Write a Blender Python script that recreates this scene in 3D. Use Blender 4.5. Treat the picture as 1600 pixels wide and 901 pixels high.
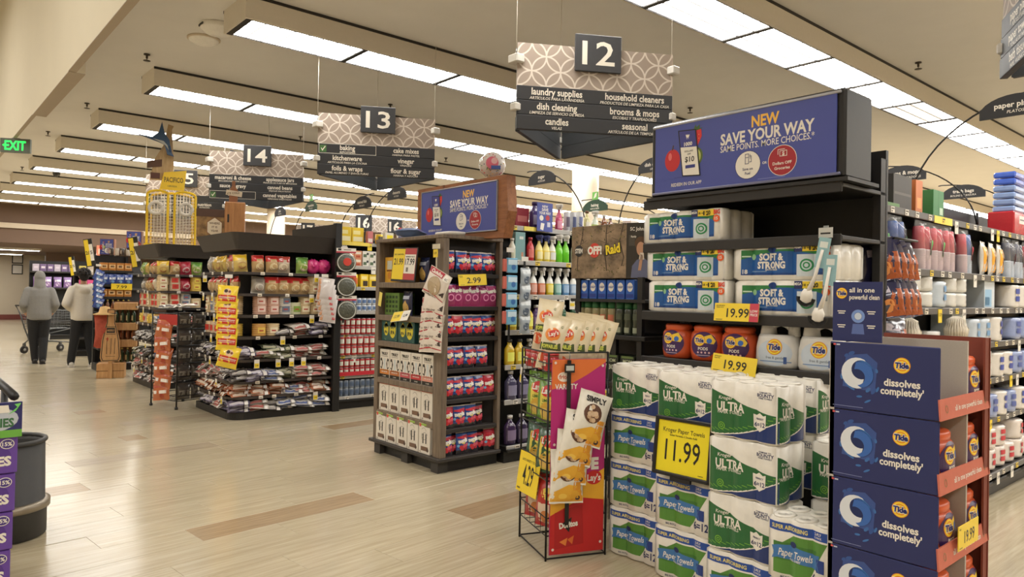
import bpy, bmesh, math, random
from mathutils import Vector, Matrix, Euler, noise
from mathutils.geometry import tessellate_polygon

for o in list(bpy.data.objects):
    bpy.data.objects.remove(o)
random.seed(7)
SC = bpy.context.scene
COL = SC.collection
PI = math.pi

# ------------------------------------------------------------------ camera, world, exposure
EYE = 1.5
cd = bpy.data.cameras.new('camera')
cam = bpy.data.objects.new('camera', cd)
COL.objects.link(cam)
cd.sensor_fit = 'HORIZONTAL'
cd.sensor_width = 36.0
cd.lens = 1121.9 / 1600.0 * 36.0
cd.clip_start, cd.clip_end = 0.05, 200
cam.matrix_world = Matrix(((0.6533, -0.0057, 0.7571, 0), (0.7569, -0.0178, -0.6532, 0), (0.0172, 0.9998, -0.0073, EYE), (0, 0, 0, 1)))
SC.camera = cam

w = bpy.data.worlds.new('store_ambient')
SC.world = w
w.use_nodes = True
w.node_tree.nodes['Background'].inputs[0].default_value = (1.0, 0.9, 0.78, 1)
w.node_tree.nodes['Background'].inputs[1].default_value = 0.25
SC.view_settings.view_transform = 'Standard'
SC.view_settings.look = 'None'
SC.view_settings.gamma = 1.0
SC.view_settings.use_curve_mapping = False
SC.view_settings.exposure = 0.2
LAMP = 12.8                      # radiance of the fluorescent lenses
LAMP_RGB = (1.0, 0.975, 0.93)
SC.cycles.max_bounces = 6
SC.cycles.diffuse_bounces = 4
SC.cycles.glossy_bounces = 3
SC.cycles.transparent_max_bounces = 8
SC.cycles.use_light_tree = True
SC.cycles.sample_clamp_indirect = 4.0

# ------------------------------------------------------------------ materials
def lin(c):
    return tuple((v / 255 / 12.92) if v / 255 <= 0.04045 else ((v / 255 + 0.055) / 1.055) ** 2.4 for v in c)

_M = {}
def mat(rgb, rough=0.5, metal=0.0, var=0.08, scale=30.0, coat=0.0, emit=0.0, bump=0.0, name=None, alpha=1.0):
    key = (tuple(rgb), rough, metal, var, scale, coat, emit, bump, alpha)
    if key in _M:
        return _M[key]
    m = bpy.data.materials.new(name or 'paint_%d_%d_%d' % tuple(rgb))
    m.use_nodes = True
    nt = m.node_tree
    b = nt.nodes['Principled BSDF']
    c = lin(rgb)
    b.inputs['Base Color'].default_value = (*c, 1)
    b.inputs['Roughness'].default_value = rough
    b.inputs['Metallic'].default_value = metal
    if coat:
        b.inputs['Coat Weight'].default_value = coat
        b.inputs['Coat Roughness'].default_value = 0.12
    if emit:
        b.inputs['Emission Color'].default_value = (*c, 1)
        b.inputs['Emission Strength'].default_value = emit
    if alpha < 1:
        b.inputs['Alpha'].default_value = alpha
    if var or bump:
        tc = nt.nodes.new('ShaderNodeTexCoord')
        nz = nt.nodes.new('ShaderNodeTexNoise')
        nz.inputs['Scale'].default_value = scale
        nz.inputs['Detail'].default_value = 2
        nt.links.new(tc.outputs['Object'], nz.inputs['Vector'])
        if var:
            mx = nt.nodes.new('ShaderNodeMix')
            mx.data_type = 'RGBA'
            mx.inputs[6].default_value = (*[v * (1 - var) for v in c], 1)
            mx.inputs[7].default_value = (*[min(1, v * (1 + var) + var * 0.01) for v in c], 1)
            nt.links.new(nz.outputs['Fac'], mx.inputs[0])
            nt.links.new(mx.outputs[2], b.inputs['Base Color'])
        if bump:
            bp = nt.nodes.new('ShaderNodeBump')
            bp.inputs['Strength'].default_value = bump
            bp.inputs['Distance'].default_value = 0.01
            nt.links.new(nz.outputs['Fac'], bp.inputs['Height'])
            nt.links.new(bp.outputs['Normal'], b.inputs['Normal'])
    _M[key] = m
    return m

def ink(rgb, rough=0.45):
    return mat(rgb, rough, var=0)

def film(rgb, rough=0.25, coat=0.5):
    return mat(rgb, rough, var=0.12, scale=18, coat=coat, bump=0.25)

def streaked(name, a, b, scale, rough, coat=0.0, stretch=(1, 1, 1), bump=0.0, big=None, c3=None):
    """wood / vinyl / stone look: two colours mixed by stretched noise"""
    m = bpy.data.materials.new(name)
    m.use_nodes = True
    nt = m.node_tree
    L = nt.links.new
    p = nt.nodes['Principled BSDF']
    tc = nt.nodes.new('ShaderNodeTexCoord')
    mp = nt.nodes.new('ShaderNodeMapping')
    mp.inputs['Scale'].default_value = stretch
    L(tc.outputs['Object'], mp.inputs['Vector'])
    nz = nt.nodes.new('ShaderNodeTexNoise')
    nz.inputs['Scale'].default_value = scale
    nz.inputs['Detail'].default_value = 5
    nz.inputs['Roughness'].default_value = 0.65
    L(mp.outputs['Vector'], nz.inputs['Vector'])
    cr = nt.nodes.new('ShaderNodeValToRGB')
    cr.color_ramp.elements[0].position = 0.32
    cr.color_ramp.elements[1].position = 0.68
    cr.color_ramp.elements[0].color = (*lin(a), 1)
    cr.color_ramp.elements[1].color = (*lin(b), 1)
    L(nz.outputs['Fac'], cr.inputs['Fac'])
    L(cr.outputs['Color'], p.inputs['Base Color'])
    p.inputs['Roughness'].default_value = rough
    p.inputs['Coat Weight'].default_value = coat
    p.inputs['Coat Roughness'].default_value = 0.12
    if bump:
        bp = nt.nodes.new('ShaderNodeBump')
        bp.inputs['Strength'].default_value = bump
        bp.inputs['Distance'].default_value = 0.005
        L(nz.outputs['Fac'], bp.inputs['Height'])
        L(bp.outputs['Normal'], p.inputs['Normal'])
    return m

# ------------------------------------------------------------------ lettering cache
_fc = bpy.data.curves.new('lettering', 'FONT')
_fo = bpy.data.objects.new('lettering', _fc)
_fc.resolution_u = 2
_TX = {}
def glyphs(s, bold=0.0, shear=0.0):
    k = (s, bold, shear)
    if k not in _TX:
        _fc.body = s
        _fc.size = 1.0
        _fc.offset = bold
        _fc.shear = shear
        me = bpy.data.meshes.new_from_object(_fo)
        vs = [(v.co.x, v.co.y) for v in me.vertices]
        ps = [[vs[i] for i in p.vertices] for p in me.polygons]
        bpy.data.meshes.remove(me)
        xs = [v[0] for v in vs] or [0, 1]
        _TX[k] = (ps, min(xs), max(xs))
    return _TX[k]
_ps, _a, _b = glyphs('H')
CAP = max(v[1] for p in _ps for v in p)

def split_poly(p, axis, c):
    """convex polygon cut by the line coord[axis] = c"""
    lo, hi = [], []
    n = len(p)
    for i in range(n):
        a, b = p[i], p[(i + 1) % n]
        da, db = a[axis] - c, b[axis] - c
        if da <= 0: lo.append(a)
        if da >= 0: hi.append(a)
        if da * db < 0:
            t = da / (da - db)
            q = (a[0] + (b[0] - a[0]) * t, a[1] + (b[1] - a[1]) * t)
            lo.append(q); hi.append(q)
    return [q for q in (lo, hi) if len(q) > 2]

def slice_polys(polys, step):
    for axis in (0, 1):
        st = step[axis]
        if not st: continue
        out = []
        for p in polys:
            a = min(v[axis] for v in p); b = max(v[axis] for v in p)
            cur = [p]
            k = math.floor(a / st) + 1
            while k * st < b - 1e-6:
                nxt = []
                for q in cur:
                    nxt += split_poly(q, axis, k * st)
                cur = nxt
                k += 1
            out += cur
        polys = out
    return polys

# ------------------------------------------------------------------ mesh builder
class MB:
    def __init__(s):
        s.v, s.f, s.m, s.sm, s.mats = [], [], [], [], []
    def mi(s, m):
        if m not in s.mats: s.mats.append(m)
        return s.mats.index(m)
    def add(s, vs, fs, m, smooth=False, M=None):
        k = len(s.v)
        if M is not None: vs = [tuple(M @ Vector(v)) for v in vs]
        s.v += [tuple(v) for v in vs]
        many = isinstance(m, (list, tuple))
        for i, f in enumerate(fs):
            s.f.append([j + k for j in f])
            s.m.append(s.mi(m[i] if many else m))
            s.sm.append(smooth)
        return s
    def box(s, x0, x1, y0, y1, z0, z1, m, bev=0.0, M=None):
        if bev <= 0:
            vs = [(x, y, z) for z in (z0, z1) for y in (y0, y1) for x in (x0, x1)]
            fs = [(0, 2, 3, 1), (4, 5, 7, 6), (0, 1, 5, 4), (2, 6, 7, 3), (0, 4, 6, 2), (1, 3, 7, 5)]
            return s.add(vs, fs, m, M=M)
        b = min(bev, (x1 - x0) * .45, (y1 - y0) * .45, (z1 - z0) * .45)
        vs, idx = [], {}
        X, Y, Z = (x0, x1), (y0, y1), (z0, z1)
        sg = (1, -1)
        for i in (0, 1):
            for j in (0, 1):
                for k in (0, 1):
                    for a in range(3):
                        c = [X[i] + sg[i] * b, Y[j] + sg[j] * b, Z[k] + sg[k] * b]
                        c[a] = (X[i], Y[j], Z[k])[a]
                        idx[(i, j, k, a)] = len(vs); vs.append(tuple(c))
        fs = []
        for a in range(3):
            for e in (0, 1):
                q = []
                for p, r in ((0, 0), (1, 0), (1, 1), (0, 1)):
                    key = [0, 0, 0]; key[a] = e
                    oth = [t for t in range(3) if t != a]
                    key[oth[0]], key[oth[1]] = p, r
                    q.append(idx[(*key, a)])
                fs.append(q if (e == 1) != (a == 1) else q[::-1])
        for a in range(3):
            o1, o2 = [t for t in range(3) if t != a]
            for p in (0, 1):
                for r in (0, 1):
                    k0 = [0, 0, 0]; k1 = [0, 0, 0]
                    k0[a], k1[a] = 0, 1
                    k0[o1] = k1[o1] = p; k0[o2] = k1[o2] = r
                    fs.append([idx[(*k0, o1)], idx[(*k1, o1)], idx[(*k1, o2)], idx[(*k0, o2)]])
        for i in (0, 1):
            for j in (0, 1):
                for k in (0, 1):
                    fs.append([idx[(i, j, k, 0)], idx[(i, j, k, 1)], idx[(i, j, k, 2)]])
        return s.add(vs, fs, m, M=M)
    def lathe(s, prof, m, seg=16, c=(0, 0, 0), sx=1.0, sy=1.0, pw=2.0, smooth=True, M=None):
        """prof: (r, z) rows; m: one material or one per band; pw > 2 squares the plan"""
        vs, fs, ms = [], [], []
        for r, z in prof:
            for i in range(seg):
                a = 2 * PI * i / seg
                ca, sa = math.cos(a), math.sin(a)
                k = 1.0 if pw == 2 else (abs(ca) ** pw + abs(sa) ** pw) ** (-1 / pw)
                vs.append((c[0] + r * ca * k * sx, c[1] + r * sa * k * sy, c[2] + z))
        for j in range(len(prof) - 1):
            for i in range(seg):
                a, b = j * seg + i, j * seg + (i + 1) % seg
                fs.append((a, b, b + seg, a + seg))
                ms.append(m[j] if isinstance(m, (list, tuple)) else m)
        m0 = m[0] if isinstance(m, (list, tuple)) else m
        m1 = m[-1] if isinstance(m, (list, tuple)) else m
        if prof[0][0] > 1e-4: fs.append(tuple(range(seg - 1, -1, -1))); ms.append(m0)
        n = (len(prof) - 1) * seg
        if prof[-1][0] > 1e-4: fs.append(tuple(range(n, n + seg))); ms.append(m1)
        return s.add(vs, fs, ms, smooth, M)
    def cyl(s, c, r, h, m, seg=14, M=None, r2=None, smooth=True):
        return s.lathe([(r, 0), (r2 if r2 is not None else r, h)], m, seg, c, smooth=smooth, M=M)
    def tube(s, pts, r, m, seg=6, closed=False, smooth=True):
        pts = [Vector(p) for p in pts]
        n = len(pts)
        vs, fs = [], []
        for i, p in enumerate(pts):
            a = pts[i - 1] if (i or closed) else p
            b = pts[(i + 1) % n] if (i < n - 1 or closed) else p
            d = (b - a)
            d = d.normalized() if d.length > 1e-9 else Vector((0, 0, 1))
            up = Vector((0, 0, 1)) if abs(d.z) < 0.9 else Vector((0, 1, 0))
            e1 = d.cross(up).normalized(); e2 = d.cross(e1)
            rr = r[i] if isinstance(r, (list, tuple)) else r
            for k in range(seg):
                t = 2 * PI * k / seg
                vs.append(tuple(p + e1 * rr * math.cos(t) + e2 * rr * math.sin(t)))
        for i in range(n if closed else n - 1):
            j = (i + 1) % n
            for k in range(seg):
                l = (k + 1) % seg
                fs.append((i * seg + k, i * seg + l, j * seg + l, j * seg + k))
        if not closed:
            fs.append(tuple(range(seg - 1, -1, -1)))
            fs.append(tuple(range((n - 1) * seg, n * seg)))
        return s.add(vs, fs, m, smooth)
    def prism(s, poly, y0, y1, m, M=None, side=None, smooth=False):
        """outline in x,z extruded from y0 to y1"""
        n = len(poly)
        vs = [(x, y0, z) for x, z in poly] + [(x, y1, z) for x, z in poly]
        fs = [tuple(range(n)), tuple(range(2 * n - 1, n - 1, -1))]
        ms = [m, m]
        for i in range(n):
            j = (i + 1) % n
            fs.append((j, i, n + i, n + j)); ms.append(side or m)
        return s.add(vs, fs, ms, smooth, M)
    def prismz(s, poly, z0, z1, m, side=None, M=None):
        n = len(poly)
        vs = [(x, y, z0) for x, y in poly] + [(x, y, z1) for x, y in poly]
        fs = [tuple(range(n - 1, -1, -1)), tuple(range(n, 2 * n))]
        ms = [m, m]
        for i in range(n):
            j = (i + 1) % n
            fs.append((i, j, n + j, n + i)); ms.append(side or m)
        return s.add(vs, fs, ms, False, M)
    # ---- flat print laid on a front surface y = surf(x, z), facing -y
    def decal(s, polys, m, surf=0.0, lay=1, step=(0, 0), M=None, eps=0.0006):
        if callable(surf):
            polys = slice_polys(polys, step)
        vs, fs = [], []
        for p in polys:
            k = len(vs)
            for x, z in p:
                y = surf(x, z) if callable(surf) else surf
                vs.append((x, y - eps * lay, z))
            fs.append(list(range(k, k + len(p))))
        return s.add(vs, fs, m, False, M)
    def rect(s, x0, x1, z0, z1, m, surf=0.0, lay=1, **k):
        return s.decal([[(x0, z0), (x1, z0), (x1, z1), (x0, z1)]], m, surf, lay, **k)
    def poly(s, pts, m, surf=0.0, lay=1, **k):
        t = tessellate_polygon([[Vector((x, z, 0)) for x, z in pts]])
        return s.decal([[pts[i] for i in tri] for tri in t], m, surf, lay, **k)
    def disc(s, cx, cz, rx, m, surf=0.0, lay=1, rz=None, n=18, rot=0.0, **k):
        rz = rx if rz is None else rz
        c, q = math.cos(rot), math.sin(rot)
        pts = []
        for i in range(n):
            a, b = rx * math.cos(2 * PI * i / n), rz * math.sin(2 * PI * i / n)
            pts.append((cx + a * c - b * q, cz + a * q + b * c))
        return s.decal([pts], m, surf, lay, **k)
    def ring(s, cx, cz, r0, r1, m, surf=0.0, lay=1, n=20, a0=0.0, a1=2 * PI, **k):
        ps = []
        for i in range(n):
            t, u = a0 + (a1 - a0) * i / n, a0 + (a1 - a0) * (i + 1) / n
            ps.append([(cx + r0 * math.cos(t), cz + r0 * math.sin(t)), (cx + r1 * math.cos(t), cz + r1 * math.sin(t)),
                       (cx + r1 * math.cos(u), cz + r1 * math.sin(u)), (cx + r0 * math.cos(u), cz + r0 * math.sin(u))])
        return s.decal(ps, m, surf, lay, **k)
    def text(s, t, cx, cz, h, m, surf=0.0, lay=2, w=None, bold=0.02, shear=0.0, align='C', rot=0.0, **k):
        """cap height h, base line centred on cz; w squeezes or stretches the line to that width"""
        ps, a, b = glyphs(t, bold, shear)
        kz = h / CAP
        kx = (w / (b - a)) if w else kz
        off = {'C': (a + b) / 2, 'L': a, 'R': b}[align]
        c, q = math.cos(rot), math.sin(rot)
        out = []
        for p in ps:
            o = []
            for x, z in p:
                X, Z = (x - off) * kx, z * kz - h / 2
                o.append((cx + X * c - Z * q, cz + X * q + Z * c))
            out.append(o)
        return s.decal(out, m, surf, lay, **k)
    def mesh(s, name):
        me = bpy.data.meshes.new(name)
        me.from_pydata(s.v, [], s.f)
        for m in s.mats: me.materials.append(m)
        me.polygons.foreach_set('material_index', s.m)
        me.polygons.foreach_set('use_smooth', s.sm)
        me.update()
        return me

# ------------------------------------------------------------------ objects
def link(name, me, parent=None, loc=(0, 0, 0), rz=0.0, rot=None):
    o = bpy.data.objects.new(name, me)
    COL.objects.link(o)
    o.location = loc
    o.rotation_euler = rot if rot else (0, 0, rz)
    if parent is not None: o.parent = parent
    return o

def tag(o, label, cat, group=None):
    o['label'] = label
    o['category'] = cat
    if group: o['group'] = group
    return o

def thing(name, label, cat, loc=(0, 0, 0), rz=0.0, group=None, me=None, rot=None):
    o = link(name, me, None, loc, rz, rot)
    if me is None: o.empty_display_size = 0.1
    return tag(o, label, cat, group)

def struct(name, mb, parent=None, loc=(0, 0, 0)):
    o = link(name, mb.mesh(name) if isinstance(mb, MB) else mb, parent, loc)
    if parent is None: o['kind'] = 'structure'
    return o

class Kind:
    """a product: one mesh, or parts (name, mesh, location) and their sub-parts; copied wherever it stands"""
    def __init__(s, name, cat, parts):
        s.name, s.cat = name, cat
        s.parts = parts                       # [(part name, mesh, loc, [(sub name, mesh, loc)...])]
        s.root = None
    def put(s, label, loc, rz=0.0, group=None, rot=None):
        if len(s.parts) == 1 and s.parts[0][0] is None:
            return thing(s.name, label, s.cat, loc, rz, group, s.parts[0][1], rot)
        r = thing(s.name, label, s.cat, loc, rz, group, None, rot)
        for p in s.parts:
            c = link(p[0], p[1], r, p[2] if len(p) > 2 else (0, 0, 0))
            for q in (p[3] if len(p) > 3 else []):
                link(q[0], q[1], c, q[2] if len(q) > 2 else (0, 0, 0))
        return r

def one(name, cat, mb):
    return Kind(name, cat, [(None, mb.mesh(name))])

ORD = 'zeroth first second third fourth fifth sixth seventh eighth ninth tenth eleventh twelfth thirteenth fourteenth fifteenth sixteenth seventeenth eighteenth nineteenth twentieth twenty-first twenty-second twenty-third twenty-fourth twenty-fifth twenty-sixth twenty-seventh twenty-eighth twenty-ninth thirtieth'.split()

class Face:
    """a shopping face: u runs to the right as one looks at it, d goes inward, z up"""
    def __init__(s, ox, oy, deg):
        a = math.radians(deg)
        s.o = (ox, oy); s.u = (math.cos(a), math.sin(a)); s.d = (-math.sin(a), math.cos(a)); s.rz = a
    def at(s, u, d, z):
        return (s.o[0] + s.u[0] * u + s.d[0] * d, s.o[1] + s.u[1] * u + s.d[1] * d, z)
    def M(s):
        return Matrix.Translation((s.o[0], s.o[1], 0)) @ Matrix.Rotation(s.rz, 4, 'Z')
# ------------------------------------------------------------------ the store shell
CEIL = 4.22
vinyl = streaked('vinyl_plank_cream', (176, 162, 133), (200, 187, 159), 3.0, 0.2, coat=0.25, stretch=(16, 0.7, 4))
vinyl2 = streaked('vinyl_plank_tan', (150, 127, 96), (176, 152, 118), 3.4, 0.26, coat=0.15, stretch=(12, 0.8, 4))
vinyl3 = streaked('vinyl_plank_grey', (158, 143, 118), (182, 167, 142), 3.4, 0.26, coat=0.15, stretch=(12, 0.8, 4))
def add_random(m, amount=0.05):
    """a different grain offset and a slightly different tone on each plank"""
    nt = m.node_tree
    oi = nt.nodes.new('ShaderNodeObjectInfo')
    mp = next(n for n in nt.nodes if n.type == 'MAPPING')
    ml = nt.nodes.new('ShaderNodeMath'); ml.operation = 'MULTIPLY'; ml.inputs[1].default_value = 37.0
    nt.links.new(oi.outputs['Random'], ml.inputs[0])
    nt.links.new(ml.outputs[0], mp.inputs['Location'])
    hs = nt.nodes.new('ShaderNodeHueSaturation')
    mr = nt.nodes.new('ShaderNodeMapRange')
    mr.inputs[3].default_value = 1 - amount; mr.inputs[4].default_value = 1 + amount
    nt.links.new(oi.outputs['Random'], mr.inputs[0])
    nt.links.new(mr.outputs[0], hs.inputs['Value'])
    b = nt.nodes['Principled BSDF']
    src = b.inputs['Base Color'].links[0].from_socket
    nt.links.new(src, hs.inputs['Color'])
    nt.links.new(hs.outputs['Color'], b.inputs['Base Color'])
for m_ in (vinyl, vinyl2, vinyl3): add_random(m_, 0.018)
ceil_m = mat((224, 220, 214), 0.9, var=0.04, scale=3, bump=0.1)
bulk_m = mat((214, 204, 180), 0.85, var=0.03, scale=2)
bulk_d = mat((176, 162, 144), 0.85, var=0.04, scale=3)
brown_m = mat((112, 90, 74), 0.8, var=0.05, scale=2)
cream_m = mat((206, 190, 166), 0.7, var=0.04)
beige_m = mat((196, 182, 158), 0.8, var=0.04, scale=2)
peach_m = mat((205, 170, 140), 0.8, var=0.04, scale=2)
black = mat((28, 26, 25), 0.45, var=0.12, scale=12)
black2 = mat((40, 37, 35), 0.5, var=0.12, scale=8)
steel = mat((150, 150, 148), 0.35, metal=0.8, var=0.05)
white = mat((232, 226, 214), 0.5, var=0.03)
offwhite = mat((214, 206, 192), 0.55, var=0.05)

floor = struct('floor', MB().box(-38.2, 9, -9, 30, -0.12, -0.002, vinyl))
PA = math.radians(6.0)                        # the planks run a little askew to the aisles
pu, pv = (math.cos(PA), math.sin(PA)), (-math.sin(PA), math.cos(PA))
P0 = (-4.695, 1.40)
PW, PL = 0.272, 1.24
def pq(x, y):
    dx, dy = x - P0[0], y - P0[1]
    return dx * pu[0] + dy * pu[1], dx * pv[0] + dy * pv[1]
def plank_mesh(nm, wd, ln, m):
    g = 0.0012
    return MB().box(g, wd - g, g, ln - g, -0.0035, 0.0, m, bev=0.0008).mesh(nm)
pm = [plank_mesh('plank', PW, PL, m_) for m_ in (vinyl, vinyl3)]
pt = plank_mesh('plank', PW, PL, vinyl2)
accents = {}
for ax, ay, ln in ((-4.695, 1.40, PL), (-6.24, 0.45, 0.66), (-7.26, 3.62, PL), (-3.98, 2.93, PL), (-7.92, 1.74, 0.2),
                   (-10.6, 1.42, PL), (-9.85, 1.66, 0.3), (-8.9, 1.9, PL)):
    p, q = pq(ax, ay)
    accents[round(p / PW)] = (q, ln, ax > -10.3 and ax != -8.9)
for k in range(-31, 12):
    q0 = (k * 0.47) % PL
    acc = accents.get(k)
    if acc: q0 = acc[0]
    j = math.floor((-1.2 - q0) / PL)
    q = q0 + j * PL
    while q < 4.6:
        x = P0[0] + k * PW * pu[0] + q * pv[0]
        y = P0[1] + k * PW * pu[1] + q * pv[1]
        if -12.9 < x < 0.6 and y > -0.3 and y < 4.6:
            if acc and abs(q - acc[0]) < 0.01:
                me = pt if acc[1] == PL and acc[2] else plank_mesh('plank', PW, acc[1], vinyl2 if acc[2] else vinyl3)
                link('plank', me, floor, (x, y, 0), PA)
                if acc[1] < PL:
                    y2 = acc[1]
                    link('plank', plank_mesh('plank', PW, PL - y2, vinyl), floor, (x + pv[0] * y2, y + pv[1] * y2, 0), PA)
            else:
                link('plank', pm[1 if random.random() < 0.03 else 0], floor, (x, y, 0), PA)
        q += PL
struct('ceiling', MB().box(-38.2, 9, 1.34, 30, CEIL, CEIL + 0.1, ceil_m))
struct('ceiling_front', MB().box(-38.2, 9, -9, 1.34, 6.5, 6.6, ceil_m))
mb = MB()
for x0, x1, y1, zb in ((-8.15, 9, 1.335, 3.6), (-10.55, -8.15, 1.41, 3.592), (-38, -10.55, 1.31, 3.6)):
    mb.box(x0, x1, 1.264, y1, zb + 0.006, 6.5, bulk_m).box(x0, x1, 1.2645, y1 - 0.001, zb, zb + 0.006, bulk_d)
struct('wall_bulkhead', mb)
# dark brown drop wall at the far end of the cross aisle, then the recess behind it
struct('wall_drop', MB().box(-27.7, -27.5, 1.34, 30, 2.84, 4.2, brown_m))
struct('trim_1', MB().box(-27.5, -27.42, 1.4, 30, 3.3, 3.46, cream_m))
struct('trim_2', MB().box(-27.5, -27.44, 1.4, 30, 4.08, 4.2, cream_m))
struct('ceiling_recess', MB().box(-38.2, -27.7, -9, 30, 2.84, 2.9, brown_m))
struct('wall_left', MB().box(-38.2, -38.0, -9, 5.15, 0, 2.84, beige_m))
struct('wall_recess', MB().box(-34.2, -34.0, 4.65, 30, 0, 2.84, brown_m))
struct('baseboard_left', MB().box(-38.0, -37.95, -9, 5.15, 0, 0.22, mat((120, 60, 50), 0.6)))
struct('wall_far', MB().box(-38.2, 9, 30, 30.2, 0, 4.3, peach_m))
struct('wall_right', MB().box(9, 9.2, -9, 30.2, 0, 6.6, beige_m))
struct('wall_front', MB().box(-38.2, 9.2, -9.2, -9, 0, 6.6, beige_m))
for i, (cx, cy) in enumerate(((-9.94, 10.47), (-21.9, 9.07))):
    mbp = MB().lathe([(0.3, 0), (0.3, 0.3), (0.27, 0.32), (0.27, CEIL)], cream_m, 20)
    struct('pillar', mbp, loc=(cx, cy, 0))

# ------------------------------------------------------------------ fluorescent fixture rows
def lens_mat(name, k):
    m = bpy.data.materials.new(name)
    m.use_nodes = True
    nt = m.node_tree
    L = nt.links.new
    p = nt.nodes['Principled BSDF']
    p.inputs['Base Color'].default_value = (0.8, 0.78, 0.72, 1)
    p.inputs['Roughness'].default_value = 0.4
    tc = nt.nodes.new('ShaderNodeTexCoord')
    sp = nt.nodes.new('ShaderNodeSeparateXYZ')
    L(tc.outputs['Object'], sp.inputs[0])
    def mth(op, a, b=None):
        n = nt.nodes.new('ShaderNodeMath'); n.operation = op
        for i, v in enumerate((a, b)):
            if v is None: continue
            if isinstance(v, (int, float)): n.inputs[i].default_value = v
            else: L(v, n.inputs[i])
        return n.outputs[0]
    gx = mth('ABSOLUTE', mth('SUBTRACT', mth('FRACT', mth('DIVIDE', sp.outputs[0], 0.173)), 0.5))
    gy = mth('ABSOLUTE', mth('SUBTRACT', mth('FRACT', mth('DIVIDE', sp.outputs[1], 0.1475)), 0.5))
    line = mth('GREATER_THAN', mth('MAXIMUM', gx, gy), 0.435)
    rim = mth('MULTIPLY', mth('MAXIMUM', gx, gy), 0.35)
    f = mth('ADD', mth('MULTIPLY', mth('SUBTRACT', 1.25, rim), mth('SUBTRACT', 1.0, line)), mth('MULTIPLY', line, 0.05))
    L(mth('MULTIPLY', f, LAMP * k), p.inputs['Emission Strength'])
    p.inputs['Emission Color'].default_value = (*LAMP_RGB, 1)
    return m
lens_added = lens_mat('added_row_lens', 1.7)  # lens of the added checkout rows, strengthened for the bulkhead
lens_on, lens_dim = lens_mat('lit_lens', 1.0), lens_mat('failing_lens', 0.11)
def lens_mesh(m):
    return MB().add([(0, 0, 0), (0.52, 0, 0), (0.52, 1.18, 0), (0, 1.18, 0)], [(0, 3, 2, 1)], m).box(0, 0.52, 0, 1.18, 0.004, 0.012, white).mesh('diffuser')
LM, LD, LH = lens_mesh(lens_on), lens_mesh(lens_dim), lens_mesh(lens_added)
house_m = mat((224, 216, 202), 0.7, var=0.03)
dark_l = mat((46, 42, 38), 0.6)
BAR = MB().box(0, 0.52, -0.012, 0.042, -0.012, 0.012, dark_l).mesh('divider')
ROWS = [(-0.9, 2.45), (2.2, 2.45), (5.3, 2.45), (-3.98, 2.45), (-7.15, 2.44), (-10.12, 2.42), (-12.95, 2.36), (-15.65, 2.28), (-18.45, 2.2), (-21.4, 2.17), (-23.7, 2.14), (-26.2, 2.1)]  # first three rows stand out of view, added for the light they give
PLACE = ['added unseen above the paper goods aisle', 'added unseen, right of the paper goods', 'added unseen by the right wall', 'over the laundry aisle and paper towel shelf', 'over the brown wooden end shelf', 'over the corner tortilla rack',
         'over the second tortilla rack', 'just beyond the yellow cage display', 'fifth row back from the paper towels', 'sixth row back from the paper towels', 'next to last before the brown drop wall', 'nearest the brown drop wall']
for (rx, ry), pl in zip(ROWS, PLACE):
    n = 21 if rx < -0.5 else 18
    r = thing('ceiling_light', 'long beige fluorescent light row with gridded lenses, ' + pl, 'light', (rx, ry, 4.0))
    hb = MB()
    ln = n * 1.21 + 0.03
    hb.box(-0.03, 0.0, -0.03, ln, -0.006, 0.22, house_m).box(0.52, 0.55, -0.03, ln, -0.006, 0.22, house_m)
    hb.box(0.0, 0.52, -0.03, 0.0, -0.006, 0.22, house_m).box(0.0, 0.52, ln - 0.03, ln, -0.006, 0.22, house_m)
    hb.box(-0.034, -0.03, -0.034, ln, 0.19, 0.219, dark_l).box(0.55, 0.554, -0.034, ln, 0.19, 0.219, dark_l)
    hb.box(-0.004, 0.002, 0, ln, -0.01, 0.0, dark_l).box(0.518, 0.524, 0, ln, -0.01, 0.0, dark_l)
    link('housing', hb.mesh('housing'), r)
    for i in range(n):
        link('diffuser', LD if (rx == -3.98 and i == 6) else LM, r, (0, 0.03 + i * 1.21, 0.0))
        link('divider', BAR, r, (0, i * 1.21, 0))
# unseen rows added over the checkout side to brighten the bulkhead
for k, fx in enumerate((-24, -18.5, -13, -7.5, -2, 3.5)):
    r = thing('ceiling_light', 'added fluorescent light row over the checkout side, %s from the far end' % ORD[k + 1], 'light', (fx, -6.5, 5.9), group='added light rows over the checkout side')
    link('housing', MB().box(-0.03, 0.0, -0.03, 6.08, 0, 0.6, house_m).box(0.52, 0.55, -0.03, 6.08, 0, 0.6, house_m).mesh('housing'), r)
    for i in range(5): link('diffuser', LH, r, (0, 0.03 + i * 1.21, 0.0))

# rows added under the low ceiling to brighten the far recess
for rx, ry in ((-36.2, -2.0), (-31.5, -2.0)):
    r = thing('ceiling_light', 'short added fluorescent row under the low recess ceiling, %s' % ('by the beige far wall' if rx < -35 else 'just behind the brown drop wall'), 'light', (rx, ry, 2.76))
    link('housing', MB().box(-0.03, 0.0, -0.03, 6.08, 0, 0.08, house_m).box(0.52, 0.55, -0.03, 6.08, 0, 0.08, house_m).mesh('housing'), r)
    for i in range(5): link('diffuser', LM, r, (0, 0.03 + i * 1.21, 0.0))

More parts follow.
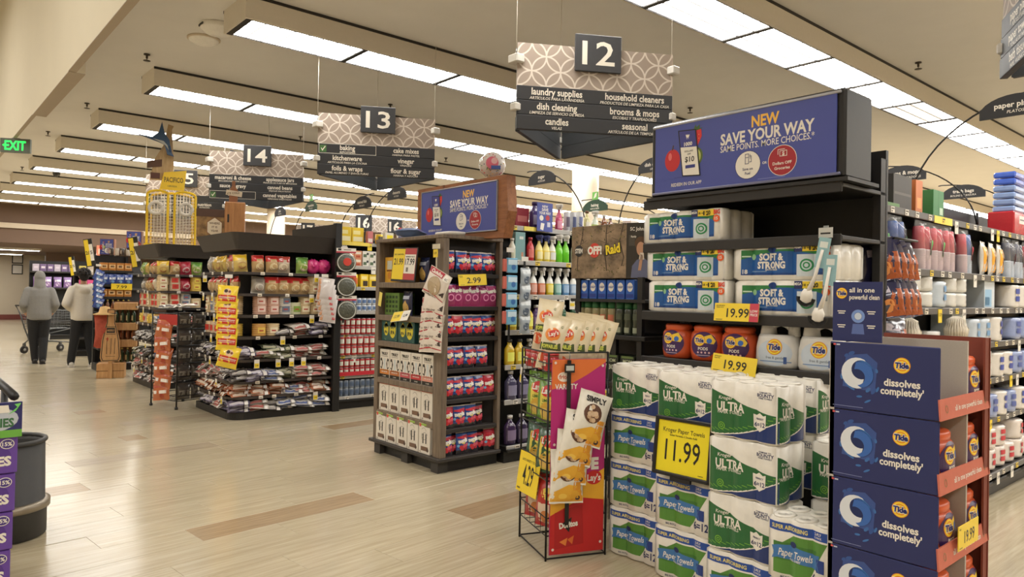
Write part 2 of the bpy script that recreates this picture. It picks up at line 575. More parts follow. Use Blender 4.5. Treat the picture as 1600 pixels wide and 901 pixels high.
# ------------------------------------------------------------------ small things on the ceiling
spr = MB().lathe([(0.035, 0.0), (0.035, -0.012), (0.012, -0.015), (0.012, -0.05), (0.004, -0.055), (0.004, -0.075)], mat((70, 62, 52), 0.4, metal=0.6), 10)
spr.lathe([(0.0, -0.082), (0.04, -0.08), (0.04, -0.076), (0.0, -0.074)], mat((70, 62, 52), 0.4, metal=0.6), 10)
SPR = one('fire_sprinkler', 'sprinkler', spr)
for (x, y), lb in (((-9.14, 2.2), 'between the two nearest light row ends'), ((-12.21, 2.14), 'near the third light row end'), ((-14.95, 2.03), 'close to the green exit sign'),
                   ((-9.07, 5.43), 'above the aisle thirteen sign'), ((-12.1, 5.43), 'above the aisle fourteen sign'), ((-3.19, 8.82), 'right of the brightest light row'),
                   ((-6.16, 8.64), 'between aisle twelve sign and blue banner'), ((-19.87, 2.21), 'far off near the drop wall'), ((-11.87, 8.42), 'beyond the aisle thirteen sign')):
    SPR.put('small dark pendant sprinkler head on the ceiling ' + lb, (x, y, CEIL))
sp = MB().lathe([(0.0, -0.06), (0.1, -0.058), (0.15, -0.03), (0.16, 0.0)], mat((244, 240, 232), 0.6), 22)
sp.lathe([(0.155, -0.02), (0.17, -0.012), (0.17, 0)], cream_m, 22)
thing('ceiling_speaker', 'white round ceiling speaker left of the first light row end', 'speaker', (-8.13, 2.52, CEIL), me=sp.mesh('ceiling_speaker'))
dt = MB().lathe([(0.0, -0.09), (0.12, -0.088), (0.16, -0.05), (0.17, -0.045), (0.17, 0.0)], mat((240, 236, 228), 0.6), 22).box(-0.06, 0.06, -0.175, -0.165, -0.04, -0.02, dark_l)
thing('smoke_detector', 'round beige detector with a dark slot beside the first light row', 'detector', (-7.62, 2.5, CEIL), me=dt.mesh('smoke_detector'))
# exit sign on the end of the bulkhead
ex = thing('exit_sign', 'glowing green EXIT sign at the left end of the ceiling', 'sign', (-12.5, 1.15, 3.392), rz=math.radians(62))
link('casing', MB().box(-0.02, 0.36, -0.02, 0.03, 0, 0.2, mat((96, 104, 92), 0.5)).mesh('casing'), ex)
eg = mat((40, 230, 90), 0.5, var=0, emit=1.3)
link('lettering', MB().text('EXIT', 0.17, 0.1, 0.125, eg, -0.02, 2, w=0.27, bold=0.03).poly([(0.005, 0.1), (0.03, 0.12), (0.03, 0.08)], eg, -0.02, 2).mesh('lettering'), ex)
link('hanger', MB().box(0.12, 0.22, -0.01, 0.02, 0.2, 0.21, steel).mesh('hanger'), ex)
cm = MB().lathe([(0.0, -0.1), (0.06, -0.08), (0.08, -0.03), (0.08, 0.0)], mat((60, 58, 55), 0.2), 16)
thing('dome_camera', 'small dark dome camera on the ceiling over the far cross aisle', 'camera', (-20.25, 2.94, CEIL), me=cm.mesh('dome_camera'))
# ------------------------------------------------------------------ hanging aisle signs
def circles_mat():
    m = bpy.data.materials.new('interlocking_circles_print')
    m.use_nodes = True
    nt = m.node_tree
    L = nt.links.new
    p = nt.nodes['Principled BSDF']
    p.inputs['Roughness'].default_value = 0.6
    tc = nt.nodes.new('ShaderNodeTexCoord')
    sp = nt.nodes.new('ShaderNodeSeparateXYZ')
    L(tc.outputs['Object'], sp.inputs[0])
    def mth(op, a, b=None):
        n = nt.nodes.new('ShaderNodeMath'); n.operation = op
        for i, v in enumerate((a, b)):
            if v is None: continue
            if isinstance(v, (int, float)): n.inputs[i].default_value = v
            else: L(v, n.inputs[i])
        return n.outputs[0]
    S = 0.16
    # lattice turned 45 degrees so that the petals stand upright and level
    a = mth('DIVIDE', mth('ADD', sp.outputs[0], sp.outputs[2]), S * 1.414)
    b = mth('DIVIDE', mth('SUBTRACT', sp.outputs[0], sp.outputs[2]), S * 1.414)
    fa, fb = mth('FRACT', a), mth('FRACT', b)
    best = None
    for i in (0, 1):
        for j in (0, 1):
            dx, dy = mth('SUBTRACT', fa, i), mth('SUBTRACT', fb, j)
            d = mth('SQRT', mth('ADD', mth('MULTIPLY', dx, dx), mth('MULTIPLY', dy, dy)))
            e = mth('ABSOLUTE', mth('SUBTRACT', d, 0.7071))
            best = e if best is None else mth('MINIMUM', best, e)
    k = mth('LESS_THAN', best, 0.038)
    mx = nt.nodes.new('ShaderNodeMix'); mx.data_type = 'RGBA'
    mx.inputs[6].default_value = (*lin((160, 144, 130)), 1)
    mx.inputs[7].default_value = (*lin((212, 200, 186)), 1)
    L(k, mx.inputs[0]); L(mx.outputs[2], p.inputs['Base Color'])
    return m
CIRC = circles_mat()
sign_blk = mat((44, 44, 46), 0.5, var=0.05)
sign_back = mat((74, 76, 78), 0.55, var=0.05)
sgn_w = ink((232, 224, 208))
blockm = mat((205, 200, 190), 0.5)
SL = 1.25
def sign_panel(parent, deg, off, rows):
    """one printed panel; u runs right along local x, the print faces local -y"""
    p = link('panel', MB().box(0, SL, 0, 0.02, 0.335, 0.66, CIRC).box(0.001, SL - 0.001, 0.02, 0.024, 0.335, 0.66, sign_back).mesh('panel'), parent, off, math.radians(deg))
    for r in range(3):
        z1 = 0.335 - r * 0.112
        b = MB().box(0, SL, -0.006 - 0.004 * r, 0.02, z1 - 0.109, z1, sign_blk, bev=0.003).box(0, SL, 0.02, 0.024, z1 - 0.109, z1, sign_back)
        for c in (0, 1):
            it = rows[c][r] if rows and r < len(rows[c]) else None
            if not it: continue
            cx = SL * (0.25 if c == 0 else 0.75)
            ww = 0.0
            b.text(it[0], cx, z1 - 0.04, 0.05, sgn_w, -0.0065 - 0.004 * r, 1, bold=0.022, w=min(0.55, glyphs(it[0], 0.022)[2] * 0.062) if it[0] else None)
            if it[1]: b.text(it[1], cx, z1 - 0.09, 0.0205, sgn_w, -0.0065 - 0.004 * r, 1, bold=0.01, shear=0.2)
            if len(it) > 2:
                x0, x1 = (0.012, SL / 2 - 0.01)
                s = -0.0065 - 0.004 * r
                for q in ((x0, x1, z1 - 0.006, z1 - 0.002), (x0, x1, z1 - 0.107, z1 - 0.103), (x0, x0 + 0.004, z1 - 0.107, z1 - 0.002), (x1 - 0.004, x1, z1 - 0.107, z1 - 0.002)):
                    b.rect(*q, sgn_w, s, 1)
                b.rect(0.022, 0.092, z1 - 0.095, z1 - 0.02, ink((70, 110, 60)), s, 1)
                b.poly([(0.034, z1 - 0.055), (0.05, z1 - 0.085), (0.084, z1 - 0.034), (0.076, z1 - 0.03), (0.05, z1 - 0.068), (0.04, z1 - 0.05)], sgn_w, s, 2)
        link('category_strip', b.mesh('category_strip'), p)
    return p
def aisle_sign(ax, ay, num, rows, label, rows2=None, z0=2.745):
    t = thing('aisle_sign', label, 'sign', (ax, ay, z0), group=None)
    sign_panel(t, 60, (0.012, 0, 0), rows)
    c = (SL * math.cos(math.radians(120)), SL * math.sin(math.radians(120)))
    b = (SL * math.cos(math.radians(60)), SL * math.sin(math.radians(60)))
    q = sign_panel(t, 300, (c[0] - 0.012, c[1], 0), rows2 or rows); q.scale.x = 0.95
    q = sign_panel(t, 180, (b[0] - 0.03, b[1] + 0.02, 0), None); q.scale.x = 0.95
    for deg, off in ((60, (0.012, 0)), (300, (c[0] - 0.012, c[1]))):
        a = math.radians(deg)
        q = (off[0] + 0.63 * math.cos(a), off[1] + 0.63 * math.sin(a))
        link('number_plaque', MB().box(-0.185, 0.185, -0.03, -0.008, 0.47, 0.755, mat((58, 58, 60), 0.5), bev=0.004).text(num, 0, 0.612, 0.175, sgn_w, -0.03, 1, w=0.26 if len(num) > 1 else None, bold=0.012).mesh('number_plaque'), t, (q[0], q[1], 0), a)
    for (x, y) in ((0, 0), b, c):
        link('corner_block', MB().box(-0.055, 0.055, -0.04, 0.04, 0.5, 0.565, blockm, bev=0.008).cyl((0, 0, 0.565), 0.006, 0.05, steel, 8).mesh('corner_block'), t, (x, y, 0))
        link('corner_block', MB().box(-0.035, 0.035, -0.03, 0.03, 0.14, 0.2, blockm, bev=0.008).mesh('corner_block'), t, (x, y, 0))
        link('wire', MB().tube([(x, y, 0.6), (x, y, CEIL - z0)], 0.0025, offwhite, 5).mesh('wire'), t)
    return t
aisle_sign(-4.11, 3.55, '12', ((('laundry supplies', 'ARTÍCULOS PARA LAVANDERÍA'), ('dish cleaning', 'LIMPIEZA DE SERVICIO DE MESA'), ('candles', 'VELAS')),
           (('household cleaners', 'PRODUCTOS DE LIMPIEZA PARA LA CASA'), ('brooms & mops', 'ESCOBAS Y TRAPEADORES'), ('seasonal', 'ARTÍCULOS DE LA TEMPORADA'))),
           'three-sided hanging sign number 12 listing laundry supplies and household cleaners')
aisle_sign(-7.2, 3.42, '13', ((('baking', 'REPOSTERÍA', 1), ('kitchenware', 'ARTÍCULOS PARA LA COCINA'), ('foils & wraps', 'PAPEL ALUMINIO Y ENVOLTURAS')),
           (('cake mixes', 'HARINA PARA PASTEL'), ('vinegar', 'VINAGRE'), ('flour & sugar', 'HARINA Y AZÚCAR'))),
           'three-sided hanging sign number 13 listing baking, kitchenware and flour')
aisle_sign(-10.24, 3.28, '14', ((('macaroni & cheese', 'MACARRONES CON QUESO'), ('sauce & gravy', 'SALSAS'), ('soup', 'SOPAS', 1)),
           (('applesauce jars', 'FRASCOS DE PURÉ DE MANZANA'), ('canned beans', 'FRIJOLES ENLATADOS'), ('canned vegetables', 'VERDURAS ENLATADAS'))),
           'three-sided hanging sign number 14 listing soup and canned vegetables')
aisle_sign(-13.2, 3.2, '15', ((('cereal', 'CEREALES', 1), ('nutrition', 'NUTRICIÓN', 1), ('pancake mix & syrup', 'MEZCLA PARA PANQUEQUES', 1)), (('', ''), ('nutrition', 'NUTRICIÓN'), ('', ''))),
           'three-sided hanging sign number 15 half hidden by the yellow cage display')
aisle_sign(-0.62, 3.6, '11', ((('paper plates', 'PLATOS Y VASOS'), ('paper towels', 'TOALLAS DE PAPEL'), ('bath tissue', 'PAPEL HIGIÉNICO')), (('plastic wrap', ''), ('foil', ''), ('cups', ''))),
           'hanging sign cut off by the top right corner, listing paper plates')

# ------------------------------------------------------------------ small arched markers over the shelves
def marker(x, y, z, foot, text, sub, label, green=False, wdt=0.44, sc=1.0):
    t = thing('aisle_marker', label, 'sign', (x, y, z), group=None)
    m = mat((44, 72, 52), 0.5) if green else sign_blk
    pts = [(-wdt / 2, 0), (wdt / 2, 0), (wdt / 2, 0.07)]
    for i in range(11):
        a = PI * (0.12 + 0.76 * i / 10)
        pts.append((wdt / 2 * 1.02 * math.cos(a), 0.03 + 0.125 * math.sin(a)))
    pts.append((-wdt / 2, 0.07))
    b = MB().prism(pts, -0.008, 0.008, m)
    if text: b.text(text, 0, 0.083, 0.036, sgn_w, -0.008, 1, bold=0.025)
    if sub: b.text(sub, 0, 0.034, 0.02, sgn_w, -0.008, 1, bold=0.01, shear=0.15)
    link('plaque', b.mesh('plaque'), t)
    if green: link('leaf_badge', MB().box(-0.05, 0.05, -0.006, 0.006, 0.155, 0.26, mat((120, 190, 90), 0.5)).poly([(-0.03, 0.17), (0.0, 0.24), (0.035, 0.25), (0.02, 0.19)], sgn_w, -0.006, 1).mesh('leaf_badge'), t)
    fx, fz = foot[0] - x, foot[1] - z
    pp = []
    s = 1 if fx > 0 else -1
    for i in range(15):
        a = PI / 2 * i / 14
        pp.append((fx + (-s * wdt * 0.52 - fx) * (1 - math.cos(a)), 0.012, fz + (0.17 - fz) * math.sin(a)))
    pp += [(-s * wdt * 0.6, 0.012, 0.165)]
    link('arch_wire', MB().tube(pp, 0.007, black, 6).tube([(fx, 0.012, fz), (fx, 0.012, fz + 0.16)], 0.012, black, 6).mesh('arch_wire'), t)
    return t
for a_ in ((-6.0, 5.6, 2.76, (-5.3, 2.12), 'sugar', 'AZÚCAR', 'black arched marker reading sugar, above the end of the brown wooden shelf'),
           (-4.78, 6.1, 2.82, (-5.3, 2.12), 'dish cleaning', 'LIMPIEZA', 'black arched marker cut by the left edge of the large blue banner'),
           (-8.15, 4.5, 2.55, (-8.8, 2.15), 'canned fish', 'PESCADO', 'black arched marker low beneath the aisle thirteen sign'),
           (-7.95, 4.88, 2.69, (-8.8, 2.15), 'desserts', 'POSTRES', 'black arched marker beneath the right end of the aisle thirteen sign'),
           (-11.9, 5.0, 2.76, (-12.4, 2.15), 'jello', 'GELATINA', 'black arched marker beneath the aisle fourteen sign'),
           (-2.85, 7.5, 2.67, (-2.2, 2.15), 'brooms & mops', 'ESCOBAS Y TRAPEADORES', 'black arched marker reading brooms & mops, right of the banner'),
           (-2.85, 9.25, 2.68, (-2.2, 2.15), 'trash bags', 'BOLSAS DE BASURA', 'black arched marker reading trash bags, over the paper cups'),
           (-1.5, 5.9, 2.8, (-2.2, 2.15), 'paper plates', 'PLATOS', 'black arched marker reading paper plates, at the right edge')):
    marker(*a_)
marker(-6.6, 7.15, 2.63, (-5.3, 2.12), 'baking', 'REPOSTERÍA', 'green arched marker with leaf badge reading baking, over the spray bottles', green=True)
marker(-10.7, 5.0, 2.76, (-11.4, 2.15), 'vegetables', 'VERDURAS', 'green arched marker with leaf badge beneath the aisle thirteen sign', green=True, wdt=0.4)

# ------------------------------------------------------------------ shared makers
def gondola(name, label, cat, F, L, depth, shelves, height, body=None, chan=None, base=0.13, tags=None, posts=1.22, tagy=0.3, lip=0.04, back=True, end_post=True, post_h=None):
    """shelving unit: back panel, kick base, uprights and shelves with their price channels and tickets"""
    body = body or black
    chan = chan or black2
    r = thing(name, label, cat, (F.o[0], F.o[1], 0), F.rz)
    if back:
        link('back_panel', MB().box(0, L, depth, depth + 0.03, 0, height, body).mesh('back_panel'), r)
    link('base_deck', MB().box(0, L, 0.05, depth, 0, base - 0.03, black).box(0, L, 0.0, depth, base - 0.03, base, body, bev=0.006).mesh('base_deck'), r)
    ph = post_h or height
    um = MB().box(-0.02, 0.02, -0.03, 0.04, 0, ph, body).mesh('upright')
    n = max(1, round(L / posts))
    for i in range(n + 1):
        if (i in (0, n)) and not end_post: continue
        link('upright', um, r, (L * i / n + (0.02 if i == 0 else -0.02 if i == n else 0), depth - 0.03, 0))
    tm = [MB().box(0, 0.055, -0.003, 0, -0.017, 0.02, c).rect(0.006, 0.05, 0.004, 0.014, ink((90, 80, 70)), -0.003, 1).rect(0.006, 0.03, -0.011, -0.004, ink((60, 55, 50)), -0.003, 1).mesh('price_tag') for c in (white, mat((238, 205, 60), 0.5), mat((226, 216, 196), 0.5))]
    tb = [MB().box(0, 0.065, -0.004, -0.001, -0.075, 0.015, c).text(q, 0.032, -0.02, 0.02, ink((40, 36, 30)), -0.004, 1, w=0.05).mesh('price_tag') for c, q in ((mat((240, 208, 50), 0.5), '1.29'), (white, '2.49'))]
    for k, (z, dep) in enumerate(shelves):
        sh = link('shelf', MB().box(0.0, L, depth - dep, depth, z - 0.022, z, body, bev=0.004).mesh('shelf'), r)
        link('price_channel', MB().box(0.0, L, depth - dep - 0.012, depth - dep, z - lip, z + 0.006, chan, bev=0.004).mesh('price_channel'), sh)
        if tags:
            x = 0.06 + random.random() * 0.1
            while x < min(L, tags) - 0.08:
                y = depth - dep - 0.012
                if random.random() < 0.16: link('price_tag', random.choice(tb), sh, (x, y, z - lip / 2))
                else: link('price_tag', random.choice(tm), sh, (x, y, z - lip / 2))
                x += 0.12 + random.random() * tagy
    return r

def pillow(w, h, t, m, seed=0, nx=8, nz=10, wr=0.005, crimp=0.05, zone=None, back=0.8, pinch=0.06, flat=False):
    """a filled film bag standing on its lower edge, front towards -y; returns the mesh builder and its front surface"""
    def sec(x, z):
        v = min(1, max(0, z / h)); 
        ww = w / 2 * (1 - pinch * math.sin(PI * v))
        u = min(1, abs(x) / ww)
        pz = 0 if (v <= crimp or v >= 1 - crimp) else min(1.0, math.sin(PI * (v - crimp) / (1 - 2 * crimp)) ** 0.55)
        return t / 2 * (1 - u ** 3) ** 0.6 * pz
    def surf(x, z):
        a = sec(x, z)
        return -a - wr * noise.noise(Vector((x * 22 + seed * 7.3, z * 14, seed * 3.1))) * (0.3 + min(1, a / (t * 0.2 + 1e-6)))
    b = MB()
    vs, fs, ms = [], [], []
    for side in (0, 1):
        for j in range(nz + 1):
            v = j / nz
            v = crimp * (j) if j <= 1 else (1 - crimp * (nz - j) if j >= nz - 1 else crimp + (1 - 2 * crimp) * (j - 1) / (nz - 2))
            for i in range(nx + 1):
                u = -1 + 2 * i / nx
                u = math.sin(u * PI / 2)
                x = u * w / 2 * (1 - pinch * math.sin(PI * v))
                z = v * h
                y = surf(x, z) if side == 0 else sec(x, z) * back + 0.0006
                zz = z + (wr * 0.8 * noise.noise(Vector((x * 30, seed, v * 3))) if j in (0, nz) else 0)
                vs.append((x, y, zz))
    N = (nx + 1) * (nz + 1)
    for side in (0, 1):
        for j in range(nz):
            for i in range(nx):
                a = side * N + j * (nx + 1) + i
                q = (a, a + 1, a + nx + 2, a + nx + 1)
                fs.append(q if side == 0 else q[::-1])
                mm = m
                if zone: mm = zone((i + 0.5) / nx * 2 - 1, (j + 0.5) / nz, side) or m
                ms.append(mm)
    for j in range(nz):
        for i in (0, nx):
            a = j * (nx + 1) + i
            fs.append((a, a + nx + 1, a + nx + 1 + N, a + N)); ms.append(m)
    b.add(vs, fs, ms, True)
    return b, surf

def lathe_surf(prof, sx=1.0, sy=1.0, pw=2.0):
    def f(x, z):
        r = prof[0][0]
        for (r0, z0), (r1, z1) in zip(prof, prof[1:]):
            if z0 <= z <= z1 and z1 > z0:
                r = r0 + (r1 - r0) * (z - z0) / (z1 - z0)
        u = min(0.999, abs(x) / max(1e-5, r * sx))
        return -r * sy * (1 - u ** pw) ** (1 / pw)
    return f

navy = ink((34, 44, 96)); yellow = ink((246, 214, 40)); orange = ink((232, 120, 40)); wht = ink((238, 232, 220)); blk = ink((30, 28, 27)); red = ink((196, 40, 38))
def soap_logo(b, cx, cz, r, surf=0.0, lay=2, **k):
    """concentric orange and yellow roundel with the blue word"""
    b.disc(cx, cz, r, ink((236, 150, 40)), surf, lay, n=22, **k)
    b.ring(cx, cz, r * 0.72, r * 0.9, ink((250, 220, 60)), surf, lay + 1, n=22, **k)
    b.ring(cx, cz, r * 0.38, r * 0.55, ink((250, 220, 60)), surf, lay + 1, n=18, **k)
    b.text('Tide', cx, cz, r * 0.72, wht, surf, lay + 2, w=r * 1.72, bold=0.09, shear=0.12, **k)
    b.text('Tide', cx, cz, r * 0.66, ink((28, 40, 110)), surf, lay + 3, w=r * 1.6, bold=0.045, shear=0.12, **k)

def price_sign(w, h, big, small='', extra=None, face=(244, 212, 52)):
    b = MB().box(-w / 2, w / 2, 0, 0.003, 0, h, mat(face, 0.45, var=0.02))
    b.text(big, 0.04 * w if small else 0, h * 0.46, h * 0.48, blk, 0.0, 1, w=w * 0.5, bold=0.012)
    if small:
        for i, s in enumerate(small.split('|')): b.text(s, -w * 0.46, h * 0.86 - i * h * 0.1, h * 0.055, blk, 0.0, 1, align='L')
    b.rect(-w * 0.45, -w * 0.3, h * 0.06, h * 0.1, ink((120, 104, 50)), 0.0, 1)
    if extra:
        b.rect(w * 0.3, w / 2, 0, h, ink((204, 66, 84)), 0.0, 1)
        for i, s in enumerate(extra.split('|')): b.text(s, w * 0.4, h * 0.58 - i * h * 0.2, h * 0.13, wht, 0.0, 2, w=w * 0.16, bold=0.02)
    return b

# ------------------------------------------------------------------ the loyalty banner print
def save_banner(b, w, h, y):
    """flat print w x h with its left bottom corner at 0,0 on the plane y, facing -y"""
    b.box(0, w, y, y + 0.006, 0, h, ink((74, 84, 160), 0.35))
    k = h / 0.38
    ax, az = 0.19 * w / 1.12, 0
    X = lambda v: v * w
    Z = lambda v: v * h
    redf = ink((196, 40, 44)); green = ink((150, 170, 70))
    b.disc(X(0.115), Z(0.47), 0.052 * k, redf, y, 1, rz=0.063 * k)
    b.poly([(X(0.11), Z(0.62)), (X(0.118), Z(0.7)), (X(0.124), Z(0.69)), (X(0.118), Z(0.62))], ink((80, 60, 40)), y, 2)
    b.disc(X(0.10), Z(0.53), 0.012 * k, ink((226, 110, 106)), y, 2, rz=0.022 * k)
    b.disc(X(0.268), Z(0.48), 0.04 * k, ink((90, 110, 50)), y, 1, rz=0.05 * k)
    b.disc(X(0.262), Z(0.48), 0.034 * k, ink((196, 204, 110)), y, 2, rz=0.042 * k)
    b.poly([(X(0.225), Z(0.62)), (X(0.232), Z(0.84)), (X(0.26), Z(0.9)), (X(0.295), Z(0.86)), (X(0.298), Z(0.76)), (X(0.275), Z(0.64)), (X(0.25), Z(0.56))], ink((216, 52, 50)), y, 2)
    b.poly([(X(0.245), Z(0.86)), (X(0.26), Z(0.95)), (X(0.266), Z(0.9)), (X(0.285), Z(0.94)), (X(0.283), Z(0.885)), (X(0.305), Z(0.88)), (X(0.28), Z(0.86))], ink((70, 100, 46)), y, 3)
    for i in range(6): b.disc(X(0.245 + 0.018 * (i % 3)), Z(0.68 + 0.055 * (i // 2)), 0.0022 * k, ink((244, 200, 120)), y, 4, n=6)
    ph = lambda u, v: (X(0.155 + 0.105 * u + 0.03 * (1 - v)), Z(0.22 + 0.67 * v - 0.02 * u))
    def quad(u0, u1, v0, v1, m, lay): b.poly([ph(u0, v0), ph(u1, v0), ph(u1, v1), ph(u0, v1)], m, y, lay)
    quad(-0.04, 1.04, -0.012, 1.012, blk, 5)
    quad(0.02, 0.98, 0.01, 0.63, wht, 6)
    quad(0.02, 0.98, 0.63, 0.99, ink((66, 66, 140)), 6)
    c = ph(0.5, 0.86)
    b.poly([(c[0] - 0.012 * k, c[1] + 0.012 * k), (c[0] + 0.014 * k, c[1] + 0.01 * k), (c[0] + 0.008 * k, c[1] - 0.006 * k), (c[0] - 0.007 * k, c[1] - 0.006 * k)], wht, y, 7)
    for s in (-0.004, 0.006): b.disc(c[0] + s * k, c[1] - 0.011 * k, 0.0022 * k, wht, y, 7, n=8)
    c = ph(0.5, 0.7); b.text('1000', c[0], c[1], 0.02 * k, wht, y, 7, bold=0.03)
    c = ph(0.5, 0.54); b.text('DOLLARS', c[0], c[1], 0.009 * k, blk, y, 7)
    c = ph(0.5, 0.475); b.text('OFF', c[0], c[1], 0.009 * k, blk, y, 7)
    c = ph(0.5, 0.36); b.text('$10', c[0], c[1], 0.028 * k, blk, y, 7, bold=0.02)
    c = ph(0.5, 0.2)
    b.rect(c[0] - 0.032 * k, c[0] + 0.032 * k, c[1] - 0.009 * k, c[1] + 0.009 * k, ink((52, 58, 130)), y, 7)
    b.rect(X(0.13), X(0.29), Z(0.2), Z(0.206), ink((58, 66, 136)), y, 1)
    b.text('REDEEM IN OUR APP', X(0.205), Z(0.1), 0.018 * k, wht, y, 1, w=X(0.19), bold=0.01)
    b.text('NEW', X(0.655), Z(0.83), 0.055 * k, ink((250, 196, 80)), y, 1, w=X(0.145), bold=0.03)
    b.text('SAVE YOUR WAY', X(0.655), Z(0.65), 0.056 * k, wht, y, 1, w=X(0.49), bold=0.03)
    b.text('SAME POINTS. MORE CHOICES.*', X(0.655), Z(0.515), 0.032 * k, wht, y, 1, w=X(0.49), bold=0.008)
    b.disc(X(0.565), Z(0.25), 0.074 * k, ink((40, 46, 100)), y, 1, n=28)
    b.disc(X(0.565), Z(0.25), 0.071 * k, wht, y, 2, n=28)
    fx, fz = X(0.565), Z(0.33)
    for q in ((-0.016, 0.006, -0.026, -0.023), (-0.016, -0.013, -0.024, 0.026), (0.004, 0.007, -0.024, 0.026), (-0.016, 0.006, 0.024, 0.027), (-0.012, 0.003, 0.006, 0.009), (0.009, 0.021, -0.018, -0.015), (0.019, 0.022, -0.018, 0.012), (0.01, 0.022, 0.012, 0.015), (0.012, 0.015, 0.0, 0.024)):
        b.rect(fx + q[0] * k, fx + q[1] * k, fz + q[2] * k, fz + q[3] * k, navy, y, 3)
    b.text('Save on', X(0.565), Z(0.195), 0.013 * k, navy, y, 3)
    b.text('Fuel', X(0.565), Z(0.135), 0.013 * k, navy, y, 3)
    b.text('OR', X(0.655), Z(0.25), 0.012 * k, wht, y, 1, bold=0.02)
    b.disc(X(0.745), Z(0.25), 0.077 * k, wht, y, 1, n=28)
    b.disc(X(0.745), Z(0.25), 0.074 * k, ink((166, 36, 46)), y, 2, n=28)
    fx, fz = X(0.745), Z(0.36)
    for q in ((-0.024, 0.014, 0.012, 0.015), (-0.024, -0.021, -0.012, 0.015), (-0.014, 0.026, 0.004, 0.007), (-0.014, 0.026, -0.022, -0.019), (-0.014, -0.011, -0.022, 0.007), (0.023, 0.026, -0.022, 0.007)):
        b.rect(fx + q[0] * k, fx + q[1] * k, fz + q[2] * k, fz + q[3] * k, wht, y, 3)
    b.text('$', fx + 0.006 * k, fz - 0.008 * k, 0.018 * k, wht, y, 3, bold=0.02)
    b.text('Dollars OFF', X(0.745), Z(0.215), 0.014 * k, wht, y, 3, bold=0.02)
    b.text('Groceries', X(0.745), Z(0.15), 0.014 * k, wht, y, 3, bold=0.02)
    b.rect(X(0.62), X(0.76), Z(0.035), Z(0.04), ink((150, 158, 206)), y, 1)
    return b

# ------------------------------------------------------------------ end shelf of bath tissue and detergent
TPF = Face(-2.82, 3.5, 0)
gondola('end_shelf', 'black end shelf with bath tissue, detergent tubs and stacked paper towels before it', 'shelf', TPF, 1.22, 0.5,
        [(1.815, 0.5), (1.405, 0.5), (1.13, 0.5), (2.075, 0.5)], 2.3, lip=0.05, post_h=2.25)
ban = thing('promo_banner', 'large blue promotional banner box above the bath tissue shelf', 'banner', (-2.735, 3.49, 2.095))
link('light_box', MB().box(-0.03, 1.15, 0.0, 0.3, 0, 0.44, black, bev=0.012).box(-0.05, 1.17, -0.015, 0.34, -0.018, 0.0, black).mesh('light_box'), ban)
link('poster', save_banner(MB(), 1.10, 0.395, -0.012).mesh('poster'), ban, (0.01, 0, 0.022))
link('rail', MB().box(-0.01, 1.13, -0.016, 0.0, 0.412, 0.426, mat((170, 170, 176), 0.3, metal=0.4), bev=0.003).mesh('rail'), ban)
link('rail', MB().box(-0.01, 1.13, -0.016, 0.0, 0.012, 0.026, mat((120, 122, 150), 0.3, metal=0.4), bev=0.003).mesh('rail'), ban)

def lobed(wd, dp, nx, ny, amp, per=6):
    """plan outline of a wrapped block of rolls, counterclockwise from the front left"""
    pts = []
    def run(n, f):
        for i in range(n * per):
            t = (i / per) % 1
            pts.append(f(i / (n * per), amp * (2 * t - 1) ** 2))
    run(nx, lambda s, a: (-wd / 2 + wd * s, -dp / 2 + a))
    run(ny, lambda s, a: (wd / 2 - a, -dp / 2 + dp * s))
    run(nx, lambda s, a: (wd / 2 - wd * s, dp / 2 - a))
    run(ny, lambda s, a: (-wd / 2 + a, dp / 2 - dp * s))
    return pts
def lobed_body(b, pts, h, m, rim=0.008):
    n = len(pts)
    lv = [(0, 0.94), (rim, 1.0), (h - rim, 1.0), (h, 0.95)]
    vs = [(x * k, y * k, z) for z, k in lv for x, y in pts]
    fs = []
    for j in range(3):
        for i in range(n):
            a, c = j * n + i, j * n + (i + 1) % n
            fs.append((a, c, c + n, a + n))
    b.add(vs, fs, m, True)
    b.add(vs[:n], [tuple(range(n - 1, -1, -1))], m)
    b.add(vs[3 * n:], [tuple(range(n))], m)
paper_w = film((232, 227, 216), 0.35, 0.35)
paper_core = ink((96, 84, 70))
TW, TD, TH, AMP = 0.372, 0.25, 0.27, 0.016
def lobe_front(wd, dp, nx, amp):
    return lambda x, z: -dp / 2 + amp * (2 * (((x + wd / 2) / wd * nx) % 1.0) - 1) ** 2
roll_top = MB().lathe([(0.02, 0.002), (0.022, 0.006), (0.052, 0.007), (0.06, 0.0)], offwhite, 18).disc(0, 0, 0.0, offwhite)
rt = MB()
rt.lathe([(0.0, 0.0008), (0.021, 0.001)], paper_core, 14)
rt.lathe([(0.021, 0.001), (0.023, 0.006), (0.05, 0.007), (0.06, 0.0)], paper_w, 18)
ROLL = rt.mesh('paper_roll')
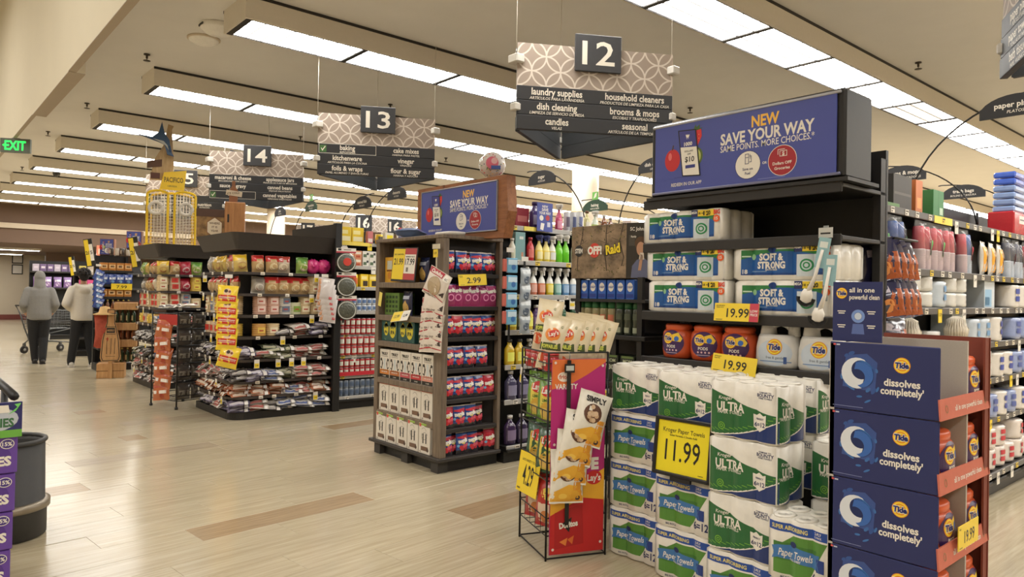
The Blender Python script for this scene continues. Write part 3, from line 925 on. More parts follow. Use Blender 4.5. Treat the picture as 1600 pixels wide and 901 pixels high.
def towel_pack(kind):
    b = MB()
    lobed_body(b, lobed(TW, TD, 3, 2, AMP), TH, paper_w)
    gr, bl = ink((44, 104, 58), 0.3), ink((36, 56, 112), 0.3)
    for side in (0, 1):
        W, D, n = (TW, TD, 3) if side == 0 else (TD, TW, 2)
        sf = lobe_front(W, D, n, AMP)
        M = None if side == 0 else Matrix.Rotation(PI / 2, 4, 'Z')
        k = dict(step=(0.0207, 0), M=M)
        e = W / 2 - 0.006
        X = lambda v: -W / 2 + v * W
        if kind == 'ultra':
            N = 14
            top = [(-e + 2 * e * i / N, TH * (0.83 - 0.34 * math.sin(PI / 2 * i / N) ** 1.2 + 0.02 * math.sin(PI * i / N))) for i in range(N + 1)]
            for (x0, z0), (x1, z1) in zip(top, top[1:]):
                b.decal([[(x0, 0.008), (x1, 0.008), (x1, z1), (x0, z0)]], gr, sf, 1, **k)
                t0, t1 = (x0 + e) / (2 * e), (x1 + e) / (2 * e)
                b0, b1 = TH * (0.03 + 0.36 * t0 ** 2), TH * (0.03 + 0.36 * t1 ** 2)
                b.decal([[(x0, 0.008), (x1, 0.008), (x1, b1), (x0, b0)]], bl, sf, 2, **k)
                b.decal([[(x0, b0), (x1, b1), (x1, b1 + 0.007), (x0, b0 + 0.004)]], wht, sf, 3, **k)
                b.decal([[(x0, b0 + 0.03), (x1, b1 + 0.018), (x1, b1 + 0.021), (x0, b0 + 0.033)]], ink((120, 180, 60)), sf, 2, **k)
            b.text('Kroger', X(0.24), TH * 0.7, 0.016, wht, sf, 3, bold=0.01, shear=0.15, **k)
            b.text('ULTRA', X(0.32) if side == 0 else X(0.35), TH * 0.55, 0.04, wht, sf, 3, w=0.15 if side == 0 else 0.11, bold=0.03, **k)
            b.text('PAPER TOWELS', X(0.31), TH * 0.45, 0.015, wht, sf, 3, w=0.13, bold=0.015, **k)
            if side == 0:
                b.ring(X(0.19), TH * 0.2, 0.014, 0.018, ink((120, 180, 60)), sf, 3, **k)
                b.ring(X(0.19), TH * 0.2, 0.005, 0.009, ink((120, 180, 60)), sf, 3, n=12, **k)
                sx, sz = X(0.73), TH * 0.36
                b.poly([(sx - 0.035, sz + 0.035), (sx - 0.02, sz + 0.03), (sx, sz + 0.042), (sx + 0.02, sz + 0.03), (sx + 0.035, sz + 0.035), (sx + 0.033, sz - 0.025), (sx, sz - 0.045), (sx - 0.033, sz - 0.025)], wht, sf, 4, **k)
                b.text('PERFECT', sx, sz + 0.014, 0.008, navy, sf, 5, **k)
                b.text('6=12', sx, sz - 0.012, 0.02, navy, sf, 5, bold=0.02, **k)
                b.text('COMPARE TO', X(0.8), TH * 0.87, 0.007, navy, sf, 2, **k)
                b.text('BOUNTY', X(0.8), TH * 0.82, 0.015, navy, sf, 2, bold=0.02, **k)
                b.text('PAPER TOWELS', X(0.8), TH * 0.77, 0.007, navy, sf, 2, **k)
        else:
            b.rect(-e, e, TH * 0.79, TH * 0.93, ink((38, 78, 160), 0.3), sf, 1, **k)
            b.text('SUPER ABSORBING', X(0.34), TH * 0.86, 0.017, ink((236, 220, 120)), sf, 2, w=0.2 if side == 0 else 0.15, bold=0.02, **k)
            b.text('2-PLY', X(0.76), TH * 0.885, 0.011, wht, sf, 2, bold=0.02, **k)
            b.text('12 PACK', X(0.76), TH * 0.83, 0.008, wht, sf, 2, **k)
            g2 = ink((86, 138, 56), 0.3)
            b.poly([(X(0.1), TH * 0.12), (X(0.62), TH * 0.12), (X(0.9), TH * 0.76), (X(0.4), TH * 0.76), (X(0.1), TH * 0.5)], g2, sf, 1, **k)
            b.poly([(X(0.1), TH * 0.34), (X(0.7), TH * 0.34), (X(0.74), TH * 0.62), (X(0.1), TH * 0.62)], ink((66, 118, 50)), sf, 2, **k)
            b.poly([(X(0.07), TH * 0.33), (X(0.17), TH * 0.37), (X(0.7), TH * 0.34), (X(0.79), TH * 0.29), (X(0.75), TH * 0.42), (X(0.79), TH * 0.56), (X(0.7), TH * 0.55), (X(0.4), TH * 0.6), (X(0.17), TH * 0.57), (X(0.07), TH * 0.53), (X(0.11), TH * 0.43)], ink((64, 118, 176), 0.3), sf, 3, **k)
            b.text('Paper Towels', X(0.43), TH * 0.465, 0.03, wht, sf, 4, w=0.185 if side == 0 else 0.13, bold=0.012, shear=0.25, **k)
            b.text('FULL SHEET', X(0.43), TH * 0.375, 0.009, wht, sf, 4, **k)
            b.disc(X(0.4), TH * 0.62, 0.02, navy, sf, 4, rz=0.013, **k)
            b.rect(X(0.74), X(0.86), TH * 0.3, TH * 0.5, ink((38, 62, 132)), sf, 3, **k)
            b.text('6=12', X(0.8), TH * 0.19, 0.038, navy, sf, 3, w=0.095, bold=0.02, **k)
            b.text('BIG ROLLS', X(0.3), TH * 0.07, 0.009, navy, sf, 3, **k)
    body = b.mesh('wrap')
    return Kind('paper_towel_pack', 'paper towels', [('wrap', body)] + [('paper_roll', ROLL, (TW / 3 * (i - 1), TD / 2 * (j - 0.5), TH - 0.001)) for i in range(3) for j in range(2)])
ULTRA, SUPER = towel_pack('ultra'), towel_pack('super')
GT = 'packs of paper towels stacked before the end shelf'
def towels(kind, x, y, lvl, lb, rz=0.0):
    (ULTRA if kind == 'u' else SUPER).put(lb, (x, y, 0.006 + lvl * 0.2745), math.radians(rz), GT)
fy = TD / 2
for l in range(3): towels('s', -2.625, 3.2 + fy, l, 'blue banded paper towel pack by the snack rack, %s from the floor' % ORD[l + 1], 1.5)
towels('u', -2.625, 3.2 + fy, 3, 'green banded paper towel pack topping the stack beside the snack rack')
for l in range(2): towels('s', -2.24, 3.13 + fy, l, 'blue banded paper towel pack under the large yellow price sign, %s from the floor' % ORD[l + 1], -1)
towels('u', -2.245, 3.14 + fy, 2, 'green banded paper towel pack hidden behind the large yellow price sign')
towels('u', -2.24, 3.14 + fy, 3, 'green banded paper towel pack topping the stack above the yellow sign', 1)
towels('s', -1.855, 3.04 + fy, 0, 'blue banded paper towel pack at the foot of the foremost tall stack', -1)
for l in (1, 2, 3): towels('u', -1.855 + 0.004 * l, 3.04 + fy, l, 'green banded paper towel pack in the foremost tall stack, %s from the floor' % ORD[l + 1], (-1, 1, -1)[l - 1])
for l in (0, 1): SUPER.put('blue banded paper towel pack in the low stack beside the blue carton tower, %s' % ('upper' if l else 'lower'), (-1.502, 2.93 + fy, 0.006 + l * 0.2745), 0, GT).scale.x = 0.8
# the second rank behind
for x, top in ((-2.62, 4), (-2.24, 4), (-1.86, 4)):
    for l in (2, 3): towels('u', x, 3.31 + TD / 2 + fy * 0.0 + 0.14, l, 'green banded paper towel pack of the rear rank, %s layer, %s' % ('top' if l == 3 else 'third', 'behind the snack rack end' if x < -2.5 else 'in its middle' if x < -2 else 'behind the foremost stack'))
for l in (1, 2): towels('u', -1.47, 3.32 + fy, l, 'green banded paper towel pack %s behind the low stack' % ('second layer' if l == 2 else 'under another'), 0)
towels('u', -1.52, 3.22 + fy, 0, 'green banded paper towel pack on the floor behind the low stack')
# large yellow sign in a black frame
ps = thing('price_sign', 'large yellow paper towel price sign in a thick black frame', 'sign', (-2.225, 3.085, 0.565), rot=(math.radians(-6), 0, math.radians(2)))
fr = MB()
for q in ((-0.175, 0.175, 0, 0.02), (-0.175, 0.175, 0.285, 0.305), (-0.175, -0.155, 0, 0.305), (0.155, 0.175, 0, 0.305)): fr.box(q[0], q[1], -0.012, 0.012, q[2], q[3], black, bev=0.005)
link('frame', fr.box(-0.17, 0.17, 0.004, 0.01, 0.005, 0.3, black).box(-0.06, 0.06, -0.006, 0.012, -0.02, 0.0, black).mesh('frame'), ps)
pb = MB().box(-0.157, 0.157, 0.0, 0.004, 0.018, 0.287, mat((242, 222, 40), 0.4, var=0.02))
pb.text('Kroger Paper Towels', 0, 0.238, 0.022, blk, 0.0, 1, w=0.25, bold=0.006).text('Select Varieties 6 Double Rolls', 0, 0.212, 0.009, blk, 0.0, 1).text('11.99', 0, 0.135, 0.105, blk, 0.0, 1, w=0.21, bold=0.005).rect(0.1, 0.13, 0.03, 0.033, blk, 0.0, 1)
link('card', pb.mesh('card'), ps)
link("hook", MB().box(-0.02, 0.02, 0.006, 0.05, 0.1, 0.12, black).mesh("hook"), ps)

# bath tissue
BW, BH, BD, BA = 0.57, 0.187, 0.34, 0.02
def tissue_pack():
    b = MB()
    lobed_body(b, lobed(BW, BD, 5, 3, BA), BH, film((236, 232, 222), 0.3, 0.5), 0.014)
    sf = lobe_front(BW, BD, 5, BA)
    k = dict(step=(0.019, 0))
    X = lambda v: -BW / 2 + v * BW
    N = 16
    for i in range(N):
        u0, u1 = i / N, (i + 1) / N
        x0, x1 = X(0.1 + 0.8 * u0), X(0.1 + 0.8 * u1)
        g0, g1 = [0.85 - 0.22 * u for u in (u0, u1)]
        f0, f1 = [0.52 + 0.3 * math.sin(PI * min(1, 0.1 + u * 0.75)) - 0.02 for u in (u0, u1)]
        b.decal([[(x0, BH * 0.17), (x1, BH * 0.17), (x1, BH * 0.86), (x0, BH * 0.86)]], ink((52, 128, 72), 0.3), sf, 1, **k)
        b.decal([[(x0, BH * 0.14), (x1, BH * 0.14), (x1, BH * f1), (x0, BH * f0)]], ink((38, 92, 160), 0.3), sf, 2, **k)
        b.decal([[(x0, BH * 0.14), (x1, BH * 0.14), (x1, BH * 0.2), (x0, BH * 0.2)]], ink((30, 70, 134), 0.3), sf, 3, **k)
    b.disc(X(0.41), BH * 0.86, 0.024, ink((30, 64, 130)), sf, 4, rz=0.017, **k)
    b.text('SOFT &', X(0.41), BH * 0.65, 0.034, wht, sf, 4, w=0.135, bold=0.045, **k)
    b.text('STRONG', X(0.41), BH * 0.42, 0.034, wht, sf, 4, w=0.155, bold=0.045, **k)
    b.text('BATH TISSUE', X(0.41), BH * 0.29, 0.008, wht, sf, 4, **k)
    b.text('18', X(0.14), BH * 0.24, 0.022, wht, sf, 4, bold=0.03, **k)
    b.rect(X(0.2), X(0.36), BH * 0.235, BH * 0.25, ink((150, 180, 210)), sf, 4, **k)
    b.disc(X(0.225), BH * 0.66, 0.016, ink((150, 200, 150)), sf, 4, **k)
    b.rect(X(0.11), X(0.19), BH * 0.66, BH * 0.7, ink((200, 226, 200)), sf, 4, **k)
    b.rect(X(0.655), X(0.835), BH * 0.1, BH * 0.7, ink((206, 216, 220)), sf, 4, **k)
    b.ring(X(0.745), BH * 0.4, 0.024, 0.033, ink((44, 140, 84)), sf, 5, **k)
    b.ring(X(0.745), BH * 0.4, 0.01, 0.017, ink((44, 140, 84)), sf, 5, **k)
    b.rect(X(0.62), X(0.9), BH * 0.78, BH * 0.97, ink((244, 212, 56)), sf, 5, **k)
    b.rect(X(0.62), X(0.71), BH * 0.77, BH * 0.98, navy, sf, 6, **k)
    b.text('MEGA', X(0.665), BH * 0.9, 0.013, wht, sf, 7, w=0.044, bold=0.03, **k)
    b.text('18 =', X(0.74), BH * 0.87, 0.012, blk, sf, 7, **k)
    b.text('120', X(0.81), BH * 0.87, 0.022, blk, sf, 7, w=0.05, bold=0.035, **k)
    b.text('BIG', X(0.93), BH * 0.88, 0.022, ink((226, 70, 40)), sf, 7, w=0.04, bold=0.05, **k)
    b.disc(X(0.925), BH * 0.68, 0.02, ink((236, 96, 40)), sf, 7, **k)
    b.text('15', X(0.925), BH * 0.68, 0.016, wht, sf, 8, bold=0.03, **k)
    return Kind('bath_tissue_pack', 'bath tissue', [('wrap', b.mesh('wrap'), (0, BD / 2, 0))])
TISS = tissue_pack()
GB = 'blue and green packs of bath tissue'
for u, z, lb in ((0.27, 1.817, 'alone on the top shelf under the blue banner'), (0.31, 1.407, 'lower left of the four on the middle shelf'), (0.30, 1.596, 'upper left of the four on the middle shelf'),
                 (0.905, 1.407, 'lower right of the four on the middle shelf'), (0.9, 1.596, 'upper right, partly behind the dish brushes')):
    TISS.put('wide plastic-wrapped bath tissue pack, ' + lb, TPF.at(u, 0.0, z), random.uniform(-0.03, 0.03), GB)

# orange tubs and white jugs
tubm = film((206, 84, 40), 0.35, 0.3)
tp_ = [(0.078, 0), (0.092, 0.01), (0.099, 0.05), (0.1, 0.11), (0.095, 0.155), (0.082, 0.172), (0.08, 0.176), (0.083, 0.18), (0.083, 0.196), (0.074, 0.205), (0.0, 0.207)]
tsf = lathe_surf(tp_, 1.0, 0.8, 2.4)
tb_ = MB().lathe(tp_[:6], tubm, 26, sx=1.0, sy=0.8, pw=2.4)
k = dict(step=(0.012, 0.012))
tb_.disc(0, 0.095, 0.078, ink((70, 44, 92), 0.3), tsf, 2, n=26, rz=0.074, **k)
tb_.poly([(0.0, 0.14), (0.045, 0.155), (0.07, 0.12), (0.06, 0.1), (0.01, 0.105)], ink((246, 206, 60)), tsf, 3, **k)
soap_logo(tb_, -0.022, 0.12, 0.034, tsf, 4, **k)
tb_.text('PODS', 0.0, 0.072, 0.016, wht, tsf, 4, bold=0.03, **k)
for i, xx in enumerate((-0.03, -0.008, 0.014, 0.036)): tb_.disc(xx, 0.05, 0.006, ink((230, 190, 190)), tsf, 4, n=8, **k)
tb_.disc(0.036, 0.118, 0.015, ink((60, 110, 190)), tsf, 4, **k)
tb_.rect(-0.04, 0.04, 0.032, 0.036, ink((200, 180, 200)), tsf, 4, **k)
TUB = Kind('detergent_tub', 'detergent', [('body', tb_.mesh('body')), ('lid', MB().lathe(tp_[5:], mat((214, 92, 46), 0.35), 26, sx=1.0, sy=0.8, pw=2.4).mesh('lid'))])
for u, rz, lb in ((0.20, 0, 'left'), (0.405, 12, 'middle'), (0.612, 8, 'right, its print turned aside')):
    TUB.put('rounded orange detergent tub on the third shelf, the %s of three' % lb if 'print' not in lb else 'rounded orange detergent tub right above the lower yellow sign', TPF.at(u, 0.1, 1.132), math.radians(rz), 'orange detergent tubs on the third shelf')
jm = film((226, 222, 214), 0.35, 0.3)
def jug():
    b = MB()
    body = [(0.105, 0.0), (0.112, 0.02), (0.11, 0.1), (0.1, 0.15), (0.094, 0.165)]
    sf = lathe_surf(body, 1.0, 0.62, 2.8)
    b.lathe(body, jm, 26, sx=1.0, sy=0.62, pw=2.8)
    # shoulder, handle arch and spout column
    b.lathe([(0.042, 0.16), (0.034, 0.215), (0.03, 0.22), (0.0, 0.222)], jm, 16, (-0.055, 0, 0))
    b.lathe([(0.03, 0.16), (0.026, 0.232), (0.0, 0.236)], jm, 14, (0.078, 0, 0))
    arch = [(-0.045 + 0.12 * i / 10, 0, 0.16 + 0.062 * math.sin(PI * (0.1 + 0.85 * i / 10)) ** 0.6) for i in range(11)]
    b.tube(arch, 0.017, jm, 10)
    k = dict(step=(0.014, 0.014))
    b.disc(0.005, 0.075, 0.088, ink((206, 216, 226), 0.3), sf, 1, rz=0.066, **k)
    b.rect(-0.07, 0.09, 0.03, 0.035, ink((120, 150, 190)), sf, 2, **k)
    b.text('free & gentle', 0.01, 0.052, 0.012, ink((130, 140, 150)), sf, 2, **k)
    b.rect(0.055, 0.07, 0.024, 0.058, ink((60, 90, 150)), sf, 3, **k)
    soap_logo(b, 0.008, 0.105, 0.04, sf, 2, **k)
    cap = MB().lathe([(0.0325, 0.215), (0.034, 0.218), (0.034, 0.258), (0.03, 0.264), (0.0, 0.265)], mat((228, 224, 216), 0.4), 20, (-0.055, 0, 0))
    return Kind('detergent_jug', 'detergent', [('body', b.mesh('body')), ('cap', cap.mesh('cap'))])
JUG = jug()
for u, lb in ((0.845, 'white detergent jug with arched handle, beside the orange tubs'), (1.085, 'white detergent jug with arched handle, next to the blue carton tower')):
    JUG.put(lb, TPF.at(u, 0.1, 1.132), math.radians(3), 'white detergent jugs').scale = (1.06, 1.06, 1.06)
thing('price_sign', 'yellow 19.99 price sign with red corner under the bath tissue', 'sign', (-2.155, 3.46, 1.372), me=price_sign(0.27, 0.098, '19.99', 'KROGER BATH|TISSUE 18 CT', 'LOW|PRICE').mesh('price_sign'), rot=(math.radians(-8), 0, 0))
thing('price_sign', 'yellow 19.99 price sign standing before the third orange tub', 'sign', (-2.165, 3.455, 1.088), me=price_sign(0.27, 0.098, '19.99', 'DETERGENT|SELECTED').mesh('price_sign'), rot=(math.radians(-10), math.radians(3), 0))
# dish brushes on a hanging strip
st = thing('clip_strip', 'clear clip strip on the bath tissue shelf, dish brushes hanging from it', 'strip', (-1.66, 3.46, 1.83))
link('band', MB().box(-0.012, 0.012, -0.004, 0.0, -0.34, 0.03, mat((150, 156, 156), 0.2, coat=0.5)).box(-0.035, 0.035, -0.007, -0.004, -0.03, 0.02, mat((200, 200, 194), 0.3)).rect(-0.025, 0.025, -0.012, -0.004, blk, -0.007, 1).mesh('band'), st)
br = MB().box(-0.03, 0.03, -0.004, 0.0, -0.15, 0.0, mat((150, 190, 196), 0.35)).rect(-0.02, 0.02, -0.05, -0.02, ink((226, 232, 226)), -0.004, 1)
br.tube([(0, -0.008, -0.06), (-0.012, -0.012, -0.2), (-0.03, -0.012, -0.27)], [0.008, 0.009, 0.014], white, 8).lathe([(0.012, -0.33), (0.03, -0.32), (0.032, -0.29), (0.02, -0.262)], white, 14, (-0.035, -0.014, 0), sx=1, sy=0.5)
bs = MB()
for i in range(26):
    a = PI * (1.02 + 0.96 * i / 25)
    bs.tube([(-0.035 + 0.028 * math.cos(a), -0.014, -0.305 + 0.028 * math.sin(a)), (-0.035 + 0.05 * math.cos(a), -0.018, -0.305 + 0.046 * math.sin(a))], 0.0025, blk, 4)
BRUSH = Kind('dish_brush', 'brush', [('handle', br.mesh('handle')), ('bristles', bs.mesh('bristles'))])
BRUSH.put('white dish brush with black bristles, upper of two on the strip', (-1.655, 3.445, 1.80), rot=(0, math.radians(10), 0), group='dish brushes on the clip strip')
BRUSH.put('white dish brush with black bristles, lower of two on the strip', (-1.62, 3.435, 1.715), rot=(0, math.radians(4), 0), group='dish brushes on the clip strip')

# ------------------------------------------------------------------ blue carton tower
TX0, TX1, TY0, TY1, TT = -1.345, -0.945, 2.85, 3.37, 0.267
dnavy = ink((38, 46, 98), 0.55)
inner = mat((128, 62, 46), 0.7)
grey_b = mat((186, 178, 166), 0.8, var=0.08, scale=200)
tw = thing('display_tower', 'tall dark blue cardboard detergent display tower in five printed tiers', 'display', (TX0, TY0, 0))
Wt = TX1 - TX0
def tier_mesh():
    b = MB().box(0, Wt, 0, 0.008, 0.0, TT - 0.003, dnavy, bev=0.003)
    X = lambda v: v * Wt
    Z = lambda v: v * TT
    lightb = ink((60, 112, 178))
    rs = random.Random(4)
    b.poly([(X(0.13), Z(0.34)), (X(0.44), Z(0.3)), (X(0.46), Z(0.72)), (X(0.36), Z(0.84)), (X(0.16), Z(0.8))], ink((58, 82, 146)), 0, 1)
    for i in range(16):
        a = rs.uniform(0, 2 * PI); rr = rs.uniform(0.2, 0.34)
        cx, cz = X(0.28 + rr * 0.62 * math.cos(a)), Z(0.5 + rr * 1.25 * math.sin(a))
        b.disc(cx, cz, rs.uniform(0.006, 0.016), ink((50, 84, 150)) if i % 2 else lightb, 0, 1, rz=rs.uniform(0.003, 0.008), n=9, rot=a + 1.57)
    b.ring(X(0.28), Z(0.52), 0.055, 0.062, lightb, 0, 2, n=24, a0=0.5, a1=4.5)
    b.disc(X(0.3), Z(0.54), 0.048, ink((24, 40, 92)), 0, 3, n=24)
    def cres(cx, cz, r0, off, m, a0, a1, lay):
        pts = [(cx + r0 * math.cos(t), cz + r0 * math.sin(t)) for t in [a0 + (a1 - a0) * i / 14 for i in range(15)]]
        pts += [(cx + off[0] + r0 * 0.62 * math.cos(t), cz + off[1] + r0 * 0.62 * math.sin(t)) for t in [a1 + (a0 - a1) * i / 14 for i in range(15)]]
        b.poly(pts, m, 0, lay)
    cres(X(0.27), Z(0.55), 0.06, (0.016, 0.014), ink((222, 226, 232)), 1.1, 5.0, 4)
    cres(X(0.3), Z(0.53), 0.05, (-0.012, -0.01), ink((58, 104, 180)), -1.5, 1.9, 5)
    soap_logo(b, X(0.68), Z(0.71), 0.03, 0, 2)
    b.text('dissolves', X(0.68), Z(0.46), 0.026, wht, 0, 2, w=X(0.32), bold=0.03)
    b.text("completely'", X(0.68), Z(0.34), 0.026, wht, 0, 2, w=X(0.38), bold=0.03)
    b.rect(X(0.035), X(0.06), Z(0.94), Z(0.965), ink((216, 90, 90)), 0, 1).rect(X(0.065), X(0.1), Z(0.94), Z(0.96), ink((200, 204, 220)), 0, 1)
    b.rect(X(0.035), X(0.33), Z(0.05), Z(0.056), ink((150, 160, 200)), 0, 1)
    return b.mesh('front_panel')
TM = tier_mesh()
lipm = mat((196, 104, 82), 0.6)
LIP = MB()
Dp = TY1 - TY0
LIP.prism([(-0.02, 0), (Dp + 0.01, 0), (Dp + 0.02, 0.075), (-0.005, 0.075)], 0, 0.006, lipm).text('all in one powerful clean', Dp * 0.55, 0.035, 0.02, wht, 0, 1, w=Dp * 0.58, bold=0.01).ring(0.05, 0.037, 0.009, 0.015, ink((150, 96, 60)), 0, 1).ring(Dp - 0.045, 0.037, 0.009, 0.015, ink((150, 96, 60)), 0, 1)
LIPM = LIP.mesh('front_lip')
for i in range(5):
    link('front_panel', TM, tw, (0, 0, i * TT))
    link('tray', MB().box(0.0, Wt, 0.008, Dp, 0, 0.006, inner).mesh('tray'), tw, (0, 0, i * TT + 0.001))
    o = link('front_lip', LIPM, tw, (Wt + 0.012, 0, i * TT + 0.004), PI / 2)
    o.rotation_euler = (math.radians(-8), 0, PI / 2)
link('divider', MB().box(0.0, Wt, 0.285, 0.298, 0, 5 * TT + 0.012, grey_b).box(0.0, 0.02, 0.0, Dp, 0, 5 * TT - 0.01, grey_b).mesh('divider'), tw)
link('rear_panel', MB().box(0.0, Wt + 0.012, Dp - 0.006, Dp, 0, 5 * TT + 0.02, inner).box(Wt - 0.0, Wt + 0.008, Dp - 0.05, Dp - 0.006, 0, 5 * TT + 0.02, inner).box(-0.004, Wt + 0.01, Dp, Dp + 0.004, 0, 5 * TT + 0.02, dnavy).mesh('rear_panel'), tw)
hc = MB().box(0, 0.19, 0, 0.005, 0, 0.235, dnavy)
soap_logo(hc, 0.035, 0.19, 0.022, 0, 1)
hc.text('all in one', 0.065, 0.203, 0.018, wht, 0, 1, align='L', bold=0.02).text('powerful clean', 0.065, 0.175, 0.018, wht, 0, 1, w=0.115, align='L', bold=0.02)
hc.ring(0.1, 0.1, 0.015, 0.026, ink((120, 150, 210)), 0, 1).disc(0.1, 0.1, 0.014, ink((200, 210, 226)), 0, 1).poly([(0.075, 0.03), (0.125, 0.03), (0.12, 0.07), (0.08, 0.07)], ink((90, 110, 170)), 0, 1)
for x, z in ((0.035, 0.115), (0.15, 0.115), (0.035, 0.06), (0.15, 0.06)): hc.rect(x - 0.016, x + 0.016, z + 0.002, z + 0.006, wht, 0, 1).rect(x - 0.012, x + 0.012, z - 0.006, z - 0.002, wht, 0, 1)
link('header_card', hc.mesh('header_card'), tw, (0.0, 0.02, 5 * TT + 0.0))
for i in range(5):
    TUB.put('orange detergent tub in the blue tower, rear bay, %s tier from the top' % ORD[5 - i], (TX1 - 0.083, TY0 + 0.408, i * TT + 0.008), PI / 2, 'tubs in the blue carton tower')
    if i < 4: TUB.put('orange detergent tub in the blue tower, front bay, %s tier from the top' % ORD[5 - i], (TX1 - 0.085, TY0 + 0.15, i * TT + 0.008), PI / 2, 'tubs in the blue carton tower')
thing('price_sign', 'yellow 19.99 price sign clipped to the blue tower lip', 'sign', (TX1 + 0.022, TY0 + 0.25, 1 * TT + 0.31), PI / 2, me=price_sign(0.22, 0.09, '19.99', 'PODS').mesh('price_sign'))
# ------------------------------------------------------------------ brown wooden end shelf
taupe = streaked('weathered_oak', (98, 84, 70), (134, 117, 98), 5, 0.6, stretch=(9, 9, 0.8), bump=0.15)
walnut = streaked('walnut_header', (128, 80, 46), (164, 106, 64), 4, 0.5, stretch=(1.2, 8, 8), bump=0.1)
WF = Face(-5.95, 3.44, 0)
WW, WD, WH = 1.09, 0.64, 1.955
ws = thing('wooden_shelf', 'weathered brown wooden end shelf stocked with drink cartons and snack pouches', 'shelf', (WF.o[0], WF.o[1], 0), 0)
link('base', MB().box(0.04, WW - 0.04, 0.05, WD, 0.0, 0.1, black).mesh('base'), ws)
link('plinth', MB().box(-0.03, WW + 0.02, -0.03, WD, 0.1, 0.128, mat((58, 52, 47), 0.6), bev=0.004).mesh('plinth'), ws)
for x, y in ((0.03, 0.0), (0.5, 0.0), (WW - 0.13, 0.0)): link('foot', MB().box(x, x + 0.1, y, y + 0.1, 0, 0.1, mat((62, 58, 54), 0.7)).mesh('foot'), ws)
link('side_panel', MB().box(0, 0.06, 0, WD, 0.128, WH, taupe, bev=0.003).mesh('side_panel'), ws)
link('post', MB().box(WW - 0.115, WW, 0, 0.06, 0.128, WH, taupe, bev=0.003).mesh('post'), ws)
link('post', MB().box(WW - 0.06, WW, WD - 0.035, WD, 0.128, WH, taupe, bev=0.003).mesh('post'), ws)
link('top', MB().box(-0.005, WW + 0.005, -0.005, WD, WH, WH + 0.03, taupe, bev=0.003).mesh('top'), ws)
dkp = mat((44, 38, 34), 0.7)
link('back_panel', MB().box(0.06, WW - 0.13, 0.31, 0.325, 0.128, WH, dkp).box(WW - 0.13, WW - 0.118, 0.06, WD, 0.128, WH, dkp).mesh('back_panel'), ws)
FS = (1.585, 1.285, 1.045, 0.705, 0.405, 0.129)
for z in FS[:-1]: link('shelf', MB().box(0.06, WW - 0.118, 0.0, 0.31, z - 0.05, z, taupe, bev=0.004).mesh('shelf'), ws)
SS = (1.665, 1.385, 1.125, 0.86, 0.605, 0.36, 0.13)
for z in SS[:-1]: link('shelf', MB().box(WW - 0.118, WW - 0.005, 0.06, WD - 0.035, z - 0.035, z, dkp, bev=0.004).mesh('shelf'), ws)
# header box behind it, on the shelving
hd = thing('header_sign', 'wooden header box with blue promotional poster above the brown wooden shelf', 'sign', (-5.9, 3.86, 1.99))
ol = [(0, 0.0), (1.3, -0.02), (1.36, 0.2), (1.33, 0.505), (0, 0.505)]
link('box', MB().prism(ol, 0.0, 0.1, walnut).box(0.42, 0.45, -0.003, 0.0, 0.44, 0.506, mat((110, 66, 40), 0.6)).mesh('box'), hd)
link('poster', save_banner(MB(), 1.13, 0.41, -0.012).mesh('poster'), hd, (0.09, 0.0, 0.05))
fb = MB()
for q in ((0.08, 1.23, 0.04, 0.05), (0.08, 1.23, 0.46, 0.47), (0.08, 0.09, 0.04, 0.47), (1.22, 1.23, 0.04, 0.47)): fb.box(q[0], q[1], -0.016, 0.0, q[2], q[3], mat((150, 150, 154), 0.3, metal=0.5), bev=0.002)
link('rim', fb.mesh('rim'), hd)
lid = MB().lathe([(0.1, 0), (0.155, 0.004), (0.165, 0.02), (0.16, 0.032), (0.0, 0.034)], mat((226, 220, 210), 0.4), 26, sx=0.9, sy=0.55, pw=3.5)
thing('foam_lid', 'white rounded foam lid lying on the brown wooden shelf under the poster', 'lid', (-5.02, 3.62, WH + 0.03), me=lid.mesh('foam_lid'))
bb, _ = pillow(0.3, 0.16, 0.1, film((96, 118, 160), 0.3), seed=3, wr=0.02)
thing('plastic_bag', 'crumpled pale blue plastic bag on top of the brown wooden shelf', 'bag', (-5.62, 3.66, WH + 0.075), rot=(math.radians(80), 0, 0.3), me=bb.mesh('plastic_bag'))

def carton(name, cat, w, h, d, body, art, **kw):
    b = MB().box(-w / 2, w / 2, 0, d, 0, h, body, bev=0.002)
    art(b, w, h)
    return one(name, cat, b)
bk_w = ink((226, 218, 204), 0.5)
def seltzer_a(fruit):
    def art(b, w, h):
        b.rect(-w / 2 + .003, w / 2 - .003, 0.003, h * 0.13, blk)
        b.text('12 CANS', 0, h * 0.065, h * 0.035, wht, lay=2)
        b.text('TRULY', 0, h * 0.85, h * 0.085, blk, w=w * 0.68, bold=0.05)
        b.rect(-w * 0.35, w * 0.35, h * 0.745, h * 0.77, ink((170, 160, 150)))
        for s in (-1, 1):
            b.poly([(s * w * 0.44, h * 0.66), (s * w * 0.3, h * 0.7), (s * w * 0.17, h * 0.5), (s * w * 0.28, h * 0.3), (s * w * 0.42, h * 0.34)], ink((40, 34, 30)), 0, 1)
            b.poly([(s * w * 0.4, h * 0.6), (s * w * 0.28, h * 0.58), (s * w * 0.3, h * 0.36), (s * w * 0.42, h * 0.4)], bk_w, 0, 2)
        b.poly([(-w * 0.1, h * 0.68), (w * 0.1, h * 0.68), (w * 0.12, h * 0.3), (-w * 0.12, h * 0.3)], ink((204, 208, 206)), 0, 2)
        b.rect(-w / 2 + .003, w / 2 - .003, h * 0.13, h * 0.29, fruit, 0, 3)
        for i in range(4): b.disc(-w * 0.3 + i * w * 0.2, h * 0.27, w * 0.07, fruit, 0, 3, n=8)
        b.text('HARD SELTZER', 0, h * 0.22, h * 0.04, wht, lay=4, w=w * 0.6)
    return art
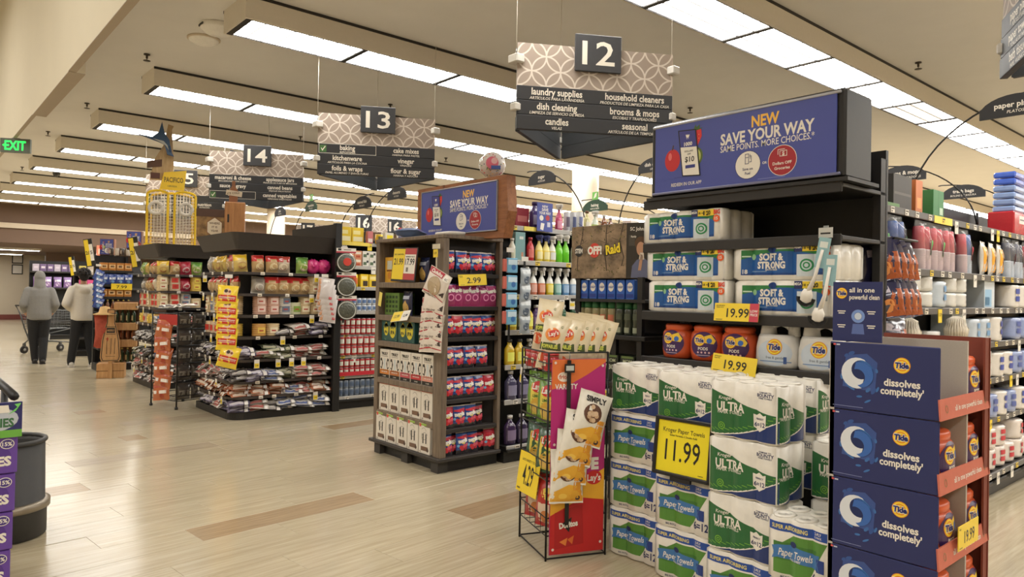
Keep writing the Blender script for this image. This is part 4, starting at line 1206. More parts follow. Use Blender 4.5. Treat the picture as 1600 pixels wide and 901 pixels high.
SEL = [carton('seltzer_carton', 'carton', 0.163, 0.262, 0.2, bk_w, seltzer_a(ink(c))) for c in ((206, 128, 56), (186, 110, 60), (190, 84, 92), (196, 60, 62), (222, 150, 130))]
def seltzer_b(top, tab):
    def art(b, w, h):
        b.rect(-w / 2 + .003, w / 2 - .003, h * 0.92, h - .003, top)
        if tab: b.disc(-w * 0.36, h * 0.93, w * 0.1, ink((210, 80, 74)), 0, 2, n=10)
        for i, (t0, t1) in enumerate(((0.2, 2.6), (2.9, 5.8), (0.6, 3.6))): b.ring(w * 0.05 * (i - 1), h * (0.72 - 0.1 * i), w * (0.2 + 0.04 * i), w * (0.215 + 0.04 * i), blk, 0, 1, n=14, a0=t0, a1=t1)
        for x in (-0.1, 0.16): b.rect(w * (x - 0.045), w * (x + 0.045), h * 0.34, h * 0.66, blk, 0, 2)
        b.rect(-w * 0.3, w * 0.34, h * 0.1, h * 0.24, ink((120, 92, 74)), 0, 1)
        b.disc(w * 0.3, h * 0.14, w * 0.1, ink((86, 66, 54)), 0, 2, n=9)
        b.text('12', -w * 0.34, h * 0.06, h * 0.05, blk, lay=2, bold=0.03)
    return art
CLA = carton('seltzer_carton', 'carton', 0.163, 0.262, 0.2, bk_w, seltzer_b(ink((206, 92, 76)), False))
CLB = carton('seltzer_carton', 'carton', 0.163, 0.258, 0.2, bk_w, seltzer_b(ink((150, 182, 74)), True))
def ipa(b, w, h):
    for cx, sc in ((-0.2, 0.75), (0.22, 1.0)):
        b.disc(w * cx, h * 0.5, w * 0.2 * sc, ink((222, 206, 60)), 0, 2, rz=h * 0.36 * sc, n=14)
        b.poly([(w * (cx - 0.22 * sc), h * 0.6), (w * cx, h * (0.5 + 0.44 * sc)), (w * (cx + 0.22 * sc), h * 0.6)], ink((222, 206, 60)), 0, 2)
        b.text('JUICY', w * cx, h * 0.6, h * 0.12 * sc, ink((40, 70, 60)), lay=3, w=w * 0.3 * sc, bold=0.03)
        b.text('IPA', w * cx, h * 0.38, h * 0.15 * sc, ink((30, 40, 40)), lay=3, w=w * 0.26 * sc, bold=0.04)
    rs = random.Random(2)
    for i in range(16): b.disc(w * rs.uniform(-0.46, 0.46), h * rs.choice((0.06, 0.1, 0.88, 0.94, 0.5)), w * 0.02, ink((110, 150, 120)), 0, 1, n=6)
IPA = carton('beer_carton', 'carton', 0.27, 0.215, 0.2, ink((44, 86, 82)), ipa)
def honey(b, w, h):
    for cx in (-0.22, 0.24):
        b.rect(w * (cx - 0.15), w * (cx + 0.15), h * 0.52, h * 0.86, ink((206, 206, 190)), 0, 1)
        b.rect(w * (cx - 0.17), w * (cx + 0.17), h * 0.44, h * 0.5, ink((120, 70, 30)), 0, 1)
        b.disc(w * cx, h * 0.28, w * 0.12, ink((214, 140, 50)), 0, 1, n=12)
    b.rect(w * 0.0, w * 0.008, 0.004, h - 0.004, ink((190, 134, 40)), 0, 2)
YB = carton('cider_carton', 'carton', 0.29, 0.235, 0.2, ink((232, 176, 60)), honey)
def gcan(b, w, h):
    for i in range(4):
        for j in range(4): b.rect(-w * 0.42 + i * w * 0.22, -w * 0.42 + i * w * 0.22 + w * 0.15, h * (0.12 + 0.21 * j), h * (0.24 + 0.21 * j), ink((46, 70, 36)), 0, 1)
GC = carton('green_carton', 'carton', 0.22, 0.205, 0.18, ink((98, 130, 56)), gcan)
dk_ = carton('beer_carton', 'carton', 0.13, 0.19, 0.2, ink((58, 60, 52)), lambda b, w, h: b.rect(-w * 0.4, w * 0.4, h * 0.55, h * 0.75, wht).rect(-w * 0.4, w * 0.4, h * 0.1, h * 0.3, ink((140, 150, 70))))
GW = 'cartons on the brown wooden shelf'
YB.put('yellow cider carton with two printed cans, topmost on the wooden shelf', WF.at(0.21, 0.06, FS[0]), 0, GW)
GC.put('green patterned carton on the second shelf of the wooden unit', WF.at(0.2, 0.06, FS[1]), 0.08, GW)
for i in range(2): IPA.put('teal beer carton with yellow badge, %s of the two' % ('left' if i == 0 else 'right'), WF.at(0.21 + i * 0.285, 0.03, FS[2]), 0, GW)
dk_.put('dark carton with white band, right of the teal beer cartons', WF.at(0.73, 0.05, FS[2]), 0, GW)
for i in range(5):
    SEL[i].put('cream seltzer carton with black foot, %s from the left on the fourth wooden shelf' % ORD[i + 1], WF.at(0.155 + i * 0.176, 0.02, FS[3]), 0.02, GW)
    CLA.put('white seltzer carton with orange rim, %s from the left on the fifth wooden shelf' % ORD[i + 1], WF.at(0.15 + i * 0.176, 0.02, FS[4]), 0.02, GW)
    CLB.put('white seltzer carton with green rim, %s from the left on the bottom wooden shelf' % ORD[i + 1], WF.at(0.14 + i * 0.179, 0.0, FS[5]), 0.02, GW)
# navy snack bags, price cards
def snackbag():
    b, sf = pillow(0.15, 0.22, 0.07, film((44, 50, 84)), seed=5)
    k = dict(step=(0.02, 0.02))
    b.rect(-0.05, 0.05, 0.15, 0.18, ink((186, 190, 206)), sf, 1, **k)
    b.disc(0, 0.07, 0.05, ink((206, 168, 92)), sf, 1, **k).poly([(-0.045, 0.09), (0, 0.14), (0.045, 0.09)], ink((206, 168, 92)), sf, 1, **k)
    return one('snack_bag', 'bag', b)
SB = snackbag()
SB.put('navy snack bag with gold print, beside the red and yellow price card', WF.at(0.67, 0.1, FS[0]), 0.0, 'navy snack bags on the wooden shelf')
SB.put('navy snack bag with gold print, next to the green carton', WF.at(0.41, 0.1, FS[1]), 0.0, 'navy snack bags on the wooden shelf')
SB.put('navy snack bag with gold print, half hidden behind the white hanging packs', WF.at(0.75, 0.12, FS[1]), 0.0, 'navy snack bags on the wooden shelf')
pc = MB().box(-0.2, 0.2, 0.0, 0.012, 0, 0.31, black, bev=0.003)
pc.rect(-0.19, 0.0, 0.02, 0.295, ink((240, 210, 40)), 0, 1).rect(0.0, 0.185, 0.02, 0.3, ink((186, 64, 66)), 0, 1).rect(0.005, 0.18, 0.075, 0.245, wht, 0, 2)
pc.text('21.99', -0.095, 0.18, 0.055, blk, 0, 2, w=0.15, bold=0.02).text('17.99', 0.092, 0.18, 0.055, blk, 0, 3, w=0.15, bold=0.02).text('BUY 1 SAVE WITH', -0.095, 0.245, 0.013, blk, 0, 2, w=0.15).text('MEMBER PRICE', 0.092, 0.225, 0.011, blk, 0, 3, w=0.14).rect(0.04, 0.075, 0.09, 0.13, ink((120, 112, 104)), 0, 3)
thing('price_card', 'tall yellow and red double price card on the wooden shelf', 'sign', (WF.o[0] + 0.47, WF.o[1] - 0.005, FS[0] + 0.005), rot=(math.radians(-5), math.radians(2), 0), me=pc.mesh('price_card'))
pc = MB().box(-0.14, 0.14, 0.0, 0.004, 0, 0.1, wht).rect(-0.138, 0.02, 0.002, 0.098, ink((242, 212, 50)), 0, 1).text('13.99', -0.06, 0.05, 0.03, blk, 0, 2, w=0.09).text('12.99', 0.08, 0.05, 0.024, blk, 0, 2, w=0.07)
thing('price_card', 'small yellow and white price card leaning over the second wooden shelf', 'sign', (WF.o[0] + 0.46, WF.o[1] - 0.03, FS[1] - 0.045), rot=(math.radians(-28), math.radians(-6), 0), me=pc.mesh('price_card'))
pc = MB().box(-0.025, 0.025, 0.0, 0.003, 0, 0.13, ink((236, 216, 110)))
thing('price_card', 'narrow pale yellow ticket stuck left of the green carton', 'sign', (WF.o[0] + 0.09, WF.o[1] - 0.01, FS[1] + 0.08), rot=(0, math.radians(12), 0), me=pc.mesh('price_card'))

# hanging white packs on a strip at the near corner
def crust(open_):
    b, sf = pillow(0.27, 0.24, 0.05, film((226, 214, 200), 0.4, 0.2), seed=8 + open_, wr=0.006)
    k = dict(step=(0.025, 0.025))
    b.rect(-0.13, 0.05, 0.19, 0.235, ink((176, 44, 58)), sf, 1, **k)
    b.text('Cadelina', -0.03, 0.212, 0.028, wht, sf, 2, w=0.14, bold=0.03, shear=0.1, **k)
    b.rect(0.06, 0.125, 0.18, 0.235, wht, sf, 1, **k)
    b.text('KC', 0.09, 0.2, 0.015, blk, sf, 2, **k)
    if open_:
        b.disc(-0.005, 0.105, 0.075, ink((186, 164, 132)), sf, 2, n=28, **k)
        b.ring(-0.005, 0.105, 0.074, 0.078, ink((150, 126, 96)), sf, 3, n=28, **k)
    b.poly([(-0.13, 0.02), (0.0, 0.035), (0.13, 0.015), (0.13, 0.022), (0.0, 0.045), (-0.13, 0.03)], ink((186, 52, 66)), sf, 1, **k)
    b.text('12 in. PIZZA CRUST', -0.03, 0.055 if not open_ else 0.013, 0.014, ink((90, 70, 66)), sf, 2, w=0.15, **k)
    b.poly([(0.07, 0.06), (0.12, 0.05), (0.12, 0.1)], ink((66, 52, 48)), sf, 1, **k)
    return one('pizza_crust_pack', 'food pack', b)
CR0, CR1 = crust(0), crust(1)
cs = thing('clip_strip', 'small strip with yellow ticket holding white packs on the wooden shelf corner', 'strip', (-4.90, 3.40, 1.12))
link('band', MB().box(-0.008, 0.008, -0.003, 0.0, 0, 0.76, mat((200, 190, 170), 0.4)).box(-0.05, 0.05, -0.01, -0.002, 0.74, 0.78, mat((214, 204, 180), 0.4)).mesh('band'), cs)
link('ticket', MB().box(-0.03, 0.03, -0.014, -0.01, 0.67, 0.735, mat((240, 208, 60), 0.5)).text('1.29', 0, 0.705, 0.016, blk, -0.014, 1).mesh('ticket'), cs)
CR1.put('white pizza crust pack with round window, hanging topmost on the corner strip', (-4.895, 3.355, 1.455), rot=(math.radians(-4), math.radians(24), 0.15), group='white pizza crust packs on the strip')
for i in range(5):
    CR0.put('white pizza crust pack on the corner strip, %s below the windowed one' % ORD[i + 1], (-4.90 + random.uniform(-0.012, 0.012), 3.352 - 0.002 * i, 1.30 - 0.073 * i), rot=(math.radians(-9), math.radians(random.uniform(-5, 5)), 0.15), group='white pizza crust packs on the strip')

# snack pouches on the side of the wooden shelf
WSF = Face(WF.o[0] + WW, WF.o[1], 90)
def candy(kind):
    c = {'mix': (42, 78, 150), 'black': (52, 46, 66), 'pink': (168, 60, 112), 'red': (196, 44, 66)}[kind]
    top, bot = film((214, 200, 186)), film((46, 42, 48))
    if kind == 'pink': top, bot = film((62, 50, 100)), film((172, 60, 108))
    b, sf = pillow(0.125, 0.19, 0.05, film(c), seed=len(kind), nx=7, nz=8, zone=lambda u, v, s: top if v > 0.86 else (bot if v < 0.22 else None))
    k = dict(step=(0.016, 0.02))
    if kind != 'pink':
        b.poly([(-0.06, 0.15), (0.06, 0.165), (0.06, 0.125), (-0.06, 0.14)], ink((196, 40, 56)), sf, 1, **k)
        b.text('nerds', 0.0, 0.118, 0.03, wht, sf, 3, w=0.095, bold=0.08, rot=0.12, **k)
        b.disc(0.002, 0.098, 0.02, ink((232, 210, 120)), sf, 2, rz=0.01, **k)
        for i, (x, z) in enumerate(((-0.02, 0.062), (0.012, 0.07), (0.03, 0.05), (-0.005, 0.045), (0.04, 0.078))): b.disc(x, z, 0.017, ink(((214, 50, 62), (226, 96, 112), (196, 40, 60))[i % 3]), sf, 2, n=9, **k)
        b.disc(-0.045, 0.075, 0.012, ink((120, 180, 220)), sf, 2, n=9, **k)
    else:
        b.text('nerds', 0.0, 0.135, 0.03, wht, sf, 3, w=0.095, bold=0.08, rot=0.12, **k)
        b.ring(0.005, 0.075, 0.02, 0.03, ink((236, 150, 190)), sf, 2, **k)
    return one('candy_pouch', 'pouch', b)
CD = {q: candy(q) for q in ('mix', 'black', 'pink', 'red')}
rowsC = [(SS[0], [('mix', .05), ('mix', .18), ('black', .26), ('mix', .345), ('mix', .46), ('black', .52)]),
         (SS[1], [('pink', .06), ('pink', .14), ('pink', .24), ('pink', .32), ('pink', .44), ('pink', .51)]),
         (SS[2], [('mix', .07), ('red', .15), ('mix', .26), ('mix', .36), ('mix', .46), ('black', .53)]),
         (SS[3], [('mix', .06), ('mix', .17), ('mix', .28), ('black', .36), ('mix', .42)]),
         (SS[4], [('mix', .06), ('mix', .17), ('mix', .28), ('mix', .39), ('red', .50)]),
         (SS[5], [('red', .06), ('mix', .18), ('mix', .30), ('black', .40)]),
         (SS[6], [('mix', .06), ('black', .14), ('mix', .22), ('mix', .33), ('black', .43), ('red', .52)])]
DESC = {'mix': 'blue and red candy pouch', 'black': 'dark candy pouch', 'pink': 'violet and pink candy pouch', 'red': 'red candy pouch'}
for r_, (z, L) in enumerate(rowsC):
    for i, (kd, u) in enumerate(L):
        CD[kd].put('%s, %s from the left, %s side shelf of the wooden unit' % (DESC[kd], ORD[i + 1], ORD[r_ + 1] if r_ < 6 else 'bottom'), WSF.at(u + 0.03, 0.035 + (0.03 if kd == 'black' else 0), z), PI / 2 + random.uniform(-0.16, 0.1), 'candy pouches on the wooden shelf side', (math.radians(random.uniform(-7, 0)), 0, PI / 2 + random.uniform(-0.16, 0.08)))
thing('price_sign', 'yellow 2.99 price sign above the violet candy pouches', 'sign', WSF.at(0.3, -0.02, 1.565), me=price_sign(0.3, 0.095, '2.99', 'SELECTED|VARIETIES').mesh('price_sign'), rot=(math.radians(-6), math.radians(-3), PI / 2))

# ------------------------------------------------------------------ wire snack rack
RF = Face(-3.325, 2.965, -21.5)
RW, RD, RH = 0.43, 0.37, 1.17
rk = thing('snack_rack', 'black wire snack rack with magenta side poster standing by the paper towels', 'rack', (RF.o[0], RF.o[1], 0), RF.rz)
wire = mat((30, 29, 28), 0.35, metal=0.4)
for (x, y) in ((0, 0), (RW, 0), (0, RD), (RW, RD)):
    link('leg', MB().tube([(x, y, 0.0), (x, y, RH)], 0.0065, wire, 8).mesh('leg'), rk)
for z in (0.012, RH, 0.78):
    link('hoop', MB().tube([(0, 0, z), (RW, 0, z), (RW, RD, z), (0, RD, z)], 0.005, wire, 6, closed=True, smooth=False).mesh('hoop'), rk)
for z in (0.14, 0.45, 0.74, 1.01):
    b = MB()
    for zz in (z, z + 0.1): b.tube([(0, 0, zz), (RW, 0, zz), (RW, RD, zz), (0, RD, zz)], 0.004, wire, 5, closed=True, smooth=False)
    for i in range(6): b.tube([(RW * i / 5, 0, z + 0.1), (RW * i / 5, 0, z), (RW * i / 5, RD, z)], 0.0025, wire, 4)
    link('basket', b.mesh('basket'), rk)
b = MB()
for i in range(6): b.tube([(0, RD * i / 5, 0.3 if i % 5 else 0), (0, RD * i / 5, RH)], 0.003, wire, 4)
b.box(0.02, 0.26, RD - 0.01, RD - 0.004, 0.2, 1.0, offwhite)
link('back_wires', b.mesh('back_wires'), rk)
# poster on the side towards the paper towels: local -y of the part is the outer side
po = MB().box(0.0, 0.335, 0, 0.006, 0, 1.10, ink((186, 42, 120), 0.4))
po.poly([(0, 0.93), (0.1, 0.95), (0.22, 1.01), (0.335, 1.08), (0.335, 1.098), (0.002, 1.098)], ink((226, 118, 56)), 0, 1)
po.disc(0.075, 1.0, 0.04, ink((240, 226, 210)), 0, 2, rz=0.028).text('frito', 0.075, 1.0, 0.024, ink((200, 90, 60)), 0, 3, bold=0.02).text('VARIETY', 0.09, 0.945, 0.028, wht, 0, 2, w=0.14, bold=0.03)
po.text('THE', 0.19, 0.72, 0.06, wht, 0, 1, w=0.13, bold=0.06).text('CHIPS', 0.19, 0.63, 0.06, ink((232, 130, 70)), 0, 1, w=0.2, bold=0.06).text('INSIDE', 0.16, 0.5, 0.06, wht, 0, 1, w=0.28, bold=0.06)
po.poly([(0.002, 0.28), (0.002, 0.5), (0.13, 0.44), (0.335, 0.38), (0.335, 0.28)], ink((214, 96, 44)), 0, 2)
po.poly([(0.002, 0.2), (0.002, 0.38), (0.12, 0.36), (0.335, 0.47), (0.335, 0.26)], ink((238, 176, 50)), 0, 3)
po.disc(0.27, 0.42, 0.05, ink((206, 44, 40)), 0, 4, rz=0.04).text("Lay's", 0.27, 0.42, 0.035, wht, 0, 5, w=0.085, bold=0.03)
po.poly([(0.002, 0.002), (0.333, 0.002), (0.333, 0.29), (0.2, 0.31), (0.002, 0.22)], ink((196, 38, 40)), 0, 4)
po.poly([(0.03, 0.03), (0.21, 0.05), (0.2, 0.27), (0.16, 0.265), (0.03, 0.235)], ink((176, 30, 34)), 0, 5)
po.poly([(0.07, 0.17), (0.135, 0.205), (0.12, 0.12)], blk, 0, 6).text('Doritos', 0.115, 0.165, 0.03, wht, 0, 7, w=0.115, bold=0.05, rot=0.1)
po.poly([(0.06, 0.07), (0.11, 0.09), (0.1, 0.045)], ink((230, 130, 60)), 0, 6).poly([(0.11, 0.08), (0.15, 0.1), (0.14, 0.05)], ink((220, 110, 50)), 0, 6)
for x, z in ((0.02, 1.08), (0.315, 1.06), (0.02, 0.03), (0.315, 0.05), (0.3, 0.6), (0.02, 0.62)): po.disc(x, z, 0.008, ink((230, 214, 206)), 0, 8, n=10)
pp = link('poster', po.mesh('poster'), rk, (RW + 0.012, 0.015, 0.035), PI / 2)
def chip(body, art, seed, w=0.2, h=0.28, t=0.09):
    b, sf = pillow(w, h, t, film(body, 0.3, 0.4), seed=seed, wr=0.007)
    k = dict(step=(0.025, 0.025))
    art(b, sf, k, w, h)
    return one('chip_bag', 'chips', b)
def art_cream(b, sf, k, w, h):
    b.disc(-0.005, h * 0.68, 0.045, ink((232, 140, 60)), sf, 1, rz=0.04, **k)
    b.disc(0.0, h * 0.7, 0.036, ink((206, 60, 44)), sf, 2, rz=0.022, rot=0.4, **k)
    b.text("Lay's", 0.0, h * 0.7, 0.022, wht, sf, 3, w=0.062, bold=0.03, rot=0.4, **k)
    b.poly([(-0.07, h * 0.36), (0.06, h * 0.4), (0.05, h * 0.54), (-0.07, h * 0.5)], ink((70, 84, 44)), sf, 1, **k)
    b.text('POPPABLES', -0.01, h * 0.45, 0.02, ink((214, 220, 90)), sf, 2, w=0.1, bold=0.04, rot=0.1, **k)
    b.disc(-0.04, h * 0.24, 0.035, ink((216, 90, 50)), sf, 1, **k)
    b.disc(0.0, h * 0.2, 0.025, ink((226, 120, 60)), sf, 2, **k)
    b.text('G', 0.04, h * 0.84, 0.014, ink((110, 120, 70)), sf, 1, **k)
def art_green(b, sf, k, w, h):
    b.rect(-0.055, 0.045, 0.02, h * 0.75, ink((226, 206, 90)), sf, 1, **k)
    b.disc(0.0, h * 0.68, 0.05, ink((206, 44, 40)), sf, 2, rz=0.035, **k)
    b.text("Lay's", 0.0, h * 0.68, 0.034, wht, sf, 3, w=0.085, bold=0.03, **k)
    b.disc(0.0, h * 0.28, 0.05, ink((224, 178, 70)), sf, 2, rz=0.045, **k)
    b.disc(-0.02, h * 0.22, 0.03, ink((240, 206, 110)), sf, 3, **k)
    b.text('LIMÓN', 0.0, h * 0.48, 0.016, ink((60, 110, 40)), sf, 2, bold=0.03, **k)
def art_red(b, sf, k, w, h):
    b.disc(0.0, h * 0.7, 0.045, ink((226, 200, 90)), sf, 2, rz=0.035, **k)
    b.text("Lay's", 0.0, h * 0.7, 0.03, ink((196, 40, 40)), sf, 3, w=0.08, bold=0.03, **k)
    b.rect(-0.06, 0.05, 0.03, h * 0.5, ink((222, 196, 170)), sf, 1, **k)
    b.disc(0.0, h * 0.22, 0.04, ink((206, 130, 70)), sf, 2, **k)
CHC = chip((226, 212, 180), art_cream, 2, w=0.165, h=0.31)
CHG = chip((106, 150, 52), art_green, 3)
CHD = chip((44, 84, 56), art_green, 4)
CHR = chip((176, 44, 40), art_red, 5)
def art_simple(b, sf, k, w, h):
    b.poly([(-0.1, 0.01), (0.1, 0.01), (0.1, h * 0.3), (0.0, h * 0.36), (-0.1, h * 0.2)], ink((240, 180, 60)), sf, 1, **k)
    b.text('SIMPLY', 0.0, h * 0.86, 0.03, blk, sf, 2, w=0.13, bold=0.04, **k)
    b.disc(-0.01, h * 0.6, 0.055, ink((92, 56, 36)), sf, 2, rz=0.055, **k)
    rs = random.Random(5)
    for i in range(11):
        a, r = rs.uniform(0, 2 * PI), rs.uniform(0, 0.04)
        b.disc(-0.01 + r * math.cos(a), h * 0.6 + r * math.sin(a), 0.014, ink((214, 184, 150) if i % 2 else (196, 160, 124)), sf, 3 + i % 2, n=8, **k)
    b.poly([(0.03, h * 0.5), (0.1, h * 0.52), (0.1, 0.01), (0.02, 0.01)], ink((236, 160, 50)), sf, 1, **k)
    b.text('white cheddar', 0.055, h * 0.42, 0.01, wht, sf, 2, w=0.06, **k)
    b.disc(-0.03, h * 0.14, 0.025, ink((250, 206, 90)), sf, 2, rz=0.015, **k)
    b.disc(0.065, h * 0.1, 0.014, ink((70, 50, 60)), sf, 2, n=10, **k)
CHS = chip((232, 226, 212), art_simple, 6, w=0.21, h=0.3, t=0.07)
RM = Matrix.Translation((RF.o[0], RF.o[1], 0)) @ Matrix.Rotation(RF.rz, 4, 'Z')
def rput(kind, lb, x, y, z, rz, rx=0, ry=0, group=None):
    p = RM @ Vector((x, y, z))
    return kind.put(lb, p, group=group, rot=(math.radians(rx), math.radians(ry), RF.rz + math.radians(rz)))
GX = 'cream chip bags standing on top of the wire rack'
for i, (x, y, z, rz, ry) in enumerate(((0.2, 0.06, 1.16, 45, 8), (0.30, 0.05, 1.06, 52, 10), (0.33, 0.12, 1.06, 52, 11), (0.34, 0.18, 1.06, 52, 12), (0.35, 0.235, 1.06, 55, 13), (0.35, 0.30, 1.06, 58, 15))):
    rput(CHC, 'cream chip bag on top of the wire rack, %s from the left' % ORD[i + 1] if i else 'tallest cream chip bag, propped on the red dip tubs', x, y, z, rz, -2, ry, GX)
for i in range(2): rput(CHC, 'cream chip bag at the back of the rack top, only its crimped top showing, %s' % ('left' if i == 0 else 'right'), 0.2 + 0.05 * i, 0.26 + 0.06 * i, 1.08, 45, 4, 6, GX)
for k_, z, kd, nm in ((1, 0.75, CHG, 'bright green'), (2, 0.46, CHD, 'dark green'), (3, 0.15, CHR, 'red')):
    for i in range(2): rput(kd, '%s chip bag in the wire rack, %s one of its basket' % (nm, 'left' if i == 0 else 'right'), 0.13 + 0.19 * i, 0.07 - 0.012 * i, z, 38 - 6 * i, -4, 2, 'chip bags in the wire rack baskets')
dip = MB().lathe([(0.042, 0), (0.045, 0.01), (0.045, 0.085), (0.04, 0.09)], [film((180, 44, 44)), film((180, 44, 44)), film((226, 206, 180))], 18).lathe([(0.047, 0.088), (0.047, 0.1), (0.0, 0.101)], mat((190, 60, 56), 0.4), 18)
dip.rect(-0.02, 0.02, 0.03, 0.06, ink((236, 220, 190)), lathe_surf([(0.045, 0), (0.045, 0.1)]), 1, step=(0.01, 0))
DIP = one('dip_tub', 'dip tub', dip)
for i in range(4):
    rput(DIP, 'red dip tub in the top basket of the wire rack, %s from the left' % ORD[i + 1], 0.05 + 0.097 * i, 0.05, 1.015 + 0.045, 0, group='dip tubs in the wire rack')
# clip strip with five bags in front of the poster
PF = Matrix(RM) @ Matrix.Translation((RW + 0.02, 0.015, 0)) @ Matrix.Rotation(PI / 2, 4, 'Z')
cs = link('clip_strip', None)
cs.matrix_world = PF @ Matrix.Translation((0.1, 0, 0.2))
tag(cs, 'black clip strip hooked on the rack over the magenta poster', 'strip')
link('band', MB().box(-0.012, 0.012, -0.006, -0.002, 0, 0.93, black).tube([(0, -0.004, 0.93), (0, -0.014, 0.96), (0, 0.004, 0.975)], 0.003, steel, 6).mesh('band'), cs)
link('ticket', MB().box(-0.03, 0.03, -0.016, -0.008, 0.86, 0.91, black).rect(-0.024, 0.024, 0.872, 0.9, ink((190, 196, 190)), -0.016, 1).mesh('ticket'), cs)
for i, (x, z, ry) in enumerate(((0.17, 0.66, 18), (0.115, 0.55, 13), (0.095, 0.44, 8), (0.085, 0.33, 3))):
    p = PF @ Vector((x, -0.062 + 0.012 * i, z))
    CHS.put('white and orange snack bag hanging on the black strip, %s from the top' % ORD[i + 1], p, rot=(math.radians(-5), math.radians(ry), RF.rz + PI / 2), group='snack bags hanging on the black strip')
ps = price_sign(0.21, 0.24, '4.29', '').text('LAYS VARIETY 7.75 OZ', 0, 0.195, 0.014, blk, 0, 1, w=0.15)
p = RM @ Vector((0.17, -0.03, 0.31))
thing('price_sign', 'square yellow 4.29 price sign hung on the wire rack', 'sign', p, me=ps.mesh('price_sign'), rot=(math.radians(-6), math.radians(4), RF.rz + 0.25))
p = RM @ Vector((-0.01, 0.0, 1.0))
thing('price_ticket', 'narrow white and yellow ticket hanging at the rack corner', 'ticket', p, me=MB().box(-0.012, 0.012, -0.006, -0.003, -0.05, 0.05, wht).rect(-0.01, 0.01, -0.045, 0.0, ink((240, 210, 60)), -0.006, 1).mesh('price_ticket'), rot=(0, math.radians(14), RF.rz))

# ------------------------------------------------------------------ side wing with the insect repellent sign
OF = Face(-3.56, 3.62, 0)
OW = 0.66
OB = 0.5
wg = thing('wing_display', 'black side display with leaf-patterned insect repellent sign box on top', 'display', (OF.o[0], OF.o[1], 0))
camo = streaked('woodland_print', (74, 60, 42), (166, 140, 110), 7, 0.55, stretch=(1.0, 1, 1.3))
hb = MB().box(0, OB, 0, 0.2, 0, 0.36, camo, bev=0.002)
rs = random.Random(11)
bark = ink((64, 50, 36)); leafc = ink((96, 92, 44))
for (x, z0, z1) in ((0.06, 0.05, 0.36), (0.33, 0.05, 0.36), (0.46, 0.08, 0.36)):
    xx = x
    for s in range(5):
        za, zb = z0 + (z1 - z0) * s / 5, z0 + (z1 - z0) * (s + 1) / 5
        x2 = xx + rs.uniform(-0.02, 0.025)
        hb.decal([[(xx - 0.004, za), (xx + 0.005, za), (x2 + 0.004, zb), (x2 - 0.003, zb)]], bark, 0, 1)
        if s > 1: 
            e = rs.choice((-1, 1)) * rs.uniform(0.04, 0.09)
            hb.decal([[(x2, zb - 0.004), (x2 + e, zb + 0.025), (x2 + e, zb + 0.027), (x2, zb)]] if e > 0 else [[(x2 + e, zb + 0.02), (x2, zb - 0.002), (x2, zb + 0.001), (x2 + e, zb + 0.023)]], bark, 0, 1)
        xx = x2
for i in range(70):
    hb.disc(rs.uniform(0.01, OB - 0.01), rs.uniform(0.2, 0.355) if i % 3 else rs.uniform(0.01, 0.1), rs.uniform(0.004, 0.012), ink(((92, 86, 40), (70, 66, 34), (128, 112, 64))[i % 3]), 0, 2, rz=0.004, n=6, rot=rs.uniform(0, 3))
hb.disc(0.075, 0.19, 0.04, ink((38, 36, 34)), 0, 4, n=22).text('STEM', 0.075, 0.19, 0.03, wht, 0, 5, w=0.07, bold=0.03)
hb.disc(0.22, 0.19, 0.05, ink((206, 66, 52)), 0, 4, n=22).text('OFF!', 0.222, 0.19, 0.05, wht, 0, 5, w=0.13, bold=0.05)
hb.text('Raid', 0.385, 0.195, 0.062, blk, 0, 4, w=0.14, bold=0.08, rot=0.12).text('Raid', 0.385, 0.195, 0.058, ink((242, 214, 40)), 0, 5, w=0.125, bold=0.04, rot=0.12)
# right side face with a printed picture of a child drinking
Ms = Matrix.Translation((OB, 0, 0)) @ Matrix.Rotation(math.radians(24), 4, 'Z') @ Matrix.Scale(0.8, 4, (1, 0, 0))
hb.box(0, .22, 0.001, .02, 0, .36, camo, M=Ms)
hb.rect(0, 0.22, 0.001, 0.359, ink((52, 46, 38)), 0, 1, M=Ms)
hb.text('SC Johnson', 0.11, 0.32, 0.022, wht, 0, 2, w=0.16, bold=0.02, M=Ms)
hb.rect(0.02, 0.07, 0.21, 0.28, ink((76, 70, 60)), 0, 2, M=Ms).text('Family', 0.06, 0.27, 0.012, wht, 0, 3, M=Ms)
hb.poly([(0.04, 0.002), (0.2, 0.002), (0.19, 0.1), (0.15, 0.13), (0.09, 0.12), (0.05, 0.08)], ink((104, 108, 136)), 0, 2, M=Ms)
hb.disc(0.12, 0.19, 0.035, ink((196, 148, 116)), 0, 4, rz=0.045, M=Ms).disc(0.12, 0.225, 0.05, ink((92, 64, 40)), 0, 3, rz=0.045, M=Ms)
hb.poly([(0.1, 0.05), (0.125, 0.05), (0.14, 0.14), (0.12, 0.16)], ink((196, 150, 120)), 0, 5, M=Ms).poly([(0.105, 0.12), (0.15, 0.12), (0.145, 0.165), (0.115, 0.165)], ink((220, 206, 190)), 0, 5, M=Ms)
link('sign_box', hb.mesh('sign_box'), wg, (0, 0, 1.615))
for x, y in ((0.05, 0.02), (0.36, 0.05), (OW - 0.06, 0.02), (0.05, 0.4), (OW - 0.06, 0.4)): link('post', MB().box(x - 0.02, x + 0.02, y, y + 0.03, 0, 1.62, black).mesh('post'), wg)
for z in (1.24, 0.93, 0.6, 0.3): link('shelf', MB().box(0, OW, 0.0, 0.42, z - 0.03, z, black, bev=0.004).mesh('shelf'), wg)
link('back_panel', MB().box(0, OW, 0.42, 0.44, 0, 1.6, mat((52, 44, 38), 0.7)).mesh('back_panel'), wg)
